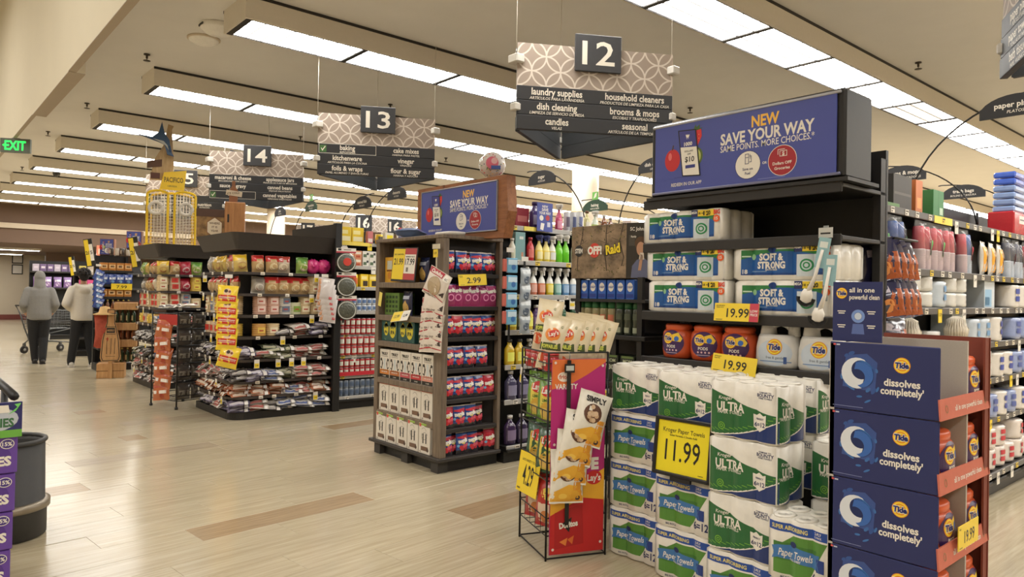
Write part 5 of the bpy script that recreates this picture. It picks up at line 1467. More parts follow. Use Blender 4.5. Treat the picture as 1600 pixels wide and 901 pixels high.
gcn = MB().lathe([(0.03, 0), (0.032, 0.004), (0.032, 0.165), (0.028, 0.175)], [mat((60, 66, 50), 0.4), film((150, 140, 100)), film((150, 140, 100))], 16).lathe([(0.031, 0.172), (0.031, 0.205), (0.026, 0.218), (0.0, 0.222)], mat((40, 104, 60), 0.4), 16)
sfc = lathe_surf([(0.032, 0), (0.032, 0.2)])
gcn.rect(-0.026, 0.026, 0.06, 0.13, ink((196, 110, 80)), sfc, 1, step=(0.009, 0)).rect(-0.026, 0.026, 0.01, 0.05, ink((110, 116, 70)), sfc, 1, step=(0.009, 0))
CAN1 = one('spray_can', 'spray can', gcn)
gcn = MB().lathe([(0.03, 0), (0.032, 0.004), (0.032, 0.165), (0.028, 0.175)], film((52, 58, 44)), 16).lathe([(0.031, 0.172), (0.031, 0.205), (0.026, 0.218), (0.0, 0.222)], mat((36, 92, 52), 0.4), 16)
gcn.rect(-0.02, 0.02, 0.015, 0.05, ink((150, 154, 130)), sfc, 1, step=(0.009, 0)).rect(-0.024, 0.024, 0.1, 0.14, ink((80, 86, 66)), sfc, 1, step=(0.009, 0))
CAN2 = one('spray_can', 'spray can', gcn)
for i in range(8): (CAN1 if i < 5 else CAN2).put('green-capped %s spray can under the leaf-patterned sign, %s from the left' % ('pale' if i < 5 else 'dark', ORD[i + 1]), OF.at(0.05 + 0.072 * i, 0.06, 1.241), 0, 'green-capped spray cans on the side display')
bxm = MB().box(-0.035, 0.035, 0, 0.1, 0, 0.13, ink((46, 96, 184)), bev=0.002).disc(0, 0.08, 0.024, wht, 0, 1, rz=0.03).rect(-0.03, 0.03, 0.01, 0.035, ink((36, 60, 140)), 0, 1).text('DEEP', 0, 0.08, 0.014, ink((40, 70, 150)), 0, 2)
BX = one('blue_box', 'box', bxm)
link('shelf', MB().box(0, OW, 0.0, 0.42, 1.455, 1.475, black).mesh('shelf'), wg)
for i in range(6): BX.put('small blue repellent box just under the leaf-patterned sign, %s from the left' % ORD[i + 1], OF.at(0.1 + 0.082 * i, 0.03, 1.476), 0, 'blue repellent boxes on the side display')
mbx = MB().box(-0.06, 0.06, 0, 0.15, 0, 0.17, ink((40, 46, 34)), bev=0.002).text('MOM', 0, 0.135, 0.022, ink((200, 206, 170)), 0, 1).text('30', 0, 0.09, 0.03, ink((210, 214, 190)), 0, 1, bold=0.03).rect(-0.05, 0.05, 0.155, 0.17, ink((110, 130, 70)), 0, 1)
MX = one('dark_carton', 'carton', mbx)
for i in range(3): MX.put('dark green carton numbered 30 beside the bath tissue shelf, %s from the left' % ORD[i + 1], OF.at(0.2 + 0.14 * i, 0.05, 0.931), 0, 'dark green cartons on the side display')
# ------------------------------------------------------------------ tortilla racks
def tortilla_rack(x0, y0, label, L=1.22, wide=1.2):
    """near corner at x0,y0; shelves wrap round the corner"""
    r = thing('tortilla_rack', label, 'rack', (x0, y0, 0))
    def outline(e, rad=0.16):
        pts = [(-wide - e, -e), (-rad, -e)]
        pts += [(-rad + (rad + e) * math.sin(a), rad - (rad + e) * math.cos(a)) for a in [PI / 2 * i / 7 for i in range(1, 7)]]
        return pts + [(e, rad), (e, L), (-wide - e, L)]
    link('base', MB().prismz(outline(0.02), 0.0, 0.085, black).mesh('base'), r)
    link('core', MB().box(-wide + 0.34, -0.4, 0.36, L, 0.085, 2.0, mat((36, 32, 30), 0.6)).mesh('core'), r)
    tm = [MB().box(0, 0.05, -0.003, 0, -0.016, 0.02, c).rect(0.006, 0.04, -0.008, 0.0, ink((110, 100, 90)), -0.003, 1).mesh('price_tag') for c in (white, mat((226, 216, 196), 0.5))]
    ty = MB().box(0, 0.06, -0.004, 0, -0.085, 0.015, white).rect(0.004, 0.056, -0.082, -0.03, ink((240, 208, 50)), -0.004, 1).text('1.99', 0.03, -0.055, 0.016, blk, -0.004, 2).mesh('price_tag')
    for k, z in enumerate(TZ):
        e = 0.0 if k < 4 else 0.035
        s = link('shelf', MB().prismz(outline(e), z - 0.03, z, mat((52, 46, 42), 0.45, var=0.1), side=mat((66, 58, 54), 0.4)).mesh('shelf'), r)
        u = 0.2 + random.random() * 0.1
        while u < L - 0.1:
            link('price_tag', ty if random.random() < 0.25 else random.choice(tm), s, (e + 0.001, u, z - 0.017), PI / 2)
            u += 0.14 + random.random() * 0.22
        u = -wide + 0.1
        while u < -0.25:
            link('price_tag', ty if random.random() < 0.25 else random.choice(tm), s, (u, -e - 0.001, z - 0.017))
            u += 0.16 + random.random() * 0.25
    c0, c1 = outline(-0.02, 0.04), outline(0.05, 0.04)
    n = len(c0)
    vs = [(x, y, 1.955) for x, y in c0] + [(x, y, 2.15) for x, y in c1]
    fs = [(i, (i + 1) % n, n + (i + 1) % n, n + i) for i in range(n)] + [tuple(range(n - 1, -1, -1)), tuple(range(n, 2 * n))]
    link('canopy', MB().add(vs, fs, mat((56, 50, 46), 0.5, var=0.1)).mesh('canopy'), r)
    link('end_panel', MB().box(-wide - 0.05, 0.05, L, L + 0.03, 0, 2.33, mat((44, 40, 38), 0.5)).mesh('end_panel'), r)
    link('upright', MB().box(0.0, 0.08, L - 0.02, L + 0.07, 0, 2.34, black, bev=0.005).mesh('upright'), r)
    return r
TZ = (1.70, 1.45, 1.20, 0.95, 0.69, 0.44, 0.265)
T1 = (-8.25, 2.95); T2 = (-11.4, 2.95)
tortilla_rack(*T1, 'black wraparound tortilla rack with rounded corner, nearer of the two')
tortilla_rack(*T2, 'black wraparound tortilla rack under the yellow cage display')

def tbag(body, top, lab, seed, w=0.17, h=0.2, t=0.11):
    tf = film(top)
    b, sf = pillow(w, h, t, film(body), seed=seed, nx=6, nz=8, wr=0.01, zone=lambda u, v, s: tf if v > 0.68 + 0.1 * math.sin(u * 5 + seed) else None)
    k = dict(step=(0.022, 0.02))
    b.disc(0, h * 0.36, w * 0.3, ink(lab), sf, 1, rz=h * 0.22, n=14, **k).disc(0.01, h * 0.38, w * 0.17, ink(body), sf, 2, rz=h * 0.12, n=10, **k)
    b.ring(0.0, h * 0.36, w * 0.2, w * 0.23, ink((150, 60, 40)), sf, 3, n=10, a0=3.4, a1=6.0, **k)
    return one('tortilla_bag', 'tortillas', b)
TB = {'red': tbag((196, 160, 110), (206, 50, 46), (226, 206, 160), 1), 'yel': tbag((206, 178, 100), (238, 196, 50), (190, 150, 90), 2), 'mag': tbag((176, 50, 70), (186, 40, 60), (226, 190, 190), 3),
      'grn': tbag((150, 176, 84), (110, 160, 70), (236, 226, 190), 4), 'gry': tbag((170, 160, 144), (150, 140, 130), (206, 196, 180), 5), 'wht': tbag((222, 206, 176), (206, 196, 180), (196, 60, 56), 6), 'cla': tbag((196, 176, 150), (196, 70, 60), (230, 216, 190), 7)}
TBD = {'red': 'red-topped bag of corn tortillas', 'yel': 'yellow-topped tortilla bag', 'mag': 'crimson tortilla bag', 'grn': 'green tortilla bag', 'gry': 'plain grey tortilla bag', 'wht': 'cream tortilla bag with red badge', 'cla': 'clear tortilla bag with red closure'}
pk = MB()
pr = [(0.0, 0.0), (0.05, 0.004), (0.085, 0.035), (0.095, 0.075), (0.085, 0.115), (0.05, 0.145), (0.012, 0.15), (0.016, 0.165), (0.0, 0.168)]
vs = []
seg = 30
for r, z in pr:
    for i in range(seg):
        a = 2 * PI * i / seg
        q = r * (1 + 0.06 * math.cos(15 * a))
        vs.append((q * math.cos(a), -z * 0.8 + 0.07, 0.095 + q * math.sin(a)))
pk.add(vs, [(j * seg + i, j * seg + (i + 1) % seg, (j + 1) * seg + (i + 1) % seg, (j + 1) * seg + i) for j in range(len(pr) - 1) for i in range(seg)], film((222, 60, 130)), True)
TB['pnk'] = one('tortilla_bag', 'tortillas', pk)
TBD['pnk'] = 'round pleated hot pink tortilla bag'
def tstack(col, band, h=0.15):
    n = max(4, int(h / 0.022))
    b = MB()
    pr = [(0.0, 0.0)]
    for i in range(n): pr += [(0.078, h * (i + 0.1) / n), (0.086, h * (i + 0.5) / n), (0.078, h * (i + 0.9) / n)]
    b.lathe(pr + [(0.0, h)], film(col), 16, sx=1.0, sy=0.9)
    if band: b.rect(-0.045, 0.045, h * 0.25, h * 0.7, ink(band), lambda x, z: -0.9 * math.sqrt(max(0, 0.087 ** 2 - x * x)), 1, step=(0.02, 0)).rect(-0.03, 0.02, h * 0.4, h * 0.5, ink((180, 60, 50)), lambda x, z: -0.9 * math.sqrt(max(0, 0.087 ** 2 - x * x)), 2, step=(0.02, 0))
    return one('tortilla_stack', 'tortillas', b)
TS = {'bei': tstack((216, 190, 146), (236, 222, 190)), 'pin': tstack((206, 160, 140), (226, 200, 186)), 'whi': tstack((206, 200, 190), (110, 120, 140)), 'gre': tstack((206, 206, 170), (130, 160, 70)), 'ora': tstack((212, 158, 84), (226, 190, 90)), 'yel': tstack((226, 190, 84), (240, 214, 90)), 'redw': tstack((216, 190, 160), (206, 60, 50))}
TSD = {'bei': 'beige stack of tortillas in clear wrap', 'pin': 'pinkish stack of tortillas', 'whi': 'pale grey stack of tortillas', 'gre': 'green-labelled stack of tortillas', 'ora': 'orange stack of tortillas', 'yel': 'yellow stack of tortillas', 'redw': 'stack of tortillas with red label'}
def tflat(body, stripe, seed):
    b = MB()
    p, sf = pillow(0.24, 0.25, 0.04, film(body), seed=seed, nx=7, nz=7, wr=0.013, pinch=-0.02)
    k = dict(step=(0.03, 0.03))
    p.rect(-0.1, 0.05, 0.02, 0.04, ink(stripe), sf, 1, **k).disc(0.02, 0.14, 0.05, ink(stripe), sf, 1, n=12, **k).rect(0.06, 0.1, 0.0, 0.2, ink((226, 220, 212)), sf, 1, **k).rect(-0.08, 0.03, 0.025, 0.04, ink((236, 230, 220)), sf, 2, **k)
    p.rect(-0.05, 0.05, 0.12, 0.155, ink((236, 230, 220)), sf, 2, **k)
    # lie it down: the lower edge hangs to the front
    p.v = [(x, z - 0.25 + 0.25, -y + 0.02 - (0.02 if z < 0.03 else 0)) for x, y, z in p.v]
    return one('tortilla_pack', 'tortillas', p)
TF = {'ora': tflat((190, 120, 86), (214, 196, 176), 1), 'whi': tflat((200, 190, 176), (176, 96, 88), 2), 'blu': tflat((196, 192, 188), (96, 110, 156), 3), 'grn': tflat((104, 108, 86), (176, 172, 140), 4), 'dar': tflat((104, 96, 94), (170, 164, 160), 5), 'pur': tflat((112, 104, 124), (196, 190, 200), 6), 'pin': tflat((204, 180, 166), (186, 104, 98), 7)}
TFD = {'ora': 'orange flat tortilla pack', 'whi': 'white and red flat tortilla pack', 'blu': 'white and blue flat tortilla pack', 'grn': 'dark green flat tortilla pack', 'dar': 'dark grey flat tortilla pack', 'pur': 'violet flat tortilla pack', 'pin': 'pale pink flat tortilla pack'}
def fill(F, z, spec, shelfname, grp, d0=0.11):
    """spec: (store, kind, u, how many high[, depth])"""
    cnt = {}
    for it in spec:
        store, kd, u, n = it[:4]
        dd = it[4] if len(it) > 4 else d0
        n += 1 if store is TF else 0
        for j in range(n):
            key = (id(store), kd)
            cnt[key] = cnt.get(key, 0) + 1
            D = TBD if store is TB else TSD if store is TS else TFD
            lb = '%s, %s from the left, %s' % (D[kd], ORD[min(30, cnt[key])], shelfname)
            if store is TB: store[kd].put(lb, F.at(u, dd - 0.02, z), F.rz, grp, (math.radians(random.uniform(-6, 3)), math.radians(random.uniform(-5, 5)), F.rz + random.uniform(-.25, .25)))
            elif store is TS: store[kd].put(lb, F.at(u + random.uniform(-.006, .006), dd - 0.01, z + j * 0.151 * 0.62), F.rz + random.uniform(-.2, .2), grp)
            else: store[kd].put(lb, F.at(u + random.uniform(-.025, .025), -0.02 + random.uniform(-.05, .04), z + 0.004 + j * 0.027), F.rz, grp, (math.radians(random.uniform(-3, 9)), math.radians(random.uniform(-7, 7)), F.rz + random.uniform(-.28, .28)))
for k_ in TS: TS[k_].parts = [(None, TS[k_].parts[0][1])]
S1 = Face(T1[0], T1[1], 90); N1 = Face(T1[0] - 1.2, T1[1], 0)
S2 = Face(T2[0], T2[1], 90); N2 = Face(T2[0] - 1.2, T2[1], 0)
g1, g2 = 'tortillas on the near corner rack', 'tortillas on the second corner rack'
nm = lambda s, side, rk: '%s shelf %s, %s' % (s, side, rk)
A = 'near rack'
fill(S1, 1.70, [(TB, 'yel', .10, 1), (TB, 'red', .30, 1), (TB, 'red', .47, 1), (TB, 'cla', .60, 1), (TB, 'grn', .84, 1), (TB, 'pnk', .99, 1), (TB, 'pnk', 1.13, 1)], 'top side shelf, near rack', g1)
fill(S1, 1.45, [(TB, 'gry', .30, 1), (TB, 'red', .46, 1), (TB, 'red', .61, 1), (TB, 'red', .75, 1), (TB, 'red', .88, 1), (TS, 'bei', 1.01, 2), (TS, 'bei', 1.15, 2)], 'second side shelf, near rack', g1)
fill(S1, 1.20, [(TS, 'pin', .33, 2), (TS, 'pin', .49, 2), (TS, 'whi', .63, 2), (TS, 'gre', .76, 1), (TS, 'bei', .89, 2), (TS, 'bei', 1.02, 2), (TS, 'bei', 1.15, 2)], 'third side shelf, near rack', g1)
fill(S1, 0.95, [(TS, 'ora', .33, 1), (TS, 'bei', .49, 1), (TF, 'whi', .82, 3), (TF, 'pur', 1.05, 4), (TF, 'dar', .62, 1)], 'fourth side shelf, near rack', g1)
fill(S1, 0.69, [(TF, 'pur', .12, 3), (TF, 'whi', .32, 2), (TF, 'grn', .46, 4), (TF, 'grn', .62, 3), (TF, 'pin', .82, 3), (TF, 'whi', 1.03, 4)], 'fifth side shelf, near rack', g1)
fill(S1, 0.44, [(TF, 'dar', .1, 3), (TF, 'pur', .26, 3), (TF, 'blu', .45, 3), (TF, 'grn', .63, 3), (TF, 'whi', .84, 4), (TF, 'pin', 1.04, 4)], 'sixth side shelf, near rack', g1)
fill(S1, 0.265, [(TF, 'ora', .1, 4), (TF, 'ora', .3, 3), (TF, 'ora', .53, 3), (TF, 'blu', .7, 2), (TF, 'pin', .86, 3), (TF, 'ora', 1.06, 3)], 'seventh side shelf, near rack', g1)
fill(S1, 0.09, [(TF, 'pur', .08, 3), (TF, 'whi', .28, 3), (TF, 'dar', .46, 2), (TF, 'blu', .62, 4), (TF, 'blu', .83, 4), (TF, 'blu', 1.04, 4)], 'bottom side shelf, near rack', g1)
NU = [0.16 + 0.165 * i for i in range(6)]
fr_rows = [(1.70, [(TB, k, u, 1) for k, u in zip(('gry', 'yel', 'yel', 'yel', 'red', 'cla'), NU)]), (1.45, [(TB, 'red', u, 1) for u in NU]), (1.20, [(TS, k, u, 2) for k, u in zip(('bei', 'whi', 'ora', 'ora', 'ora', 'bei'), NU)]),
           (0.95, [(TS, k, u, 1) for k, u in zip(('redw', 'redw', 'redw', 'yel', 'yel', 'yel'), NU)]), (0.69, [(TF, k, u, 3) for k, u in zip(('dar', 'pur', 'dar', 'dar', 'pur'), (.15, .36, .57, .78, .98))]),
           (0.44, [(TF, k, u, 3) for k, u in zip(('whi', 'pin', 'whi', 'pin', 'dar'), (.15, .36, .57, .78, .98))]), (0.265, [(TF, 'ora', u, 4) for u in (.15, .36, .57, .78, .98)]), (0.09, [(TF, k, u, 3) for k, u in zip(('dar', 'pur', 'pur', 'whi', 'pur'), (.15, .36, .57, .78, .98))])]
SHN = ('top', 'second', 'third', 'fourth', 'fifth', 'sixth', 'seventh', 'bottom')
for (z, sp), s in zip(fr_rows, SHN): fill(N1, z, sp, '%s front shelf, near rack' % s, g1)
# second rack: only the part left of the near rack shows
U2 = (.1, .26, .42, .57)
r2 = [(1.70, [(TB, k, u, 1) for k, u in zip(('yel', 'red', 'mag', 'grn'), U2)]), (1.45, [(TS, 'bei', U2[0], 2), (TS, 'redw', U2[1], 2), (TB, 'mag', U2[2], 1), (TS, 'yel', U2[3], 2)]), (1.20, [(TS, 'bei', U2[0], 2), (TS, 'redw', U2[1], 2), (TS, 'whi', U2[2], 2), (TS, 'bei', U2[3], 1)]),
      (0.95, [(TF, 'blu', .12, 3), (TF, 'dar', .32, 4), (TF, 'whi', .54, 3)]), (0.69, [(TF, 'grn', .12, 3), (TF, 'whi', .34, 3), (TF, 'dar', .55, 3)]), (0.44, [(TF, 'pur', .12, 3), (TF, 'dar', .34, 3)]), (0.265, [(TF, 'dar', .12, 3), (TF, 'whi', .34, 3)]), (0.09, [(TF, 'pin', .12, 3), (TF, 'dar', .34, 3)])]
for (z, sp), s in zip(r2, SHN): fill(S2, z, sp, '%s side shelf, far rack' % s, g2)
U3 = (.14, .36, .58, .8, 1.0)
r3 = [(1.70, [(TB, k, u, 1) for k, u in zip(('grn', 'yel', 'red', 'red', 'yel'), U3)]), (1.45, [(TB, k, u, 1) for k, u in zip(('gry', 'red', 'red', 'wht', 'red'), U3)]), (1.20, [(TS, k, u, 2) for k, u in zip(('redw', 'redw', 'bei', 'redw', 'redw'), U3)]),
      (0.95, [(TS, k, u, 1) for k, u in zip(('yel', 'redw', 'yel', 'yel', 'ora'), U3)]), (0.69, [(TF, 'dar', u, 3) for u in U3]), (0.44, [(TF, k, u, 3) for k, u in zip(('grn', 'dar', 'whi', 'dar', 'grn'), U3)]), (0.265, [(TF, 'whi', u, 3) for u in U3]), (0.09, [(TF, k, u, 2) for k, u in zip(('pin', 'pin', 'dar', 'dar', 'pin'), U3)])]
for (z, sp), s in zip(r3, SHN): fill(N2, z, sp, '%s front shelf, far rack' % s, g2)

# hanging strips at the near rack
def hang_strip(label, x, y, z0, ln, rz):
    t = thing('clip_strip', label, 'strip', (x, y, z0), rz)
    link('band', MB().box(-0.012, 0.012, -0.003, 0.0, 0, ln, black).box(-0.04, 0.04, -0.006, 0.0, ln - 0.04, ln, white).mesh('band'), t)
    return t
sp_, sf = pillow(0.22, 0.24, 0.07, film((240, 206, 50)), seed=9, wr=0.008)
k = dict(step=(0.025, 0.025))
sp_.rect(-0.095, 0.095, 0.06, 0.13, ink((206, 60, 40)), sf, 1, **k).rect(-0.085, 0.085, 0.1, 0.108, wht, sf, 2, **k).rect(-0.08, 0.08, 0.085, 0.09, wht, sf, 2, **k).disc(0.0, 0.165, 0.04, ink((226, 190, 150)), sf, 1, **k).disc(-0.015, 0.175, 0.02, ink((60, 40, 34)), sf, 2, **k).disc(0.022, 0.17, 0.014, ink((120, 60, 40)), sf, 2, **k)
YBAG = one('snack_bag', 'chips', sp_)
hang_strip('black clip strip with yellow snack bags on the near tortilla rack corner', -8.13, 2.84, 0.8, 0.86, math.radians(62))
for i, z in enumerate((1.30, 1.16, 1.05, 0.94, 0.82, 0.63)):
    YBAG.put('yellow and red snack bag hanging on the rack corner, %s from the top' % ORD[i + 1], (-8.08 + 0.004 * i, 2.80, z), rot=(math.radians(-7 if i < 5 else -3), math.radians(4 if i < 5 else 14), math.radians(62)), group='yellow snack bags on the strip')
wp, sf = pillow(0.2, 0.3, 0.06, film((206, 196, 190), 0.2, 0.7), seed=12, wr=0.01)
wp.rect(-0.09, -0.06, 0.02, 0.28, ink((206, 150, 110)), sf, 1, **k).rect(0.05, 0.09, 0.04, 0.07, ink((196, 90, 90)), sf, 1, **k).rect(-0.04, 0.04, 0.24, 0.275, ink((230, 226, 220)), sf, 1, **k)
WBAG = one('wafer_bag', 'snacks', wp)
hang_strip('clip strip with silvery bags at the far end of the near tortilla rack', -8.18, 4.02, 1.2, 0.5, math.radians(75))
for i, z in enumerate((1.36, 1.29, 1.23, 1.17, 1.11)):
    WBAG.put('silvery bag hanging at the near tortilla rack end, %s from the top' % ORD[i + 1], (-8.12, 3.98 + 0.012 * i, z), rot=(math.radians(-10), math.radians(8), math.radians(72)), group='silvery bags on the strip')
ws_ = MB().box(-0.12, 0.12, -0.002, 0.0, 0.25, 0.31, wht).rect(-0.12, 0.12, 0.25, 0.27, ink((196, 70, 84)), -0.002, 1).rect(-0.1, -0.06, 0.28, 0.305, blk, -0.002, 1).rect(-0.03, 0.06, 0.285, 0.295, ink((120, 110, 100)), -0.002, 1)
ws_.lathe([(0.0, -0.04), (0.06, -0.038), (0.1, -0.025), (0.125, 0.0), (0.11, 0.02), (0.0, 0.025)], mat((82, 84, 72), 0.35, var=0.5, scale=60, coat=0.6, bump=0.8), 22, M=Matrix.Translation((0, -0.005, 0.13)) @ Matrix.Rotation(PI / 2, 4, 'X') @ Matrix.Scale(-1, 4, (0, 0, 1)))
ws_.ring(0, 0.13, 0.1, 0.112, ink((200, 200, 190)), -0.036, 1)
w2_ = MB(); w2_.v, w2_.f, w2_.m, w2_.sm, w2_.mats = list(ws_.v), list(ws_.f), list(ws_.m), list(ws_.sm), list(ws_.mats)
w2_.disc(0.01, 0.14, 0.05, ink((210, 70, 56)), -0.05, 2)
WR0, WR1 = one('pie_pan_pack', 'pan pack', ws_), one('pie_pan_pack', 'pan pack', w2_)
hang_strip('clip strip with round pan packs on the end post of the tortilla rack', -8.15, 4.26, 1.1, 0.95, math.radians(72))
for i, z in enumerate((1.72, 1.42, 1.13)):
    (WR1 if i == 0 else WR0).put('hanging round foil pan pack %s' % ('with bright red label, topmost on the post', 'without red label, second on the post', 'without red label, lowest on the post')[i], (-8.10, 4.26 + 0.01 * i, z), math.radians(70), 'round pan packs on the post', None)

# things on top of the racks
cage_y = mat((236, 196, 36), 0.4)
cg = thing('cage_display', 'yellow wire trap display with two life rings and leaping fish sign', 'display', (-12.0, 3.29, 2.15), math.radians(74))
def grid_panel(wd, ht, arch):
    b = MB()
    top = [(-wd / 2, 0, 0), (-wd / 2, 0, ht - arch)] + [(-wd / 2 + wd * (0.5 - 0.5 * math.cos(PI * i / 8)), 0, ht - arch + arch * math.sin(PI * i / 8)) for i in range(1, 8)] + [(wd / 2, 0, ht - arch), (wd / 2, 0, 0)]
    b.tube(top, 0.02, cage_y, 6, closed=True, smooth=False)
    g = MB()
    n = int(wd / 0.045)
    for i in range(1, n): g.tube([(-wd / 2 + wd * i / n, 0.004, 0), (-wd / 2 + wd * i / n, 0.004, ht - arch * 0.5)], 0.004, offwhite, 4)
    m = int(ht / 0.05)
    for j in range(1, m): g.tube([(-wd / 2, 0.004, ht * j / m), (wd / 2, 0.004, ht * j / m)], 0.004, offwhite, 4)
    return b.mesh('cage_frame'), g.mesh('wire_grid')
for x, y, rz, wd in ((-0.2, 0.0, -14, 0.3), (0.19, 0.0, 20, 0.32), (0.0, 0.28, 0, 0.6)):
    fm, gm = grid_panel(wd, 0.86, 0.06)
    f = link('cage_frame', fm, cg, (x, y, 0), math.radians(rz))
    link('wire_grid', gm, f)
link('base', MB().box(-0.38, 0.38, -0.08, 0.34, 0, 0.03, cage_y).mesh('base'), cg)
rg = []
for i in range(20): rg.append((0.09 * math.cos(2 * PI * i / 20), 0, 0.09 * math.sin(2 * PI * i / 20)))
RG = MB().tube(rg, 0.026, offwhite, 10, closed=True).mesh('life_ring')
for x in (-0.22, 0.2): link('life_ring', RG, cg, (x, -0.07, 0.58))
sg = MB().prism([(-0.18, 0), (0.17, 0.0), (0.2, 0.32), (-0.12, 0.27)], -0.02, 0.0, mat((244, 204, 40), 0.4)).text('PACIFICO', 0.02, 0.16, 0.075, ink((90, 70, 30)), -0.02, 1, w=0.27, bold=0.02).text('CERVEZA', 0.0, 0.06, 0.022, ink((110, 90, 40)), -0.02, 1)
link('sign_board', sg.mesh('sign_board'), cg, (0, 0.02, 0.88))
tan = streaked('driftwood', (176, 146, 104), (206, 178, 136), 5, 0.7, stretch=(6, 6, 1))
sp9 = link('sign_post', MB().prism([(-0.17, 0), (0.07, 0), (0.09, 0.25), (0.06, 0.75), (0.08, 0.8), (0.02, 0.82), (-0.03, 0.5), (-0.12, 0.3)], 0.0, 0.05, tan).prism([(-0.2, 0.16), (-0.04, 0.2), (-0.04, 0.3), (-0.2, 0.26)], -0.02, 0.0, mat((96, 66, 50), 0.6)).prism([(-0.16, 0.02), (-0.06, 0.02), (-0.06, 0.1), (-0.16, 0.1)], -0.02, 0.0, mat((96, 60, 50), 0.6)).mesh('sign_post'), cg, (-0.1, 0.05, 1.03))
sp9.scale = (1.3, 1, 1.08)
fs_ = MB()
fish = [(-0.25, 0.12), (-0.1, 0.1), (-0.03, 0.17), (0.0, 0.3), (0.03, 0.16), (0.08, 0.08), (0.1, -0.06), (0.13, -0.12), (0.06, -0.1), (0.03, 0.02), (-0.04, 0.05), (-0.1, 0.07)]
fs_.prism(fish, -0.03, 0.03, mat((52, 84, 124), 0.35)).prism([(-0.09, 0.08), (0.02, 0.06), (0.07, 0.0), (0.09, -0.07), (0.04, 0.01), (-0.04, 0.055)], -0.034, -0.03, mat((190, 196, 196), 0.4)).tube([(0.08, -0.06, 0), (0.1, 0, -0.1)], 0.015, mat((52, 84, 124), 0.35), 6)
ff = link('fish_figure', fs_.mesh('fish_figure'), cg, (-0.16, -0.03, 1.55))
ff.scale = (1.35, 1, 1.25)
# printed case, wooden cabinet and bottle-opener board
bt = MB().box(-0.22, 0.22, -0.12, 0.12, 0, 0.38, streaked('brown_print', (84, 60, 36), (176, 138, 84), 8, 0.5)).box(-0.225, 0.225, -0.124, 0.124, 0.3, 0.4, mat((84, 58, 44), 0.5))
hx = [(0.11 * math.sin(2 * PI * i / 6), 0.16 + 0.14 * math.cos(2 * PI * i / 6)) for i in range(6)]
bt.poly(hx, ink((126, 80, 50)), -0.12, 1).poly([(x * 0.92, 0.16 + (z - 0.16) * 0.92) for x, z in hx], ink((226, 212, 186)), -0.12, 2)
for t_, z in (('WHERE', 0.215), ('IT IS', 0.165), ('YEAR', 0.115)): bt.text(t_, 0, z, 0.026, ink((90, 60, 40)), -0.12, 3, bold=0.02)
thing('printed_case', 'brown printed drink case with pale hexagon label on the tortilla rack', 'case', (-9.9, 3.26, 2.15), math.radians(70), me=bt.mesh('printed_case'))
oak = streaked('honey_oak', (156, 104, 58), (190, 134, 80), 4, 0.45, stretch=(9, 9, 1))
cb = thing('wooden_cabinet', 'small honey-coloured wooden cabinet standing on the near tortilla rack', 'cabinet', (-9.18, 3.27, 2.15), math.radians(68))
link('body', MB().box(-0.12, 0.12, -0.1, 0.12, 0, 0.44, oak, bev=0.006).mesh('body'), cb)
dr = link('door', MB().box(-0.11, 0.115, -0.118, -0.102, 0.01, 0.43, oak, bev=0.004).mesh('door'), cb)
link('handle', MB().box(-0.085, -0.065, -0.13, -0.118, 0.18, 0.28, black, bev=0.003).mesh('handle'), dr)
bt = MB().prism([(-0.05, 0), (0.05, 0), (0.055, 0.15), (0.02, 0.2), (0.02, 0.27), (-0.02, 0.27), (-0.02, 0.2), (-0.05, 0.15)], -0.01, 0.01, mat((140, 90, 56), 0.5)).box(-0.1, 0.09, -0.02, -0.011, 0.08, 0.145, mat((206, 190, 164), 0.6), M=Matrix.Rotation(0.12, 4, 'Y')).text('ICE COLD', 0, 0.115, 0.025, ink((90, 70, 50)), -0.0205, 1, w=0.15, rot=0.12).box(-0.05, 0.05, -0.03, 0.03, -0.005, 0.0, oak)
thing('bottle_board', 'brown bottle-shaped board with tan sign standing on the wooden cabinet', 'sign', (-9.2, 3.25, 2.596), math.radians(68), me=bt.mesh('bottle_board'))

# wire stand before the racks
WS = Face(-9.92, 2.52, 17)
wk = thing('wire_stand', 'low black wire stand with orange snack bags beside the near tortilla rack', 'rack', (WS.o[0], WS.o[1], 0), WS.rz)
ww_, wd_, wh_ = 0.54, 0.44, 1.2
for x, y in ((0, 0), (ww_, 0), (0, wd_), (ww_, wd_)): link('leg', MB().tube([(x, y, 0), (x, y, wh_)], 0.009, wire, 6).lathe([(0.02, 0), (0.02, 0.03), (0.0, 0.03)], black, 8, (x, y, 0)).mesh('leg'), wk)
for z in (0.1, 0.34, 0.56, 0.78, 0.99, 1.18):
    b = MB()
    for zz in (z, z + 0.06): b.tube([(0, 0, zz), (ww_, 0, zz), (ww_, wd_, zz), (0, wd_, zz)], 0.005, wire, 4, closed=True, smooth=False)
    for i in range(8): b.tube([(ww_ * i / 7, 0, z), (ww_ * i / 7, wd_, z)], 0.003, wire, 4)
    link('basket', b.mesh('basket'), wk)
link('header_card', MB().box(0.16, ww_, -0.012, -0.008, 1.04, 1.17, mat((176, 44, 40), 0.5)).mesh('header_card'), wk)
ob, sf = pillow(0.24, 0.22, 0.08, film((184, 98, 56)), seed=14, wr=0.01)
ob.rect(-0.08, 0.09, 0.08, 0.12, ink((236, 226, 216)), sf, 1, **k).disc(0.03, 0.05, 0.03, ink((160, 60, 36)), sf, 1, **k).rect(-0.1, 0.1, 0.15, 0.2, ink((170, 70, 44)), sf, 1, **k)
OBAG = one('snack_bag', 'chips', ob)
WM = Matrix.Translation((WS.o[0], WS.o[1], 0)) @ Matrix.Rotation(WS.rz, 4, 'Z')
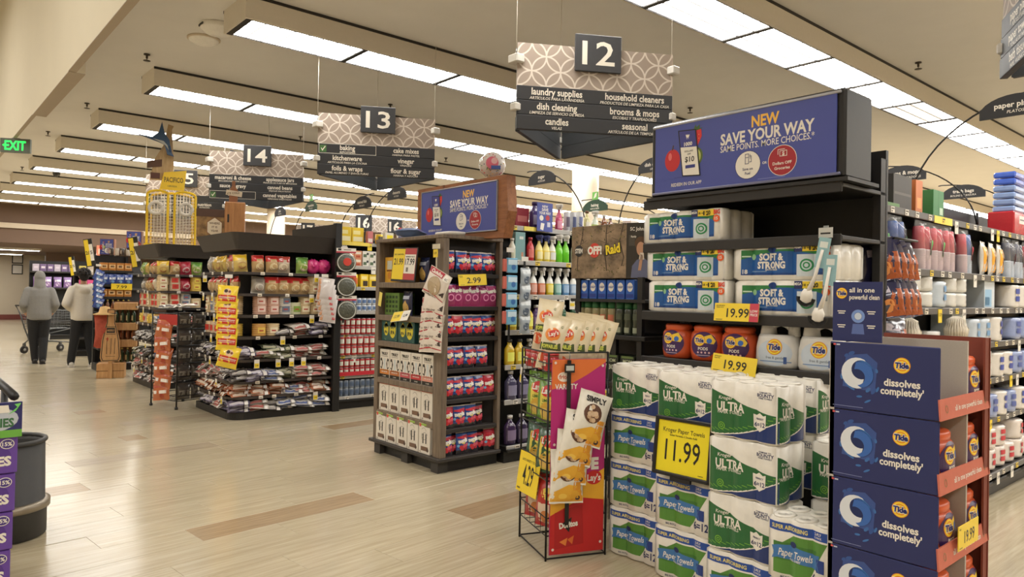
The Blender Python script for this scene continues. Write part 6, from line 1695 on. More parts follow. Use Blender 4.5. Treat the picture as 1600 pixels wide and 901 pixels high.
for i, z in enumerate((0.88, 0.7, 0.54, 0.40, 0.25, 0.1)):
    OBAG.put('orange snack bag on the low wire stand, %s from the top' % ORD[i + 1], WM @ Vector((0.3, -0.05, z)), rot=(math.radians(-8), math.radians((-1) ** i * 6), WS.rz + 0.35), group='orange snack bags on the wire stand')
db, sf = pillow(0.2, 0.2, 0.09, film((78, 72, 66)), seed=15, wr=0.01)
db.rect(-0.07, 0.07, 0.06, 0.12, ink((130, 124, 112)), sf, 1, **k)
DBAG = one('snack_bag', 'chips', db)
for j, z in enumerate((0.1, 0.34, 0.56, 0.78, 0.99)):
    for i in range(2):
        DBAG.put('dark snack bag in the low wire stand, %s basket, %s' % (SHN[4 - j] if j else 'bottom', 'front' if i == 0 else 'rear'), WM @ Vector((ww_ - 0.06, 0.12 + 0.21 * i, z + 0.006)), rot=(0, 0, WS.rz + PI / 2), group='dark snack bags in the wire stand')
flat = tflat((206, 196, 176), (110, 104, 100), 21)
for i in range(3):
    flat.put('pale flat pack lying on the low wire stand, %s from the left' % ORD[i + 1], WM @ Vector((0.1 + 0.17 * i, 0.05, 1.24 + 0.012 * i)), rot=(0, 0, WS.rz + random.uniform(-.3, .3)), group='flat packs on top of the wire stand')
# ------------------------------------------------------------------ baking aisle shelving beyond the tortilla rack
greych = mat((176, 172, 166), 0.4, var=0.1)
CF = Face(-8.25, 4.24, 90)
gondola('aisle_shelf', 'black aisle shelving with canned goods, running back from the near tortilla rack', 'shelf', CF, 8.0, 0.52, [(2.13, 0.34), (1.82, 0.46), (1.55, 0.46), (1.24, 0.46), (0.94, 0.46), (0.68, 0.46), (0.42, 0.46), (0.16, 0.5)], 2.2, chan=greych, tags=1.6, tagy=0.35)
def tin(name, cat, r, h, body, band=None, lidm=None, seg=14):
    b = MB().lathe([(r * 0.94, 0), (r, 0.004), (r, h - 0.004), (r * 0.94, h)], [steel, body, lidm or steel], seg)
    if band: b.rect(-r * 0.75, r * 0.75, h * 0.25, h * 0.75, band, lambda x, z: -math.sqrt(max(0, r * r - x * x)), 1, step=(r * 0.35, 0))
    return one(name, cat, b)
REDC = tin('food_tin', 'tin', 0.037, 0.105, film((174, 46, 50)), ink((222, 220, 206)))
RED2 = tin('food_tin', 'tin', 0.042, 0.12, film((182, 54, 52)), ink((226, 226, 214)))
BLUC = tin('food_tin', 'tin', 0.036, 0.085, film((206, 212, 220)), ink((96, 124, 168)))
GRYC = tin('food_tin', 'tin', 0.038, 0.1, film((120, 130, 142)), ink((84, 100, 124)))
YELC = tin('drink_powder_tin', 'tin', 0.062, 0.165, film((240, 204, 40)), ink((206, 70, 50)), mat((236, 200, 50), 0.4))
def pbox(name, cat, w, h, d, body, blocks):
    b = MB().box(-w / 2, w / 2, 0, d, 0, h, body, bev=0.002)
    for x0, x1, z0, z1, c in blocks: b.rect(x0 * w, x1 * w, z0 * h, z1 * h, ink(c), 0, 1)
    return one(name, cat, b)
ORB = pbox('food_box', 'box', 0.1, 0.1, 0.06, ink((222, 150, 110)), [(-.4, .4, .55, .85, (240, 226, 206)), (-.3, .3, .12, .4, (186, 80, 50))])
WGB = pbox('food_box', 'box', 0.095, 0.1, 0.06, ink((226, 222, 210)), [(-.4, .1, .2, .6, (90, 110, 80)), (.1, .4, .5, .8, (60, 60, 56))])
YBX = pbox('food_box', 'box', 0.12, 0.17, 0.07, ink((236, 200, 40)), [(-.2, .4, .1, .5, (60, 44, 30)), (-.4, .3, .6, .85, (246, 226, 150))])
def stackrow(F, z, K, label, us, n, h, d, shelf, grp):
    c = 0
    for u in us:
        for j in range(n):
            c += 1
            K.put('%s, %s in its row, %s' % (label, ORD[min(c, 20)], shelf) if n == 1 else '%s, %s in %s pile from left, %s' % (label, 'upper' if j else 'lower', ORD[us.index(u) + 1], shelf), F.at(u, d, z + j * h), F.rz + random.uniform(-0.1, 0.1), grp)
rng = lambda a, st, n: [a + st * i for i in range(n)]
gA = 'goods on the baking aisle shelves'
stackrow(CF, 1.82, ORB, 'small orange food box', rng(.2, .105, 2), 2, .101, .07, 'top baking shelf', gA)
stackrow(CF, 1.82, WGB, 'small white food box', rng(.42, .1, 5), 2, .101, .07, 'top baking shelf', gA)
stackrow(CF, 1.55, YELC, 'yellow drink powder tin', rng(.12, .135, 2), 1, .17, .1, 'second baking shelf', gA)
stackrow(CF, 1.55, YBX, 'tall yellow food box', rng(.4, .13, 4), 1, .17, .06, 'second baking shelf', gA)
stackrow(CF, 1.24, BLUC, 'small white and blue tin', rng(.1, .075, 10), 2, .086, .08, 'third baking shelf', gA)
stackrow(CF, 0.94, REDC, 'red and white tin', rng(.08, .076, 9), 2, .1055, .06, 'fourth baking shelf', gA)
stackrow(CF, 0.68, RED2, 'large red and white tin', rng(.08, .087, 8), 2, .1205, .06, 'fifth baking shelf', gA)
stackrow(CF, 0.42, REDC, 'red tin in a red tray', rng(.08, .076, 9), 2, .1055, .07, 'sixth baking shelf', gA)
thing('red_tray', 'bright red cardboard tray under the tins of the baking aisle', 'tray', CF.at(0.03, 0.02, 0.421), CF.rz, me=MB().box(0, 0.72, 0, 0.005, 0, 0.05, ink((196, 44, 56))).mesh('red_tray'))
stackrow(CF, 0.16, GRYC, 'grey blue tin', rng(.08, .078, 9), 2, .1005, .07, 'bottom baking shelf', gA)
# top of that shelving
def bottle(name, cat, r, h, neck, body, cap, band=None, pw=2.0, sy=0.75, sh=0.68, capr=1.15):
    pr = [(r * 0.92, 0), (r, h * 0.03), (r, h * sh * 0.9), (r * 0.8, h * sh), (neck, h * (sh + 0.12)), (neck, h * 0.9)]
    b = MB().lathe(pr, body, 14, sy=sy, pw=pw).lathe([(neck * capr, h * 0.88), (neck * capr, h * 0.99), (0.0, h)], cap, 12)
    if band: b.rect(-r * 0.8, r * 0.8, h * 0.15, h * 0.5, band, lathe_surf(pr, 1, sy, pw), 1, step=(r * 0.3, 0))
    return one(name, cat, b)
def sprayer(body, liquid, band, trig, h=0.27, r=0.043):
    pr = [(r * 0.9, 0), (r, 0.008), (r, h * 0.42), (r * 0.78, h * 0.56), (r * 0.36, h * 0.68), (0.016, h * 0.74), (0.016, h * 0.8)]
    b = MB().lathe(pr, [liquid, liquid, body, body, body, body], 14, sy=0.7)
    b.lathe([(0.019, h * 0.78), (0.019, h * 0.86)], trig, 10).box(-0.016, 0.016, -0.045, 0.035, h * 0.86, h * 0.99, trig, bev=0.006).box(-0.008, 0.008, -0.05, -0.04, h * 0.9, h * 0.97, trig).prism([(-0.006, h * 0.7), (0.006, h * 0.7), (0.006, h * 0.87), (-0.006, h * 0.87)], -0.04, -0.03, trig)
    if band: b.rect(-r * 0.8, r * 0.8, h * 0.1, h * 0.38, band, lathe_surf(pr, 1, 0.7), 1, step=(0.012, 0.03))
    return one('spray_bottle', 'spray bottle', b)
tipY = pbox('flour_bag', 'bag', 0.17, 0.2, 0.08, ink((240, 206, 50)), [(-.4, .2, .55, .8, (250, 236, 160)), (-.4, .4, .1, .4, (250, 240, 190))])
gT = 'goods along the top of the baking aisle shelves'
for i, u in enumerate((.2, .38)): tipY.put('large yellow bag on top of the baking shelving, %s of two' % ('left' if i == 0 else 'right'), CF.at(u, .22, 2.132), CF.rz, gT)
tops = [(pbox('food_box', 'box', 0.08, 0.16, 0.05, ink((206, 120, 120)), [(-.4, .4, .1, .4, (236, 220, 210))]), .53, 'pink food box'), (tin('food_tin', 'tin', 0.05, 0.13, film((236, 200, 50)), ink((60, 60, 60))), .66, 'yellow tin with dark badge'),
        (pbox('food_box', 'box', 0.13, 0.16, 0.06, ink((222, 216, 200)), [(-.3, .4, .4, .8, (240, 220, 40))]), .82, 'white box with yellow square'), (bottle('sauce_bottle', 'bottle', .045, .24, .02, film((226, 216, 206)), mat((196, 50, 50), .4), ink((90, 90, 130))), .98, 'white bottle with red cap'),
        (bottle('sauce_bottle', 'bottle', .045, .23, .02, film((214, 206, 214)), mat((196, 50, 50), .4), ink((60, 70, 130))), 1.1, 'red-capped bottle with violet label'), (bottle('milk_bottle', 'bottle', .05, .25, .02, film((236, 230, 220)), mat((196, 50, 50), .4)), 1.24, 'plain white bottle with red cap'),
        (pbox('promo_card', 'sign', 0.14, 0.24, 0.01, ink((66, 76, 150)), [(-.35, .35, .62, .9, (226, 224, 226)), (-.3, -.02, .35, .52, (236, 230, 220)), (.04, .32, .35, .52, (190, 60, 66))]), 1.37, 'small blue promotional card'), (pbox('food_box', 'box', 0.1, 0.15, 0.06, ink((226, 216, 206)), [(-.4, .4, .1, .4, (196, 120, 100))]), 1.5, 'white box with rose band')]
for kd, u, nm_ in tops: kd.put('%s on top of the baking aisle shelving' % nm_, CF.at(u, .16, 2.132), CF.rz, gT)
lip_ = thing('price_strip', 'long yellow price strip on the top edge of the baking shelving', 'strip', CF.at(.02, .16, 2.09), CF.rz, me=MB().box(0, .5, 0, .006, 0, .045, mat((240, 216, 90), .5)).mesh('price_strip'))
for u, w_, c, lb in ((-.02, .16, (52, 74, 150), 'blue box group behind the tall dark end panel'),):
    pass
# further shelving whose tops show over the racks
for fx, y0, lb, its in ((-11.4, 4.24, 'black aisle shelving behind the second tortilla rack', ((.5, .25, .18, (44, 70, 156), 'blue carton'), (.8, .25, .18, (48, 76, 160), 'second blue carton'), (1.25, .14, .2, (216, 196, 180), 'pale carton'), (1.6, .3, .26, (70, 80, 150), 'printed violet carton'))),
                        (-14.55, 4.3, 'black aisle shelving far behind the yellow cage display', ((.4, .2, .2, (196, 180, 160), 'beige carton'), (.9, .25, .16, (150, 60, 50), 'dull red carton'), (1.5, .22, .2, (206, 196, 180), 'cream carton'), (2.2, .3, .18, (120, 130, 150), 'grey carton')))):
    F = Face(fx, y0, 90)
    gondola('aisle_shelf', lb, 'shelf', F, 9, 0.52, [(2.13, .4), (1.7, .46), (1.2, .46), (.7, .46), (.2, .5)], 2.2)
    for u, w_, h_, c, nm_ in its:
        pbox('carton', 'carton', w_, h_, .2, ink(c), [(-.35, .35, .3, .7, tuple(min(255, v + 60) for v in c))]).put('%s on top of the shelving behind the %s' % (nm_, 'tortilla racks' if fx > -12 else 'yellow cage display'), F.at(u, .15, 2.132), F.rz, 'cartons on top of far shelving')
# two far number boards
for x, y, z, n_, lb in ((-13.6, 7.55, 2.78, '16', 'small black number 16 board with speckled panel, left one'), (-14.25, 8.7, 2.82, '16', 'small black number 16 board with speckled panel, right one'), (-17.5, 8.1, 2.9, '17', 'small black number 17 board above the blue cartons'), (-16.6, 7.0, 2.28, '8', 'small black number 8 board by the white pillar')):
    t = thing('number_board', lb, 'sign', (x, y, z), math.radians(62))
    link('plaque', MB().box(-0.17, 0.17, 0, 0.02, 0, 0.34, sign_blk).text(n_, 0, 0.17, 0.2, sgn_w, 0, 1, bold=0.03).mesh('plaque'), t)
    link('panel', MB().box(-0.3, 0.5, 0.03, 0.05, -0.02, 0.3, CIRC).mesh('panel'), t)
    link('wire', MB().tube([(0.1, 0.04, 0.3), (0.1, 0.04, CEIL - z - 0.001)], 0.003, offwhite, 4).mesh('wire'), t)

# ------------------------------------------------------------------ cleaning aisle shelving behind the wooden shelf
KF = Face(-4.80, 4.12, 90)
gondola('aisle_shelf', 'black aisle shelving with cleaning sprays, running back from the wooden shelf', 'shelf', KF, 9.0, 0.52, [(2.12, .36), (1.80, .46), (1.49, .46), (1.17, .46), (.86, .46), (.55, .46), (.15, .5)], 2.15, chan=greych, tags=1.5, tagy=0.3)
clear = lambda c: film(c, 0.12, 0.6)
gK = 'cleaning products on the aisle shelves'
wtrig = mat((226, 222, 214), .4)
topk = [(bottle('detergent_jug', 'detergent', .065, .27, .03, film((206, 74, 50)), mat((190, 50, 46), .4), ink((226, 120, 80)), 2.6), .17, 'bright orange-red detergent jug'), (pbox('detergent_box', 'box', .17, .19, .1, ink((156, 42, 50)), [(-.35, .35, .3, .6, (206, 120, 110))]), .36, 'dark red detergent box'),
        (bottle('detergent_jug', 'detergent', .06, .26, .028, film((78, 62, 120)), mat((66, 50, 100), .4), ink((196, 190, 210)), 2.6), .52, 'violet detergent jug'), (bottle('detergent_jug', 'detergent', .055, .25, .03, film((76, 58, 116)), mat((220, 190, 80), .4)), .66, 'violet jug with gold cap half behind the blue card'),
        (sprayer(clear((216, 90, 130)), clear((216, 80, 120)), ink((236, 160, 180)), wtrig), .84, 'pink spray bottle'), (tin('polish_can', 'spray can', .033, .2, film((206, 206, 210)), ink((110, 100, 120)), mat((236, 204, 60), .4)), .95, 'yellow-capped polish can, first of three'),
        (tin('polish_can', 'spray can', .033, .21, film((206, 206, 210)), ink((80, 90, 130)), mat((236, 204, 60), .4)), 1.04, 'yellow-capped polish can, second of three'), (tin('polish_can', 'spray can', .036, .22, film((222, 222, 220)), ink((120, 130, 170)), mat((236, 204, 60), .4)), 1.13, 'yellow-capped polish can, third of three'),
        (bottle('oil_bottle', 'bottle', .04, .24, .016, clear((206, 196, 140)), mat((110, 80, 60), .4), ink((230, 224, 206))), 1.24, 'pale oil bottle with brown cap'), (sprayer(clear((214, 222, 206)), clear((186, 206, 120)), None, wtrig, .25), 1.36, 'clear spray bottle of green liquid'),
        (bottle('oil_bottle', 'bottle', .04, .22, .016, clear((120, 66, 30)), mat((200, 196, 190), .4), ink((150, 96, 50))), 1.5, 'brown wood polish bottle, left'), (bottle('oil_bottle', 'bottle', .04, .2, .016, clear((110, 60, 30)), mat((200, 196, 190), .4), ink((150, 96, 50))), 1.6, 'brown wood polish bottle, right'),
        (pbox('carton', 'carton', .2, .1, .12, ink((206, 100, 74)), [(-.4, .4, .2, .6, (226, 150, 120))]), 1.8, 'low orange carton'), (pbox('carton', 'carton', .13, .2, .12, ink((222, 214, 204)), [(-.3, .3, .5, .8, (170, 70, 70)), (-.3, .3, .1, .35, (170, 80, 80))]), 2.0, 'white carton with red dots')]
for kd, u, nm_ in topk: kd.put('%s on top of the cleaning shelving' % nm_, KF.at(u, .26 if u > .1 else .2, 2.122), KF.rz, 'goods along the top of the cleaning shelves')
thing('promo_card', 'upright blue promotional card on top of the cleaning shelving edge', 'sign', KF.at(.52, .12, 2.09), KF.rz, me=MB().box(-.1, .1, 0, .004, 0, .27, ink((78, 88, 160))).text('NEW', 0, .235, .022, wht, 0, 1).text('SAVE', 0, .205, .026, wht, 0, 1, bold=.03).text('YOUR WAY', 0, .172, .024, wht, 0, 1, w=.15, bold=.03).disc(-.045, .125, .026, wht, 0, 1).disc(.035, .13, .026, ink((180, 60, 66)), 0, 1).poly([(-.06, .02), (-.02, .01), (-.005, .075), (-.05, .08)], wht, 0, 1).rect(.03, .07, .045, .09, ink((206, 206, 220)), 0, 1).mesh('promo_card'))
thing('price_strip', 'yellow price strip on the top edge of the cleaning shelving', 'strip', KF.at(.28, .146, 2.085), KF.rz, me=MB().box(0, .26, -.004, 0, 0, .04, mat((240, 220, 100), .5)).mesh('price_strip'))
r180 = [(bottle('dish_soap', 'bottle', .035, .2, .016, film((226, 224, 206)), wtrig, ink((206, 206, 180))), .1, 'white dish soap bottle'), (pbox('tall_box', 'box', .12, .26, .08, ink((126, 166, 166)), [(-.1, .3, .75, .85, (220, 226, 220)), (.1, .3, .1, .3, (206, 150, 120))]), .2, 'tall teal box'), (bottle('dish_soap', 'bottle', .04, .22, .018, film((190, 44, 50)), mat((160, 40, 44), .4), ink((220, 120, 110))), .32, 'red dish soap bottle')]
r180 += [(sprayer(film((236, 220, 140)), film((240, 214, 80)), ink((240, 230, 170)), mat((64, 70, 120), .4), .25), .43 + .09 * i, 'yellow spray bottle, %s' % ('left' if i == 0 else 'right')) for i in range(2)]
r180 += [(sprayer(clear((226, 226, 214)), clear((220, 206, 120)), ink((226, 226, 220)), wtrig, .25), .6, 'white spray bottle beside the yellow ones'), (sprayer(clear((120, 206, 60)), clear((110, 206, 50)), None, wtrig), .69, 'vivid green spray bottle, left'), (sprayer(clear((120, 206, 60)), clear((110, 206, 50)), None, wtrig), .78, 'vivid green spray bottle, right'),
          (sprayer(film((226, 226, 214)), film((226, 224, 210)), ink((90, 130, 70)), mat((44, 76, 52), .4)), .9, 'white spray bottle with dark green trigger'), (sprayer(film((230, 228, 220)), film((230, 228, 220)), ink((120, 150, 60)), wtrig), 1.0, 'white spray bottle with olive drop'), (sprayer(film((226, 150, 80)), film((226, 110, 60)), None, wtrig), 1.1, 'orange spray bottle by the leaf-patterned sign')]
for kd, u, nm_ in r180: kd.put('%s, second shelf of the cleaning aisle' % nm_, KF.at(u, .1, 1.802), KF.rz, gK)
cols = [((150, 190, 120), 'pale green'), ((232, 140, 110), 'coral'), ((230, 130, 90), 'orange'), ((236, 214, 60), 'yellow'), ((130, 190, 180), 'teal'), ((110, 160, 210), 'blue'), ((160, 190, 220), 'pale blue'), ((236, 150, 60), 'amber'), ((220, 216, 206), 'white'), ((206, 206, 200), 'grey white')]
for i, (c, nm_) in enumerate(cols): sprayer(clear((224, 224, 216)), clear(c), ink(tuple(min(255, int(v * .6 + 100)) for v in c)), wtrig, .26).put('spray bottle with %s liquid, third shelf of the cleaning aisle' % nm_, KF.at(.26 + .105 * i, .1, 1.492), KF.rz, gK)
low = {1.17: [((228, 196, 60), .1, 'yellow'), ((70, 80, 60), .2, 'dark green'), ((230, 200, 60), .3, 'golden'), ((86, 60, 110), .4, 'violet'), ((70, 50, 90), .5, 'deep violet'), ((60, 70, 60), .62, 'black green'), ((44, 90, 60), .75, 'bottle green'), ((50, 96, 66), .88, 'grass green'), ((60, 60, 66), 1.0, 'charcoal')],
       .86: [((226, 190, 50), .08, 'yellow'), ((230, 196, 60), .2, 'amber'), ((90, 80, 60), .32, 'brown'), ((60, 60, 60), .44, 'black'), ((110, 90, 50), .56, 'umber')], .55: [((74, 70, 96), .1, 'violet'), ((70, 64, 92), .24, 'purple'), ((58, 52, 76), .38, 'dark violet'), ((60, 54, 70), .52, 'charcoal')],
       .15: [((66, 48, 80), .1, 'plum'), ((60, 50, 76), .24, 'dark plum'), ((56, 46, 70), .38, 'blackish')]}
for z, L in low.items():
    for c, u, nm_ in L:
        kd = bottle('cleaner_bottle', 'bottle', .05 if z > .6 else .062, .23 if z > .6 else .26, .022, clear(c), mat((200, 196, 190) if sum(c) < 330 else (60, 56, 50), .4), ink(tuple(min(255, v + 70) for v in c)), 2.4)
        kd.put('%s cleaner bottle, %s shelf of the cleaning aisle' % (nm_, {1.17: 'fourth', .86: 'fifth', .55: 'sixth', .15: 'bottom'}[z]), KF.at(u, .09, z + .002), KF.rz, gK)
tg = MB().box(-.035, .035, -.004, 0, -.09, 0, white).rect(-.03, .03, -.06, -.03, ink((238, 206, 60)), -.004, 1).text('2.99', 0, -.015, .012, blk, -.004, 1)
TG = one('price_ticket', 'ticket', tg)
for i, u in enumerate((.2, .46, .58, .68, .82, .93)): TG.put('hanging white and yellow price ticket under the spray bottles, %s from the left' % ORD[i + 1], KF.at(u, .04, 1.45), KF.rz, 'price tickets under the spray bottles')
# sponges and clear packs on strips at the shelf end
spg = MB().box(-.06, .06, -.03, 0, 0, .13, film((120, 176, 206)), bev=.008).rect(-.05, .05, .07, .115, ink((206, 226, 236)), -.03, 1).disc(.01, .05, .025, ink((60, 110, 170)), -.03, 1).box(-.1, -.05, -.022, -.004, .01, .12, film((206, 110, 96)), bev=.006)
SPG = one('sponge_pack', 'sponges', spg)
hang_strip('clip strip with sponge packs beside the wooden shelf', -4.74, 4.06, 1.1, .8, PI / 2)
for i, z in enumerate((1.68, 1.53, 1.38, 1.23)): SPG.put('blue sponge pack hanging beside the wooden shelf, %s from the top' % ORD[i + 1], (-4.739, 4.07, z), PI / 2 + random.uniform(-.06, .06), 'sponge packs on the strip')
cp, sf = pillow(.13, .17, .05, film((178, 186, 192), .1, .8), seed=31, wr=.012)
cp.rect(-.05, .05, .12, .155, ink((206, 210, 210)), sf, 1, step=(.02, .02)).disc(0, .06, .035, ink((92, 104, 120)), sf, 1, step=(.02, .02))
CPK = one('scourer_pack', 'scourers', cp)
hang_strip('clip strip with clear scourer packs, next to the sponge packs', -4.75, 4.24, 1.15, .68, PI / 2)
for i, z in enumerate((1.56, 1.42, 1.28, 1.15)): CPK.put('clear scourer pack hanging next to the sponges, %s from the top' % ORD[i + 1], (-4.742, 4.245, z), PI / 2 + random.uniform(-.15, .15), 'scourer packs on the strip')
ba = MB().lathe([(0, -.13), (.06, -.115), (.115, -.065), (.13, 0), (.115, .065), (.06, .115), (0, .13)], mat((222, 214, 206), .15, coat=.8), 20, sy=.55)
rs = random.Random(3)
for i in range(46):
    a, r = rs.uniform(0, 6.28), rs.uniform(.05, .12)
    ba.disc(r * math.cos(a), r * math.sin(a), .006, ink(((206, 60, 70), (70, 120, 80), (60, 70, 120), (230, 180, 60))[i % 4]), -.0725 if r < .09 else -.05, 1, n=6)
ba.disc(0, .01, .06, ink((226, 110, 130)), -.074, 2).disc(.02, .03, .03, ink((240, 190, 190)), -.074, 3).rect(-.01, .08, -.05, -.015, ink((66, 96, 170)), -.074, 4)
blt = thing('foil_balloon', 'round dotted foil balloon floating above the blue poster of the wooden shelf', 'balloon', (-5.35, 4.34, 2.73), math.radians(50))
link('foil', ba.mesh('foil'), blt)
link('ribbon', MB().tube([(0, 0, -.13), (.01, 0, -.3), (-.01, 0, -.5), (0, 0, -.6)], .003, white, 4).mesh('ribbon'), blt)

# ------------------------------------------------------------------ paper goods aisle, right of the end shelf
GF = Face(-1.74, 4.02, 90)
gondola('aisle_shelf', 'black aisle shelving with paper plates and cups, right of the bath tissue', 'shelf', GF, 10.0, 0.5, [(2.08, .4), (1.70, .46), (1.45, .46), (1.19, .46), (.91, .46), (.60, .46), (.20, .5)], 2.3, chan=mat((92, 90, 88), .4, var=.15), tags=5.5, tagy=.16, post_h=2.15)
bagf = mat((226, 230, 232), .08, var=.1, coat=.8, alpha=.12)
def cups(cols, label_c, n=2, w=.095):
    parts = []
    for i in range(n):
        x = (i - (n - 1) / 2) * w
        b = MB()
        b.lathe([(w * .46, .14), (w * .36, .285), (w * .33, .29), (0, .29)], film(cols[i % len(cols)]), 16, (x, 0, 0))
        pr = []
        for j in range(9): pr += [(w * .455, .003 + j * .0155), (w * .49, .009 + j * .0155)]
        b.lathe(pr + [(w * .45, .14)], film((206, 186, 190) if cols[i % len(cols)][0] > 150 else (190, 200, 214)), 16, (x, 0, 0))
        parts.append(('cup_sleeve', b.mesh('cup_sleeve')))
    f = MB()
    pl, sf = pillow(n * w + .03, .33, w + .02, bagf, seed=n + cols[0][0], wr=.012)
    pl.v = [(x, y, z) for x, y, z in pl.v]
    if label_c: pl.rect(n * w * .2, n * w * .45, .1, .2, ink(label_c), sf, 1, step=(.02, .03))
    t = []
    for i in range(9): t.append((-.05 + .0125 * i, .01 * math.sin(i * 2.1), .33 + .035 * abs(math.sin(i * 1.3))))
    parts.append(('wrap', pl.mesh('wrap')))
    return Kind('cup_pack', 'cups', parts)
cr, cbl = (206, 52, 74), (60, 96, 170)
for kd, u, lb in ((cups([cr], (236, 150, 60)), .22, 'red cups with orange tag, behind the hanging dark bags'), (cups([cr], (80, 150, 80)), .45, 'red cups, second pack, touching the blue cups'), (cups([cbl], (90, 170, 100)), .72, 'blue cups with green tag'), (cups([cr], (90, 170, 90)), 1.15, 'red cups with green tag, left one'), (cups([cr], (90, 170, 90)), 1.37, 'red cups with green tag, right one'), (cups([cr], None), 1.6, 'plain red cups'),
                  (cups([cr, cbl], (190, 40, 60)), 1.95, 'red and blue cups with red badge'), (cups([(60, 60, 80)], (196, 70, 70)), 3.0, 'striped dark cups'), (cups([(70, 70, 90)], (196, 70, 70)), 3.25, 'striped dark cups, further pack'), (cups([cr], None), 3.55, 'red cups at the picture edge')):
    kd.put('wrapped pack of %s' % lb, GF.at(u, .1, 1.702), GF.rz, 'wrapped packs of cups')
ct, sf = pillow(.17, .26, .07, film((226, 222, 214), .15, .7), seed=41, wr=.01)
for x in (-.05, .0, .05): ct.poly([(x - .012, .03), (x + .012, .03), (x + .016, .1), (x + .02, .22), (x - .02, .22), (x - .014, .1)], ink((244, 170, 50)), sf, 1, step=(.02, .03))
CTL = one('cutlery_pack', 'cutlery', ct)
for i in range(3): CTL.put('white and orange cutlery pack on the cup shelf, %s from the left' % ORD[i + 1], GF.at(2.32 + .2 * i, .08, 1.702), GF.rz + .1, 'cutlery packs')
# top goods
pbox('carton', 'carton', .3, .24, .16, ink((52, 48, 46)), [(-.45, .45, .45, .52, (90, 84, 80))]).put('wide dark carton on top of the paper goods shelving', GF.at(1.0, .16, 2.082), GF.rz)
pbox('carton', 'carton', .12, .24, .14, ink((206, 120, 66)), [(-.3, .3, .2, .5, (236, 160, 90))]).put('orange carton beside the wide dark carton', GF.at(1.28, .16, 2.082), GF.rz)
pbox('carton', 'carton', .2, .2, .14, ink((60, 130, 76)), [(.1, .4, .15, .4, (190, 214, 190)), (-.02, 0, 0, 1, (40, 96, 56))]).put('green carton on top of the paper goods shelving', GF.at(1.58, .14, 2.082), GF.rz)
pbox('carton', 'carton', .3, .04, .14, ink((96, 140, 80)), []).put('flat green pack lying before the dark carton', GF.at(.75, .14, 2.082), GF.rz)
thing('price_strip', 'yellow price strip on the top edge of the paper goods shelving', 'strip', GF.at(1.35, .092, 2.035), GF.rz, me=MB().box(0, .34, -.006, 0, 0, .05, mat((238, 220, 90), .5)).mesh('price_strip'))
rb = MB().box(-.24, .24, 0, .2, 0, .2, film((190, 44, 54)), bev=.01).rect(-.1, .06, .1, .17, ink((220, 214, 206)), 0, 1).rect(-.08, .04, .13, .14, ink((80, 70, 70)), 0, 2)
one('picnic_case', 'case', rb).put('red packaged case on top of the paper goods shelving', GF.at(3.45, .1, 2.082), GF.rz)
bc = MB()
for j in range(6): bc.box(-.19 + .004 * j, .19 - .004 * j, .01, .18, .06 * j, .06 * j + .05, film((140 if j < 4 else 76, 164 if j < 4 else 110, 210)), bev=.012)
one('blue_bowl_pack', 'bowls', bc).put('clear wrapped stack of blue bowls standing on the red case', GF.at(3.45, .1, 2.283), GF.rz)
pbox('plate_pack', 'plates', .3, .4, .1, film((206, 212, 222)), [(-.3, .3, .7, .85, (70, 90, 160)), (-.3, .3, .2, .3, (160, 170, 200))]).put('tall pale plate pack at the right picture edge, top shelf', GF.at(4.05, .12, 2.082), GF.rz)
# plates and bowls, seen as stacks
def plates(r, h, body, band, n):
    pr = [(r * .7, 0)]
    for j in range(n): pr += [(r * .97, h * (j + .3) / n), (r, h * (j + .8) / n)]
    b = MB().lathe(pr + [(r * .9, h), (0, h)], film(body), 18, sy=.95)
    if band:
        for zc in ((.3, .62) if h > .14 else (.3,)): b.rect(-r * .3, r * .3, h * zc, h * (zc + .22), ink(band), lambda x, z: -.96 * math.sqrt(max(0, r * r * 1.02 - x * x)), 1, step=(r * .15, 0))
    return one('plate_stack', 'plates', b)
PLW = plates(.118, .19, (226, 220, 212), (70, 84, 160), 6)
PLB = plates(.118, .18, (150, 164, 204), (90, 104, 166), 4)
PLR = plates(.118, .16, (226, 216, 208), (196, 60, 70), 4)
PLP = plates(.095, .105, (222, 220, 214), None, 3)
BWL = plates(.11, .18, (196, 206, 216), (120, 160, 200), 4)
BXP = pbox('plate_box', 'box', .24, .24, .14, ink((206, 214, 220)), [(-.45, .2, .05, .6, (150, 190, 220)), (-.45, 0, .1, .35, (110, 166, 210))])
gP = 'plates and bowls in the paper goods aisle'
cnt = 0
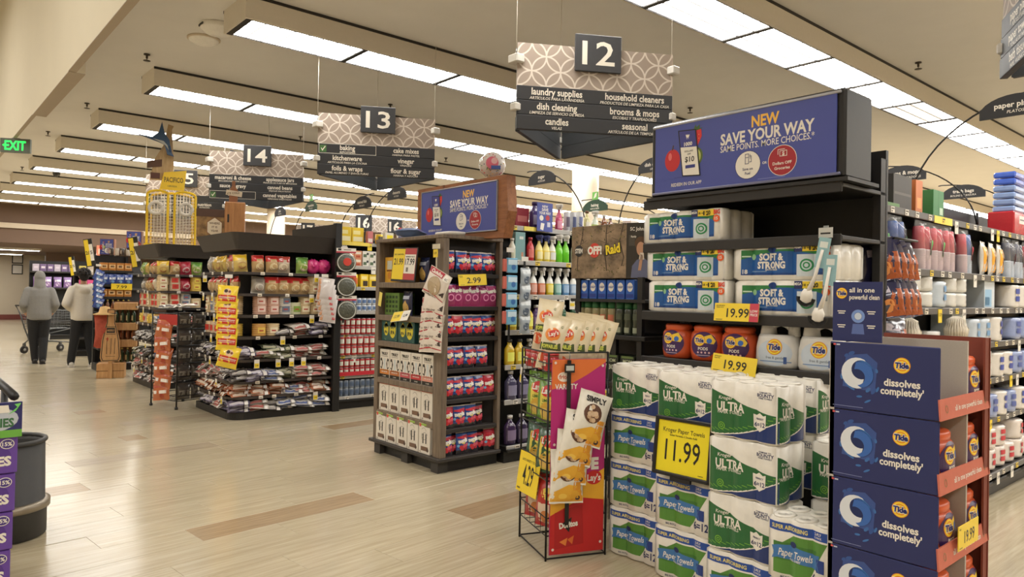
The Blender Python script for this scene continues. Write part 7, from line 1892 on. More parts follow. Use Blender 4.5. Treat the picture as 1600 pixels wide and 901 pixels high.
for z, seq in ((1.45, ((PLP, .95, 2), (PLP, 1.15, 2), (BWL, 1.35, 1), (PLP, 1.6, 2), (PLP, 1.8, 2), (PLW, 3.0, 1), (PLW, 3.24, 1), (PLR, 3.5, 1), (PLW, 3.75, 1))), (1.19, ((PLP, .9, 1), (PLP, 1.3, 1), (BWL, 2.05, 1), (BWL, 2.28, 1), (PLW, 2.55, 1), (PLB, 3.05, 1), (PLB, 3.3, 1), (PLB, 3.55, 1), (PLB, 3.8, 1))),
               (.91, ((PLP, 1.75, 1), (PLP, 1.95, 1), (PLW, 2.15, 1), (PLP, 2.38, 2), (PLW, 2.6, 1), (PLW, 2.84, 1), (PLB, 3.1, 1), (PLB, 3.35, 1), (PLB, 3.6, 1))), (.60, ((PLB, 1.75, 1), (PLW, 1.98, 1), (PLB, 2.22, 1), (PLB, 2.46, 1), (PLW, 2.7, 1), (PLB, 2.94, 1), (PLW, 3.2, 1), (PLR, 3.45, 1))),
               (.20, ((PLR, 1.7, 1), (PLR, 1.94, 2), (PLR, 2.18, 2), (PLR, 2.42, 2), (PLR, 2.66, 2), (PLR, 2.9, 1), (PLR, 3.14, 2), (PLR, 3.38, 1)))):
    sn = {1.45: 'second', 1.19: 'third', .91: 'fourth', .60: 'fifth', .20: 'bottom'}[z]
    for i, (kd, u, n) in enumerate(seq):
        D = 'plain white' if kd is PLP else 'pale bowl' if kd is BWL else 'white and blue plate' if kd is PLW else 'blue plate' if kd is PLB else 'white and red plate'
        hh = .162 if kd is PLR else .107
        for j in range(n):
            kd.put('%s stack, %s from left%s, %s shelf, paper goods aisle' % (D, ORD[i + 1], '' if n == 1 else ', upper' if j else ', lower', sn), GF.at(u, .12, z + .002 + j * hh), GF.rz + random.uniform(-.2, .2), gP)
BXP.put('pale box with blue wave print, second shelf of the paper goods aisle', GF.at(2.4, .05, 1.452), GF.rz)
BXP.put('pale box with blue wave print, third shelf of the paper goods aisle', GF.at(1.75, .06, 1.192), GF.rz)
gl = MB().lathe([(.05, 0), (.062, .01)] + [q for j in range(7) for q in ((.064, .02 + .03 * j), (.058, .035 + .03 * j))] + [(.05, .24), (0, .245)], mat((206, 216, 210), .1, coat=.8), 16)
GLS = one('clear_cup_stack', 'cups', gl)
for i in range(3): GLS.put('stack of clear ribbed cups, second shelf, %s from the left' % ORD[i + 1], GF.at(.5 + .15 * i, .1, 1.452), GF.rz, 'stacks of clear cups')
snk, sf = pillow(.15, .18, .06, film((206, 70, 60)), seed=44, wr=.01)
snk.rect(-.06, .06, .1, .14, ink((240, 200, 70)), sf, 1, step=(.02, .02)).disc(0, .06, .03, ink((120, 40, 60)), sf, 1, step=(.02, .02))
SNK = one('straw_pack', 'straws', snk)
for i in range(2): SNK.put('colourful red straw pack, second shelf, %s' % ('left' if i == 0 else 'right'), GF.at(.15 + .17 * i, .06, 1.452), GF.rz, 'straw packs')
# two white mop heads
mp = MB()
for i in range(26):
    a = 2 * PI * i / 26
    mp.tube([(.012 * math.cos(a), .012 * math.sin(a), .2), (.05 * math.cos(a), .05 * math.sin(a), .18), (.068 * math.cos(a), .068 * math.sin(a), .12), (.058 * math.cos(a), .058 * math.sin(a), .06)], .0095, mat((222, 212, 194), .9, var=.15, scale=120), 5)
MOP = Kind('mop_head', 'mop head', [('yarn', mp.mesh('yarn')), ('sleeve', MB().lathe([(.05, 0), (.06, .005), (.062, .062), (.05, .065)], film((62, 72, 50)), 18).rect(-.03, .03, .015, .05, ink((130, 150, 60)), lathe_surf([(.062, 0), (.062, .1)]), 1, step=(.015, 0)).mesh('sleeve'))])
MOP.put('white yarn mop head in green sleeve, left of the pair behind the blue tower', GF.at(.62, -.02, 1.192), GF.rz, 'white mop heads')
MOP.put('white yarn mop head in dark sleeve, right of the pair behind the blue tower', GF.at(1.45, -.02, 1.192), GF.rz, 'white mop heads')
# dark bags with orange fronts on pegs
rk2 = thing('peg_hook', 'short black peg bar with dark snack bags at the end of the paper goods shelving', 'hook', GF.at(.12, .0, 1.84), GF.rz)
link('bar', MB().tube([(0, .05, 0), (0, -.14, 0)], .006, black, 6).tube([(.28, .05, 0), (.28, -.14, 0)], .006, black, 6).tube([(-.02, -.14, 0), (.3, -.14, 0)], .007, black, 6).mesh('bar'), rk2)
nb, sf = pillow(.26, .24, .07, film((44, 42, 72), .15, .8), seed=51, wr=.014, pinch=-.08)
k = dict(step=(.03, .03))
nb.poly([(.03, .005), (.13, .005), (.13, .15), (.08, .15), (.04, .08)], ink((170, 86, 46), .25), sf, 1, **k).rect(-.04, .06, .13, .17, ink((190, 180, 190)), sf, 2, **k).disc(.04, .06, .035, ink((230, 150, 80)), sf, 2, **k)
NBAG = one('foil_bag', 'bag', nb)
for j, z in enumerate((1.6, 1.4)):
    for i in range(4): NBAG.put('dark blue foil bag with orange front, %s row, %s from the left' % ('upper' if j == 0 else 'lower', ORD[i + 1]), GF.at(.0 + .115 * i, -.1 - .02 * j, z), rot=(math.radians(-12), math.radians(-8), GF.rz - 0.75 + .14 * i), group='dark foil bags on the pegs')
NBAG.put('dark blue foil bag with orange front, hanging lowest behind the blue tower', GF.at(.12, -.1, 1.2), rot=(math.radians(-8), math.radians(5), GF.rz - .4), group='dark foil bags on the pegs')
# ------------------------------------------------------------------ people
def ell(b, c, r, m, seg=14, rings=8):
    pr = [(math.sin(PI * i / rings), -math.cos(PI * i / rings)) for i in range(rings + 1)]
    vs, fs = [], []
    for s, z in pr:
        for k in range(seg):
            a = 2 * PI * k / seg
            vs.append((c[0] + r[0] * s * math.cos(a), c[1] + r[1] * s * math.sin(a), c[2] + r[2] * z))
    for j in range(rings):
        for k in range(seg):
            fs.append((j * seg + k, j * seg + (k + 1) % seg, (j + 1) * seg + (k + 1) % seg, (j + 1) * seg + k))
    b.add(vs, fs, m, True)
def loft(b, secs, m, seg=20):
    """secs: (x, y, z, rx, ry) closed ellipses"""
    vs, fs = [], []
    for x, y, z, rx, ry in secs:
        for k in range(seg):
            a = 2 * PI * k / seg
            vs.append((x + rx * math.cos(a), y + ry * math.sin(a), z))
    for j in range(len(secs) - 1):
        for k in range(seg):
            fs.append((j * seg + k, j * seg + (k + 1) % seg, (j + 1) * seg + (k + 1) % seg, (j + 1) * seg + k))
    fs.append(tuple(range(seg - 1, -1, -1))); fs.append(tuple(range((len(secs) - 1) * seg, len(secs) * seg)))
    b.add(vs, fs, m, True)
def limb(b, pts, m):
    """pts: (x, y, z, r): tapered rounded limb"""
    for i, (p, q) in enumerate(zip(pts, pts[1:])):
        n = 4
        b.tube([[p[k] + (q[k] - p[k]) * t / n for k in range(3)] for t in range(n + 1)], [p[3] + (q[3] - p[3]) * t / n for t in range(n + 1)], m, 12)
    for p in pts: ell(b, p[:3], (p[3] * .99,) * 3, m, 12, 8)
def fuse(o, vox, it=6):
    r = o.modifiers.new('fuse', 'REMESH'); r.mode = 'VOXEL'; r.voxel_size = vox; r.use_smooth_shade = True
    s = o.modifiers.new('soften', 'SMOOTH'); s.factor = 0.5; s.iterations = it
    return o
def hand(b, w, d, up, side, m):
    """palm and five fingers from the wrist w along d, thumb towards up"""
    w, d, up = Vector(w), Vector(d).normalized(), Vector(up).normalized()
    across = d.cross(up).normalized()
    limb(b, [(*w, .024), (*(w + d * .05), .03), (*(w + d * .085), .026)], m)
    for i, ln in enumerate((.062, .075, .08, .07)):
        o = w + d * .085 + up * (.027 - .018 * (3 - i) + .0) 
        c = across * side
        limb(b, [(*o, .0095), (*(o + d * ln * .5 + c * .012), .009), (*(o + d * ln * .75 + c * .035), .008)], m)
    t = w + d * .03 + up * .03
    limb(b, [(*t, .012), (*(t + d * .03 + up * .02), .0105), (*(t + d * .058 + up * .022 + across * side * .01), .009)], m)
skin = mat((176, 128, 100), .6, var=.05)
def person(label, loc, rz, H, arms, legs, top, trousers, shoe, hair, hood_up, lean=0.0, top_name='hoodie', sit=False):
    s = H / 1.76
    t = thing('person', label, 'person', loc, rz)
    def P(*v): return tuple(c * s for c in v)
    b = MB()
    y = lambda z: -lean * max(0, z - .95)
    loft(b, [P(0, 0, .86, .15, .1), P(0, 0, .98, .155, .105), P(0, y(1.15), 1.15, .135, .095), P(0, y(1.32), 1.32, .165, .105), P(0, y(1.43), 1.43, .17, .085), P(0, y(1.48), 1.48, .07, .06)], skin)
    limb(b, [P(0, y(1.45) + .01, 1.45, .058), P(0, y(1.56), 1.57, .054)], skin)
    hy = y(1.6) - .02
    ell(b, P(0, hy, 1.66), P(.073, .092, .108), skin); ell(b, P(0, hy - .03, 1.61), P(.055, .06, .06), skin)
    limb(b, [P(0, hy - .09, 1.665, .008), P(0, hy - .108, 1.64, .013)], skin)
    for e in (-1, 1):
        ell(b, P(e * .074, hy + .005, 1.655), P(.012, .022, .032), skin)
        ell(b, P(e * .03, hy - .082, 1.672), P(.012, .008, .009), skin, 8, 5)
    ell(b, P(0, hy - .088, 1.607), P(.022, .008, .008), skin, 8, 5)
    for e, (el, wr) in zip((-1, 1), arms):
        sh = (e * .185, y(1.42), 1.41)
        limb(b, [P(*sh, .056), P(*el, .04), P(*wr, .027)], skin)
        d = Vector(wr) - Vector(el)
        hand(b, P(*wr), d, (-e * .2, 0, 1) if abs(d.z) < .2 else (0, -1, .2), e, skin)
    for e, (kn, an) in zip((-1, 1), legs):
        limb(b, [P(e * .09, .0, .9, .085), P(*kn, .056), P(*an, .036)], skin)
        limb(b, [P(an[0], an[1] + .03, an[2] - .045, .032), P(an[0], an[1] - .1, an[2] - .06, .026), P(an[0], an[1] - .15, an[2] - .065, .02)], skin)
    body = fuse(link('body', b.mesh('body'), t), .011, 3)
    h = MB()
    loft(h, [P(0, 0, .84, .185, .135), P(0, 0, .87, .2, .15), P(0, 0, .96, .205, .155), P(0, y(1.15), 1.15, .2, .145), P(0, y(1.3), 1.3, .21, .145), P(0, y(1.41), 1.41, .2, .12), P(0, y(1.47), 1.475, .11, .085), P(0, y(1.5), 1.505, .085, .075)], top)
    for e, (el, wr) in zip((-1, 1), arms):
        a, c = Vector(el), Vector(wr)
        w2 = a + (c - a) * .95
        limb(h, [P(e * .178, y(1.41), 1.395, .085), P(*(Vector((e * .18, y(1.41), 1.4)) * .5 + a * .5), .08), P(*el, .072), P(*(a + (c - a) * .5), .066), P(*w2, .046)], top)
    if hood_up:
        ell(h, P(0, hy + .012, 1.665), P(.098, .108, .128), top); limb(h, [P(0, y(1.5) + .02, 1.48, .1), P(0, hy + .02, 1.6, .095)], top)
    elif top_name == 'hoodie':
        for i in range(9):
            a = PI * i / 8
            limb(h, [P(.115 * math.cos(a), y(1.47) + .03 + .085 * math.sin(a), 1.49 - .05 * math.sin(a), .042)] * 2, top)
        ell(h, P(0, y(1.4) + .125, 1.4), P(.1, .045, .075), top)
    g = fuse(link(top_name, h.mesh(top_name), t), .014, 4)
    p = MB()
    loft(p, [P(0, 0, .82, .17, .13), P(0, 0, .88, .178, .138), P(0, 0, .97, .175, .135), P(0, 0, 1.0, .16, .12)], trousers)
    for e, (kn, an) in zip((-1, 1), legs):
        limb(p, [P(e * .095, 0, .88, .105), P(*kn, .08), P(an[0], an[1], an[2] + .02, .066), P(an[0], an[1], an[2] - .03, .06)], trousers)
    fuse(link('trousers', p.mesh('trousers'), t), .014, 4)
    for e, (kn, an) in zip((-1, 1), legs):
        q = MB()
        limb(q, [P(an[0], an[1] + .045, an[2] - .045, .04), P(an[0], an[1] - .06, an[2] - .05, .043), P(an[0], an[1] - .15, an[2] - .06, .032)], shoe)
        q.prismz([(an[0] * s + v[0] * s, an[1] * s + v[1] * s) for v in ((-.042, .08), (-.045, -.1), (-.03, -.18), (.03, -.18), (.045, -.1), (.042, .08))], (an[2] - .1) * s, (an[2] - .07) * s, mat((206, 200, 190), .6) if shoe is not black2 else black)
        link('shoe', q.mesh('shoe'), t)
    if hair:
        q = MB()
        ell(q, P(0, hy + .02, 1.70), P(.1, .105, .095), hair, 20, 12); ell(q, P(0, hy + .055, 1.65), P(.082, .06, .09), hair)
        rs = random.Random(8)
        for i in range(70):
            a, c = rs.uniform(0, 2 * PI), rs.uniform(-.15, 1)
            q2 = math.sqrt(1 - c * c)
            if math.sin(a) * q2 < -.6 and c < .5: continue
            ell(q, P(.098 * q2 * math.cos(a), hy + .02 + .103 * q2 * math.sin(a), 1.70 + .093 * c), P(.026, .026, .026), hair, 7, 5)
        link('hair', q.mesh('hair'), t)
    return t
tgrey = mat((128, 126, 122), .95, var=.1, scale=60, bump=.2)
tcream = mat((206, 198, 184), .95, var=.08, scale=60, bump=.2)
tblack = mat((30, 30, 32), .9, var=.1)
person('person in dark grey hoodie with hood up, walking away beside the cart', (-16.4, 2.15, 0), math.radians(-93), 1.76, (((-.26, .05, 1.14), (-.24, -.18, 1.0)), ((.26, .04, 1.14), (.22, -.2, 1.0))), (((-.085, -.05, .5), (-.06, .1, .1)), ((.085, -.07, .5), (.05, -.09, .1))), tgrey, tblack, black2, None, True, .06)
person('person in cream hoodie with dark curly hair, walking away', (-15.4, 2.71, 0), math.radians(-88), 1.8, (((-.29, .07, 1.15), (-.14, -.17, 1.02)), ((.29, .07, 1.15), (.14, -.17, 1.02))), (((-.11, -.02, .5), (-.15, .06, .1)), ((.12, -.05, .5), (.17, -.05, .1))), tcream, tblack, mat((206, 202, 192), .6), mat((30, 24, 22), .8), False, .03)
# a seated person at the far left edge
person('person in pink shirt at the left picture edge, seated on a black stool', (-37.0, 1.35, -.42), math.radians(100), 1.72, (((-.24, .0, 1.16), (-.12, -.24, 1.0)), ((.24, .0, 1.16), (.12, -.24, 1.0))), (((-.12, -.42, .92), (-.13, -.4, .52)), ((.12, -.42, .92), (.13, -.4, .52))), mat((206, 150, 140), .9), tblack, black2, mat((60, 46, 36), .8), False, .08, 'shirt')
stl = thing('stool', 'black padded stool under the seated person at the left edge', 'stool', (-37.05, 1.35, 0))
link('seat', MB().lathe([(.2, .36), (.22, .38), (.22, .42), (.18, .44), (0, .44)], black, 18).mesh('seat'), stl)
for i in range(4): link('leg', MB().tube([(.14 * math.cos(PI / 4 + i * PI / 2), .14 * math.sin(PI / 4 + i * PI / 2), .37), (.2 * math.cos(PI / 4 + i * PI / 2), .2 * math.sin(PI / 4 + i * PI / 2), 0)], .018, black, 6).mesh('leg'), stl)

# ------------------------------------------------------------------ shopping cart
ct_ = thing('shopping_cart', 'grey wire shopping cart with black wheels before the hooded person', 'cart', (-18.9, 2.62, 0), math.radians(-152))
wgr = mat((96, 98, 98), .35, metal=.7)
b = MB()
def basket(z0, z1, x0, x1, y0, y1, tap, n):
    c0 = [(x0 + tap, y0 + tap, z0), (x1 - tap, y0 + tap, z0), (x1 - tap, y1 - tap * .3, z0), (x0 + tap, y1 - tap * .3, z0)]
    c1 = [(x0, y0, z1), (x1, y0, z1), (x1, y1, z1), (x0, y1, z1)]
    for j in range(n + 1):
        f = j / n
        b.tube([tuple(p[k] + (q[k] - p[k]) * f for k in range(3)) for p, q in zip(c0, c1)], .008 if j == n else .004, wgr, 5, closed=True, smooth=False)
    for i in range(4):
        p, q = i, (i + 1) % 4
        m = 10 if i % 2 else 8
        for k_ in range(m):
            f = k_ / m
            b.tube([tuple(c0[p][k] + (c0[q][k] - c0[p][k]) * f for k in range(3)), tuple(c1[p][k] + (c1[q][k] - c1[p][k]) * f for k in range(3))], .0035, wgr, 4)
    for k_ in range(8):
        f = k_ / 8
        b.tube([tuple(c0[0][k] + (c0[1][k] - c0[0][k]) * f for k in range(3)), tuple(c0[3][k] + (c0[2][k] - c0[3][k]) * f for k in range(3))], .0035, wgr, 4)
# the handle end is at +y, the cart heads towards -y
basket(.55, .95, -.27, .27, -.55, .38, .05, 7)
link('basket', b.mesh('basket'), ct_)
b = MB()
for e in (-1, 1):
    b.tube([(e * .28, .5, 1.05), (e * .27, .42, .9), (e * .25, .3, .5), (e * .25, .22, .3), (e * .26, .34, .2)], .016, wgr, 8)
    b.tube([(e * .25, .22, .3), (e * .2, -.5, .22)], .014, wgr, 8).tube([(e * .24, .28, .42), (e * .22, -.45, .55)], .01, wgr, 6)
for q in range(5): b.tube([(-.22, .2 - .16 * q, .27 - .012 * q), (.22, .2 - .16 * q, .27 - .012 * q)], .006, wgr, 5)
link('frame', b.mesh('frame'), ct_)
link('handle', MB().tube([(-.29, .5, 1.06), (.29, .5, 1.06)], .018, black, 10).mesh('handle'), ct_)
wl = MB()
wl.lathe([(.07, -.022), (.085, -.018), (.085, .018), (.07, .022)], black, 18, M=Matrix.Rotation(PI / 2, 4, 'Y'))
wl.lathe([(.0, -.024), (.03, -.024), (.03, .024), (0, .024)], steel, 12, M=Matrix.Rotation(PI / 2, 4, 'Y')).box(-.03, .03, -.02, .02, .05, .14, wgr)
WLM = wl.mesh('caster')
for x, y in ((-.25, .32), (.25, .32), (-.2, -.48), (.2, -.48)): link('caster', WLM, ct_, (x, y, .086))
wb, _ = pillow(.36, .22, .25, mat((222, 220, 214), .4, var=.1, bump=.3), seed=61, wr=.03)
thing('plastic_bag', 'white plastic bag lying in the lower tray of the cart', 'bag', (-18.9, 2.55, .27), .6, me=wb.mesh('plastic_bag'))

# ------------------------------------------------------------------ wooden bottle stand
pine = streaked('pine_board', (176, 128, 78), (206, 160, 106), 5, .6, stretch=(8, 8, 1))
bs_ = thing('bottle_stand', 'pine crate stand with bottle-shaped cutout beside the far tortilla rack', 'display', (-13.25, 2.74, 0), math.radians(72))
link('crate', MB().box(-.2, .2, -.02, .3, 0, .24, pine, bev=.004).box(-.201, .201, -.024, -.02, .115, .125, mat((120, 84, 50), .7)).mesh('crate'), bs_)
for z in (.5, .78, 1.12): link('crate', MB().box(.02, .36, .1, .32, z, z + .12, pine, bev=.004).mesh('crate'), bs_)
link('back_board', MB().box(.0, .38, .32, .34, .24, 1.26, mat((96, 66, 44), .7)).box(-.03, .03, -.05, -.03, 0, .3, pine).mesh('back_board'), bs_)
ol = [(-.13, .28), (.13, .28), (.15, .34), (.13, .62), (.09, .82), (.06, .92), (.055, 1.14), (-.055, 1.14), (-.06, .92), (-.09, .82), (-.13, .62), (-.15, .34)]
ob_ = MB().prism(ol, -.06, -.04, pine)
cx = [(x * .86, .28 + (z - .28) * .965 + .015) for x, z in ol]
for i in range(len(cx)):
    (x0, z0), (x1, z1) = cx[i], cx[(i + 1) % len(cx)]
    d = Vector((x1 - x0, z1 - z0)); n_ = Vector((-d.y, d.x)).normalized() * .006
    ob_.decal([[(x0 - n_.x, z0 - n_.y), (x1 - n_.x, z1 - n_.y), (x1 + n_.x, z1 + n_.y), (x0 + n_.x, z0 + n_.y)]], blk, -.06, 1)
for z0, z1 in ((.72, .73), (.84, .85), (.36, .365), (1.06, 1.07)): ob_.rect(-.07, .07, z0, z1, blk, -.06, 1)
for x0 in (-.06, 0, .055): ob_.decal([[(x0, .4), (x0 + .008, .4), (x0 + .012, .66), (x0 + .004, .66)]], blk, -.06, 1)
ob_.rect(-.06, .06, .745, .83, blk, -.06, 1).text('MODELO', 0, .787, .03, pine, -.06, 2, w=.1)
link('cutout', ob_.mesh('cutout'), bs_)
WBT = bottle('beer_bottle', 'bottle', .032, .24, .013, film((44, 66, 44), .1), mat((190, 170, 90), .4), ink((206, 190, 140)), sy=1)
WB2 = bottle('beer_bottle', 'bottle', .032, .22, .013, film((110, 64, 36), .1), mat((190, 170, 90), .4), ink((190, 120, 80)), sy=1)
BM = Matrix.Translation((-13.25, 2.74, 0)) @ Matrix.Rotation(math.radians(72), 4, 'Z')
for kd, z, nm_ in ((WBT, .905, 'green'), (WB2, .625, 'brown'), (WBT, .245, 'green')):
    for i in range(4): kd.put('%s beer bottle on the pine stand, %s tier, %s from the left' % (nm_, {.905: 'top', .625: 'middle', .245: 'bottom'}[z], ORD[i + 1]), BM @ Vector((.06 + .082 * i, .2, z)), 0, 'beer bottles on the pine stand')
cl, _ = pillow(.31, .54, .14, mat((168, 76, 56), .9, var=.25, bump=.4), seed=71, wr=.05, pinch=.12)
thing('red_cloth', 'crumpled orange-red cloth hung on the pine bottle stand', 'cloth', BM @ Vector((-.1, .02, .5)), math.radians(72), me=cl.mesh('red_cloth'))
hat = MB().lathe([(0, .12), (.07, .11), (.09, .02), (.17, -.01), (.17, -.02), (.09, .005)], mat((196, 160, 106), .9, var=.15), 18)
thing('straw_hat', 'small straw hat resting on the orange-red cloth', 'hat', BM @ Vector((-.1, .02, 1.06)), me=hat.mesh('straw_hat'))

# ------------------------------------------------------------------ racks and shelves further off
LF = Face(-14.42, 2.78, 90)
gondola('snack_shelf', 'black snack shelf with golden cakes and blue bags behind the pine stand', 'shelf', LF, .55, .5, [(1.79, .46), (1.54, .46), (1.32, .46), (1.05, .46), (.75, .46), (.4, .46)], 2.07, posts=.6)
cake = pbox('cake_box', 'box', .12, .14, .1, film((196, 130, 66)), [(-.4, .4, .3, .75, (236, 196, 140)), (-.25, .25, .4, .65, (120, 70, 40))])
bluec, sf = pillow(.15, .19, .08, film((50, 76, 150)), seed=81, wr=.012)
bluec.rect(-.05, .05, .09, .13, ink((214, 220, 232)), sf, 1, step=(.02, .02)).disc(0, .05, .03, ink((120, 160, 210)), sf, 1, step=(.02, .02))
BLB = one('chip_bag', 'chips', bluec)
for z, kd, nm_ in ((1.79, cake, 'golden cake box'), (1.54, BLB, 'blue chip bag'), (1.32, cake, 'golden cake box')):
    for i in range(4): kd.put('%s, %s from the left, %s of the far snack shelf' % (nm_, ORD[i + 1], {1.79: 'top row', 1.54: 'middle row', 1.32: 'lower row'}[z]), LF.at(.08 + .13 * i, .06, z + .002), LF.rz, 'snacks on the far snack shelf')
for i in range(6): WB2.put('brown bottle on the far snack shelf below the cakes, %s from the left' % ORD[i + 1], LF.at(.06 + .085 * i, .06, 1.052), 0, 'bottles on the far snack shelf')
thing('price_sign', 'yellow 7.99 price sign on the far snack shelf', 'sign', LF.at(.36, .023, 1.45), LF.rz, me=price_sign(.34, .11, '7.99').mesh('price_sign'))
for i in range(6): BLB.put('blue chip bag hanging left of the far snack shelf, %s from the top' % ORD[i + 1], (-14.45 + .005 * i, 2.74, 1.62 - .1 * i), rot=(0, math.radians(20), PI / 2), group='blue chip bags hanging in a strip')
hang_strip('black clip strip with blue chip bags left of the far snack shelf', -14.46, 2.765, 1.1, .8, PI / 2)
def board(label, x, y, z, rz, w, h, pole=None):
    b = MB().box(-w / 2, w / 2, 0, .012, 0, h, black).box(-.015, .015, .012, .2, h * .05, h * .1, black)
    if pole: b.box(-.015, .015, .0, .02, -z, 0, black)
    b.rect(-w * .46, w * .05, h * .03, h * .97, ink((240, 208, 44)), 0, 1).rect(w * .05, w * .46, h * .2, h * .8, wht, 0, 1).text('2/', -w * .2, h * .5, h * .12, blk, 0, 2).text('5', w * .25, h * .5, h * .12, blk, 0, 2)
    thing('price_card', label, 'sign', (x, y, z), rot=(0, math.radians(-10), rz), me=b.mesh('price_card'))
board('tall tilted yellow price board left of the far snack shelf', -14.7, 2.7, 1.86, math.radians(52), .15, .5)
board('tall tilted yellow price board at the end of the far tortilla rack', -12.8, 3.0, 1.82, math.radians(52), .15, .5)
board('small pale yellow price board far off above the hooded person', -17.72, 2.93, 1.72, math.radians(52), .12, .42)
for x, y, lb in ((-15.0, 3.0, 'small blue promotional board on top of the far snack shelf, left'), (-13.55, 3.12, 'small blue promotional board over the far tortilla rack, right')):
    t = thing('promo_board', lb, 'sign', (x, y, 2.09 if x < -14 else 2.16), math.radians(62))
    link('box', MB().box(-.12, .12, 0, .12, 0, .3, walnut).mesh('box'), t)
    link('poster', save_banner(MB(), .22, .28, -.012).mesh('poster'), t, (-.11, 0, .01))
    link('foot', MB().box(-.12, .12, .02, .12, -.02, 0, black).mesh('foot'), t)
for i in range(4): (tin('spice_jar', 'jar', .035, .13, film(((60, 50, 46), (206, 196, 180))[i % 2]), ink((206, 190, 170)))).put('small jar on top of the far snack shelf, %s from the left' % ORD[i + 1], LF.at(.22 + .09 * i, .2, 2.075), 0, 'jars on top of the far snack shelf')
LF2 = Face(-17.7, 3.0, 90)
gondola('snack_shelf', 'dark shelf with pink and pale goods seen past the curly-haired person', 'shelf', LF2, .95, .5, [(1.75, .46), (1.45, .46), (1.15, .46), (.8, .46), (.4, .46)], 2.05, posts=1.0)
for z, seq in ((1.75, ((226, 206, 110), (206, 190, 170), (90, 100, 90), (196, 160, 120), (70, 70, 70), (226, 210, 180))), (1.45, ((226, 80, 140), (230, 96, 150), (206, 110, 110), (206, 60, 60), (226, 190, 160), (206, 170, 60))), (1.15, ((206, 50, 90), (70, 60, 60), (196, 150, 60), (60, 60, 60), (180, 70, 60), (90, 80, 70)))):
    for i, c in enumerate(seq): pbox('food_box', 'box', .12, .19, .08, film(c), [(-.35, .35, .3, .6, tuple(min(255, int(v * .5 + 120)) for v in c))]).put('%s box, %s from the left, %s of the dark shelf beyond the people' % (('reddish' if c[0] > c[1] + 60 else 'dull'), ORD[i + 1], {1.75: 'top row', 1.45: 'second row', 1.15: 'third row'}[z]), LF2.at(.1 + .15 * i, .06, z + .002), LF2.rz, 'boxes on the dark shelf beyond the people')
LF3 = Face(-23.6, 2.9, 90)
gondola('wall_shelf', 'long dark shelf with violet bags in front of the far wall', 'shelf', LF3, 3.2, .5, [(1.9, .46), (1.45, .46), (1.0, .46), (.5, .46)], 2.2, posts=1.2)
vi, sf = pillow(.2, .3, .1, film((140, 110, 170)), seed=91, wr=.015)
vi.rect(-.07, .07, .16, .22, ink((226, 220, 230)), sf, 1, step=(.03, .03)).disc(0, .09, .05, ink((200, 180, 214)), sf, 1, step=(.03, .03))
VIB = one('violet_bag', 'bag', vi)
for i in range(8): VIB.put('violet and white bag on the far wall shelf, %s from the left' % ORD[i + 1], LF3.at(.14 + .24 * i, .06, 1.452), LF3.rz, 'violet bags on the far wall shelf')
for i in range(12): pbox('food_box', 'box', .15, .2, .1, film((120, 100, 140) if i % 3 else (190, 180, 196)), [(-.3, .3, .4, .7, (206, 196, 210))]).put('small violet box on the upper far wall shelf, %s from the left' % ORD[i + 1], LF3.at(.1 + .17 * i, .06, 1.902), LF3.rz, 'violet boxes on the far wall shelf')
pbox('food_box', 'box', .2, .5, .1, film((206, 120, 90)), [(-.3, .3, .5, .8, (226, 190, 160))]).put('tall coral box on the dark shelf above the violet bags', LF3.at(1.72, .3, 2.21), LF3.rz)
thing('price_sign', 'yellow 2.29 price sign above the violet bags', 'sign', LF3.at(1.55, .023, 1.82), LF3.rz, me=price_sign(.5, .2, '2.29').mesh('price_sign'))
for i, z in enumerate((2.45, 1.98)):
    t = thing('picture_frame', 'small black framed notice on the beige far wall, %s one' % ('upper' if i == 0 else 'lower'), 'picture', (-37.99, 4.13, z), PI / 2)
    link('frame', MB().box(-.2, .2, -.03, 0, 0, .42, black, bev=.01).mesh('frame'), t)
    link('sheet', MB().box(-.165, .165, -.034, -.03, .04, .38, offwhite).mesh('sheet'), t)
thing('wall_device', 'small beige wall device with violet light on the far wall', 'device', (-37.99, 4.7, 1.4), PI / 2, me=MB().box(-.14, .14, -.05, 0, 0, .22, mat((150, 120, 90), .6)).disc(-.02, .1, .07, mat((190, 150, 230), .5, var=0, emit=.8), -.05, 1).mesh('wall_device'))

# ------------------------------------------------------------------ front left: bin and violet carton display
bn = thing('trash_bin', 'dark grey plastic bin with steel band behind the violet cartons', 'bin', (-5.22, .53, 0))
bm = mat((58, 57, 56), .55, var=.1)
prf = [(.2, 0), (.215, .01), (.22, .13)]
link('body', MB().lathe([(.2, 0), (.215, .01), (.215, .17), (.225, .2), (.205, .21), (.2, .56), (.19, .565), (.185, .54), (.185, .25)], bm, 28).mesh('body'), bn)
link('band', MB().lathe([(.222, .165), (.232, .17), (.232, .21), (.21, .215)], mat((150, 140, 124), .35, metal=.6), 28).mesh('band'), bn)
link('rim', MB().tube([(.2 * math.cos(a), .2 * math.sin(a), .57) for a in [-.6 + PI * 1.25 * i / 20 for i in range(21)]], .014, bm, 8).mesh('rim'), bn)
vio = ink((104, 70, 160), .4)
VF = Face(-3.5, -.26, 90)
vd = thing('carton_display', 'stack of violet cartons with dark blue header card at the left edge', 'display', (VF.o[0], VF.o[1], 0), VF.rz)
VW = .655
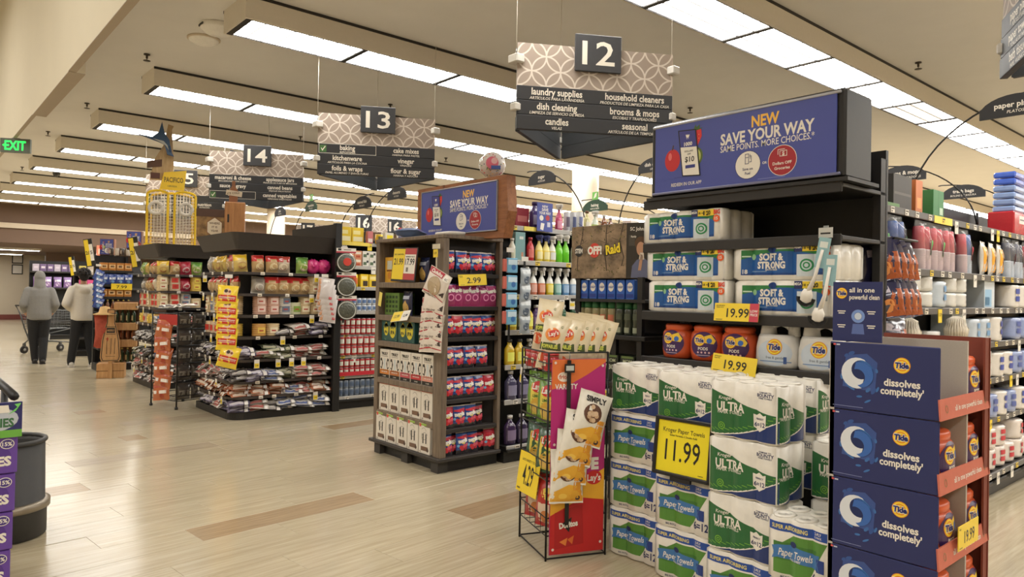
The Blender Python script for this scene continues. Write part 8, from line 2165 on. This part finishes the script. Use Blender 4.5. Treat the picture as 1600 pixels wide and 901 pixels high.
for i in range(6):
    wq = VW - .005 * i
    b = MB().box(0, wq, 0, .34, 0, .15, vio, bev=.003)
    b.disc(wq - .15, .07, .13, ink((86, 54, 140)), 0, 1, rz=.06)
    b.text('HUGGIES', wq - .02, .05, .034, wht, 0, 2, align='R', bold=.05).text('Natural', wq - .11, .1, .015, wht, 0, 2)
    b.disc(wq - .035, .118, .024, wht, 0, 2, rz=.02).disc(wq - .035, .118, .021, ink((70, 50, 130)), 0, 3, rz=.017).text('15%', wq - .035, .118, .015, wht, 0, 4, bold=.03)
    b.rect(wq - .4, wq - .2, .125, .142, ink((206, 196, 226)), 0, 1)
    link('carton', b.mesh('carton'), vd, (0, .003 * i, .745 - .154 * i + .0) if i < 5 else (0, .003 * i, -.02))
b = MB().box(0, VW + .012, -.01, .006, 0, .14, ink((44, 44, 104))).rect(0, VW + .012, 0, .03, ink((110, 176, 70)), -.01, 1)
b.disc(VW - .09, .075, .09, ink((190, 196, 206)), -.01, 1, rz=.05).text('VEGGIES', VW - .09, .06, .032, ink((60, 110, 70)), -.01, 2, w=.15, bold=.04)
b.poly([(VW - .08, .1), (VW - .03, .1), (VW - .035, .13), (VW - .075, .13)], wht, -.01, 3).poly([(VW - .035, .092), (VW - .005, .12), (VW - .015, .132), (VW + .008, .136), (VW - .01, .105)], ink((120, 210, 110)), -.01, 3)
link('header_card', b.mesh('header_card'), vd, (0, 0, .89))
for i in range(3): thing('carton_sheet', 'white carton sheet on the violet cartons, %s of the pile' % ('lowest', 'middle', 'topmost')[i], 'sheet', (-3.56 - .05 * i, -.2, .897 + .0125 * i), me=MB().box(-.38, 0, 0, .54 - .02 * i, 0, .012, white).mesh('carton_sheet'), group='white sheets on the violet cartons')
cl_ = thing('wire_rack', 'low black-railed rack right behind the violet cartons at the left edge', 'rack', (-4.05, -.3, 0))
link('rail', MB().tube([(-.7, .69, 1.04), (.46, .69, 1.04)], .018, black, 8).tube([(-.7, .0, 1.04), (-.7, .69, 1.04)], .018, black, 8).mesh('rail'), cl_)
for x, y in ((-.7, .69), (.12, .69), (-.7, 0)): link('leg', MB().tube([(x, y, 0.0), (x, y, 1.04)], .014, black, 8).mesh('leg'), cl_)
for z in (.1, .4, .7): link('shelf', MB().box(-.7, .12, 0, .68, z, z + .02, mat((120, 116, 110), .5)).mesh('shelf'), cl_)
cst = MB().lathe([(.05, -.02), (.062, -.016), (.062, .016), (.05, .02)], black, 16, M=Matrix.Translation((0, 0, .064)) @ Matrix.Rotation(PI / 2, 4, 'Y')).box(-.02, .02, -.02, .02, .06, .14, black)
link('caster', cst.mesh('caster'), cl_, (.12, .72, 0))
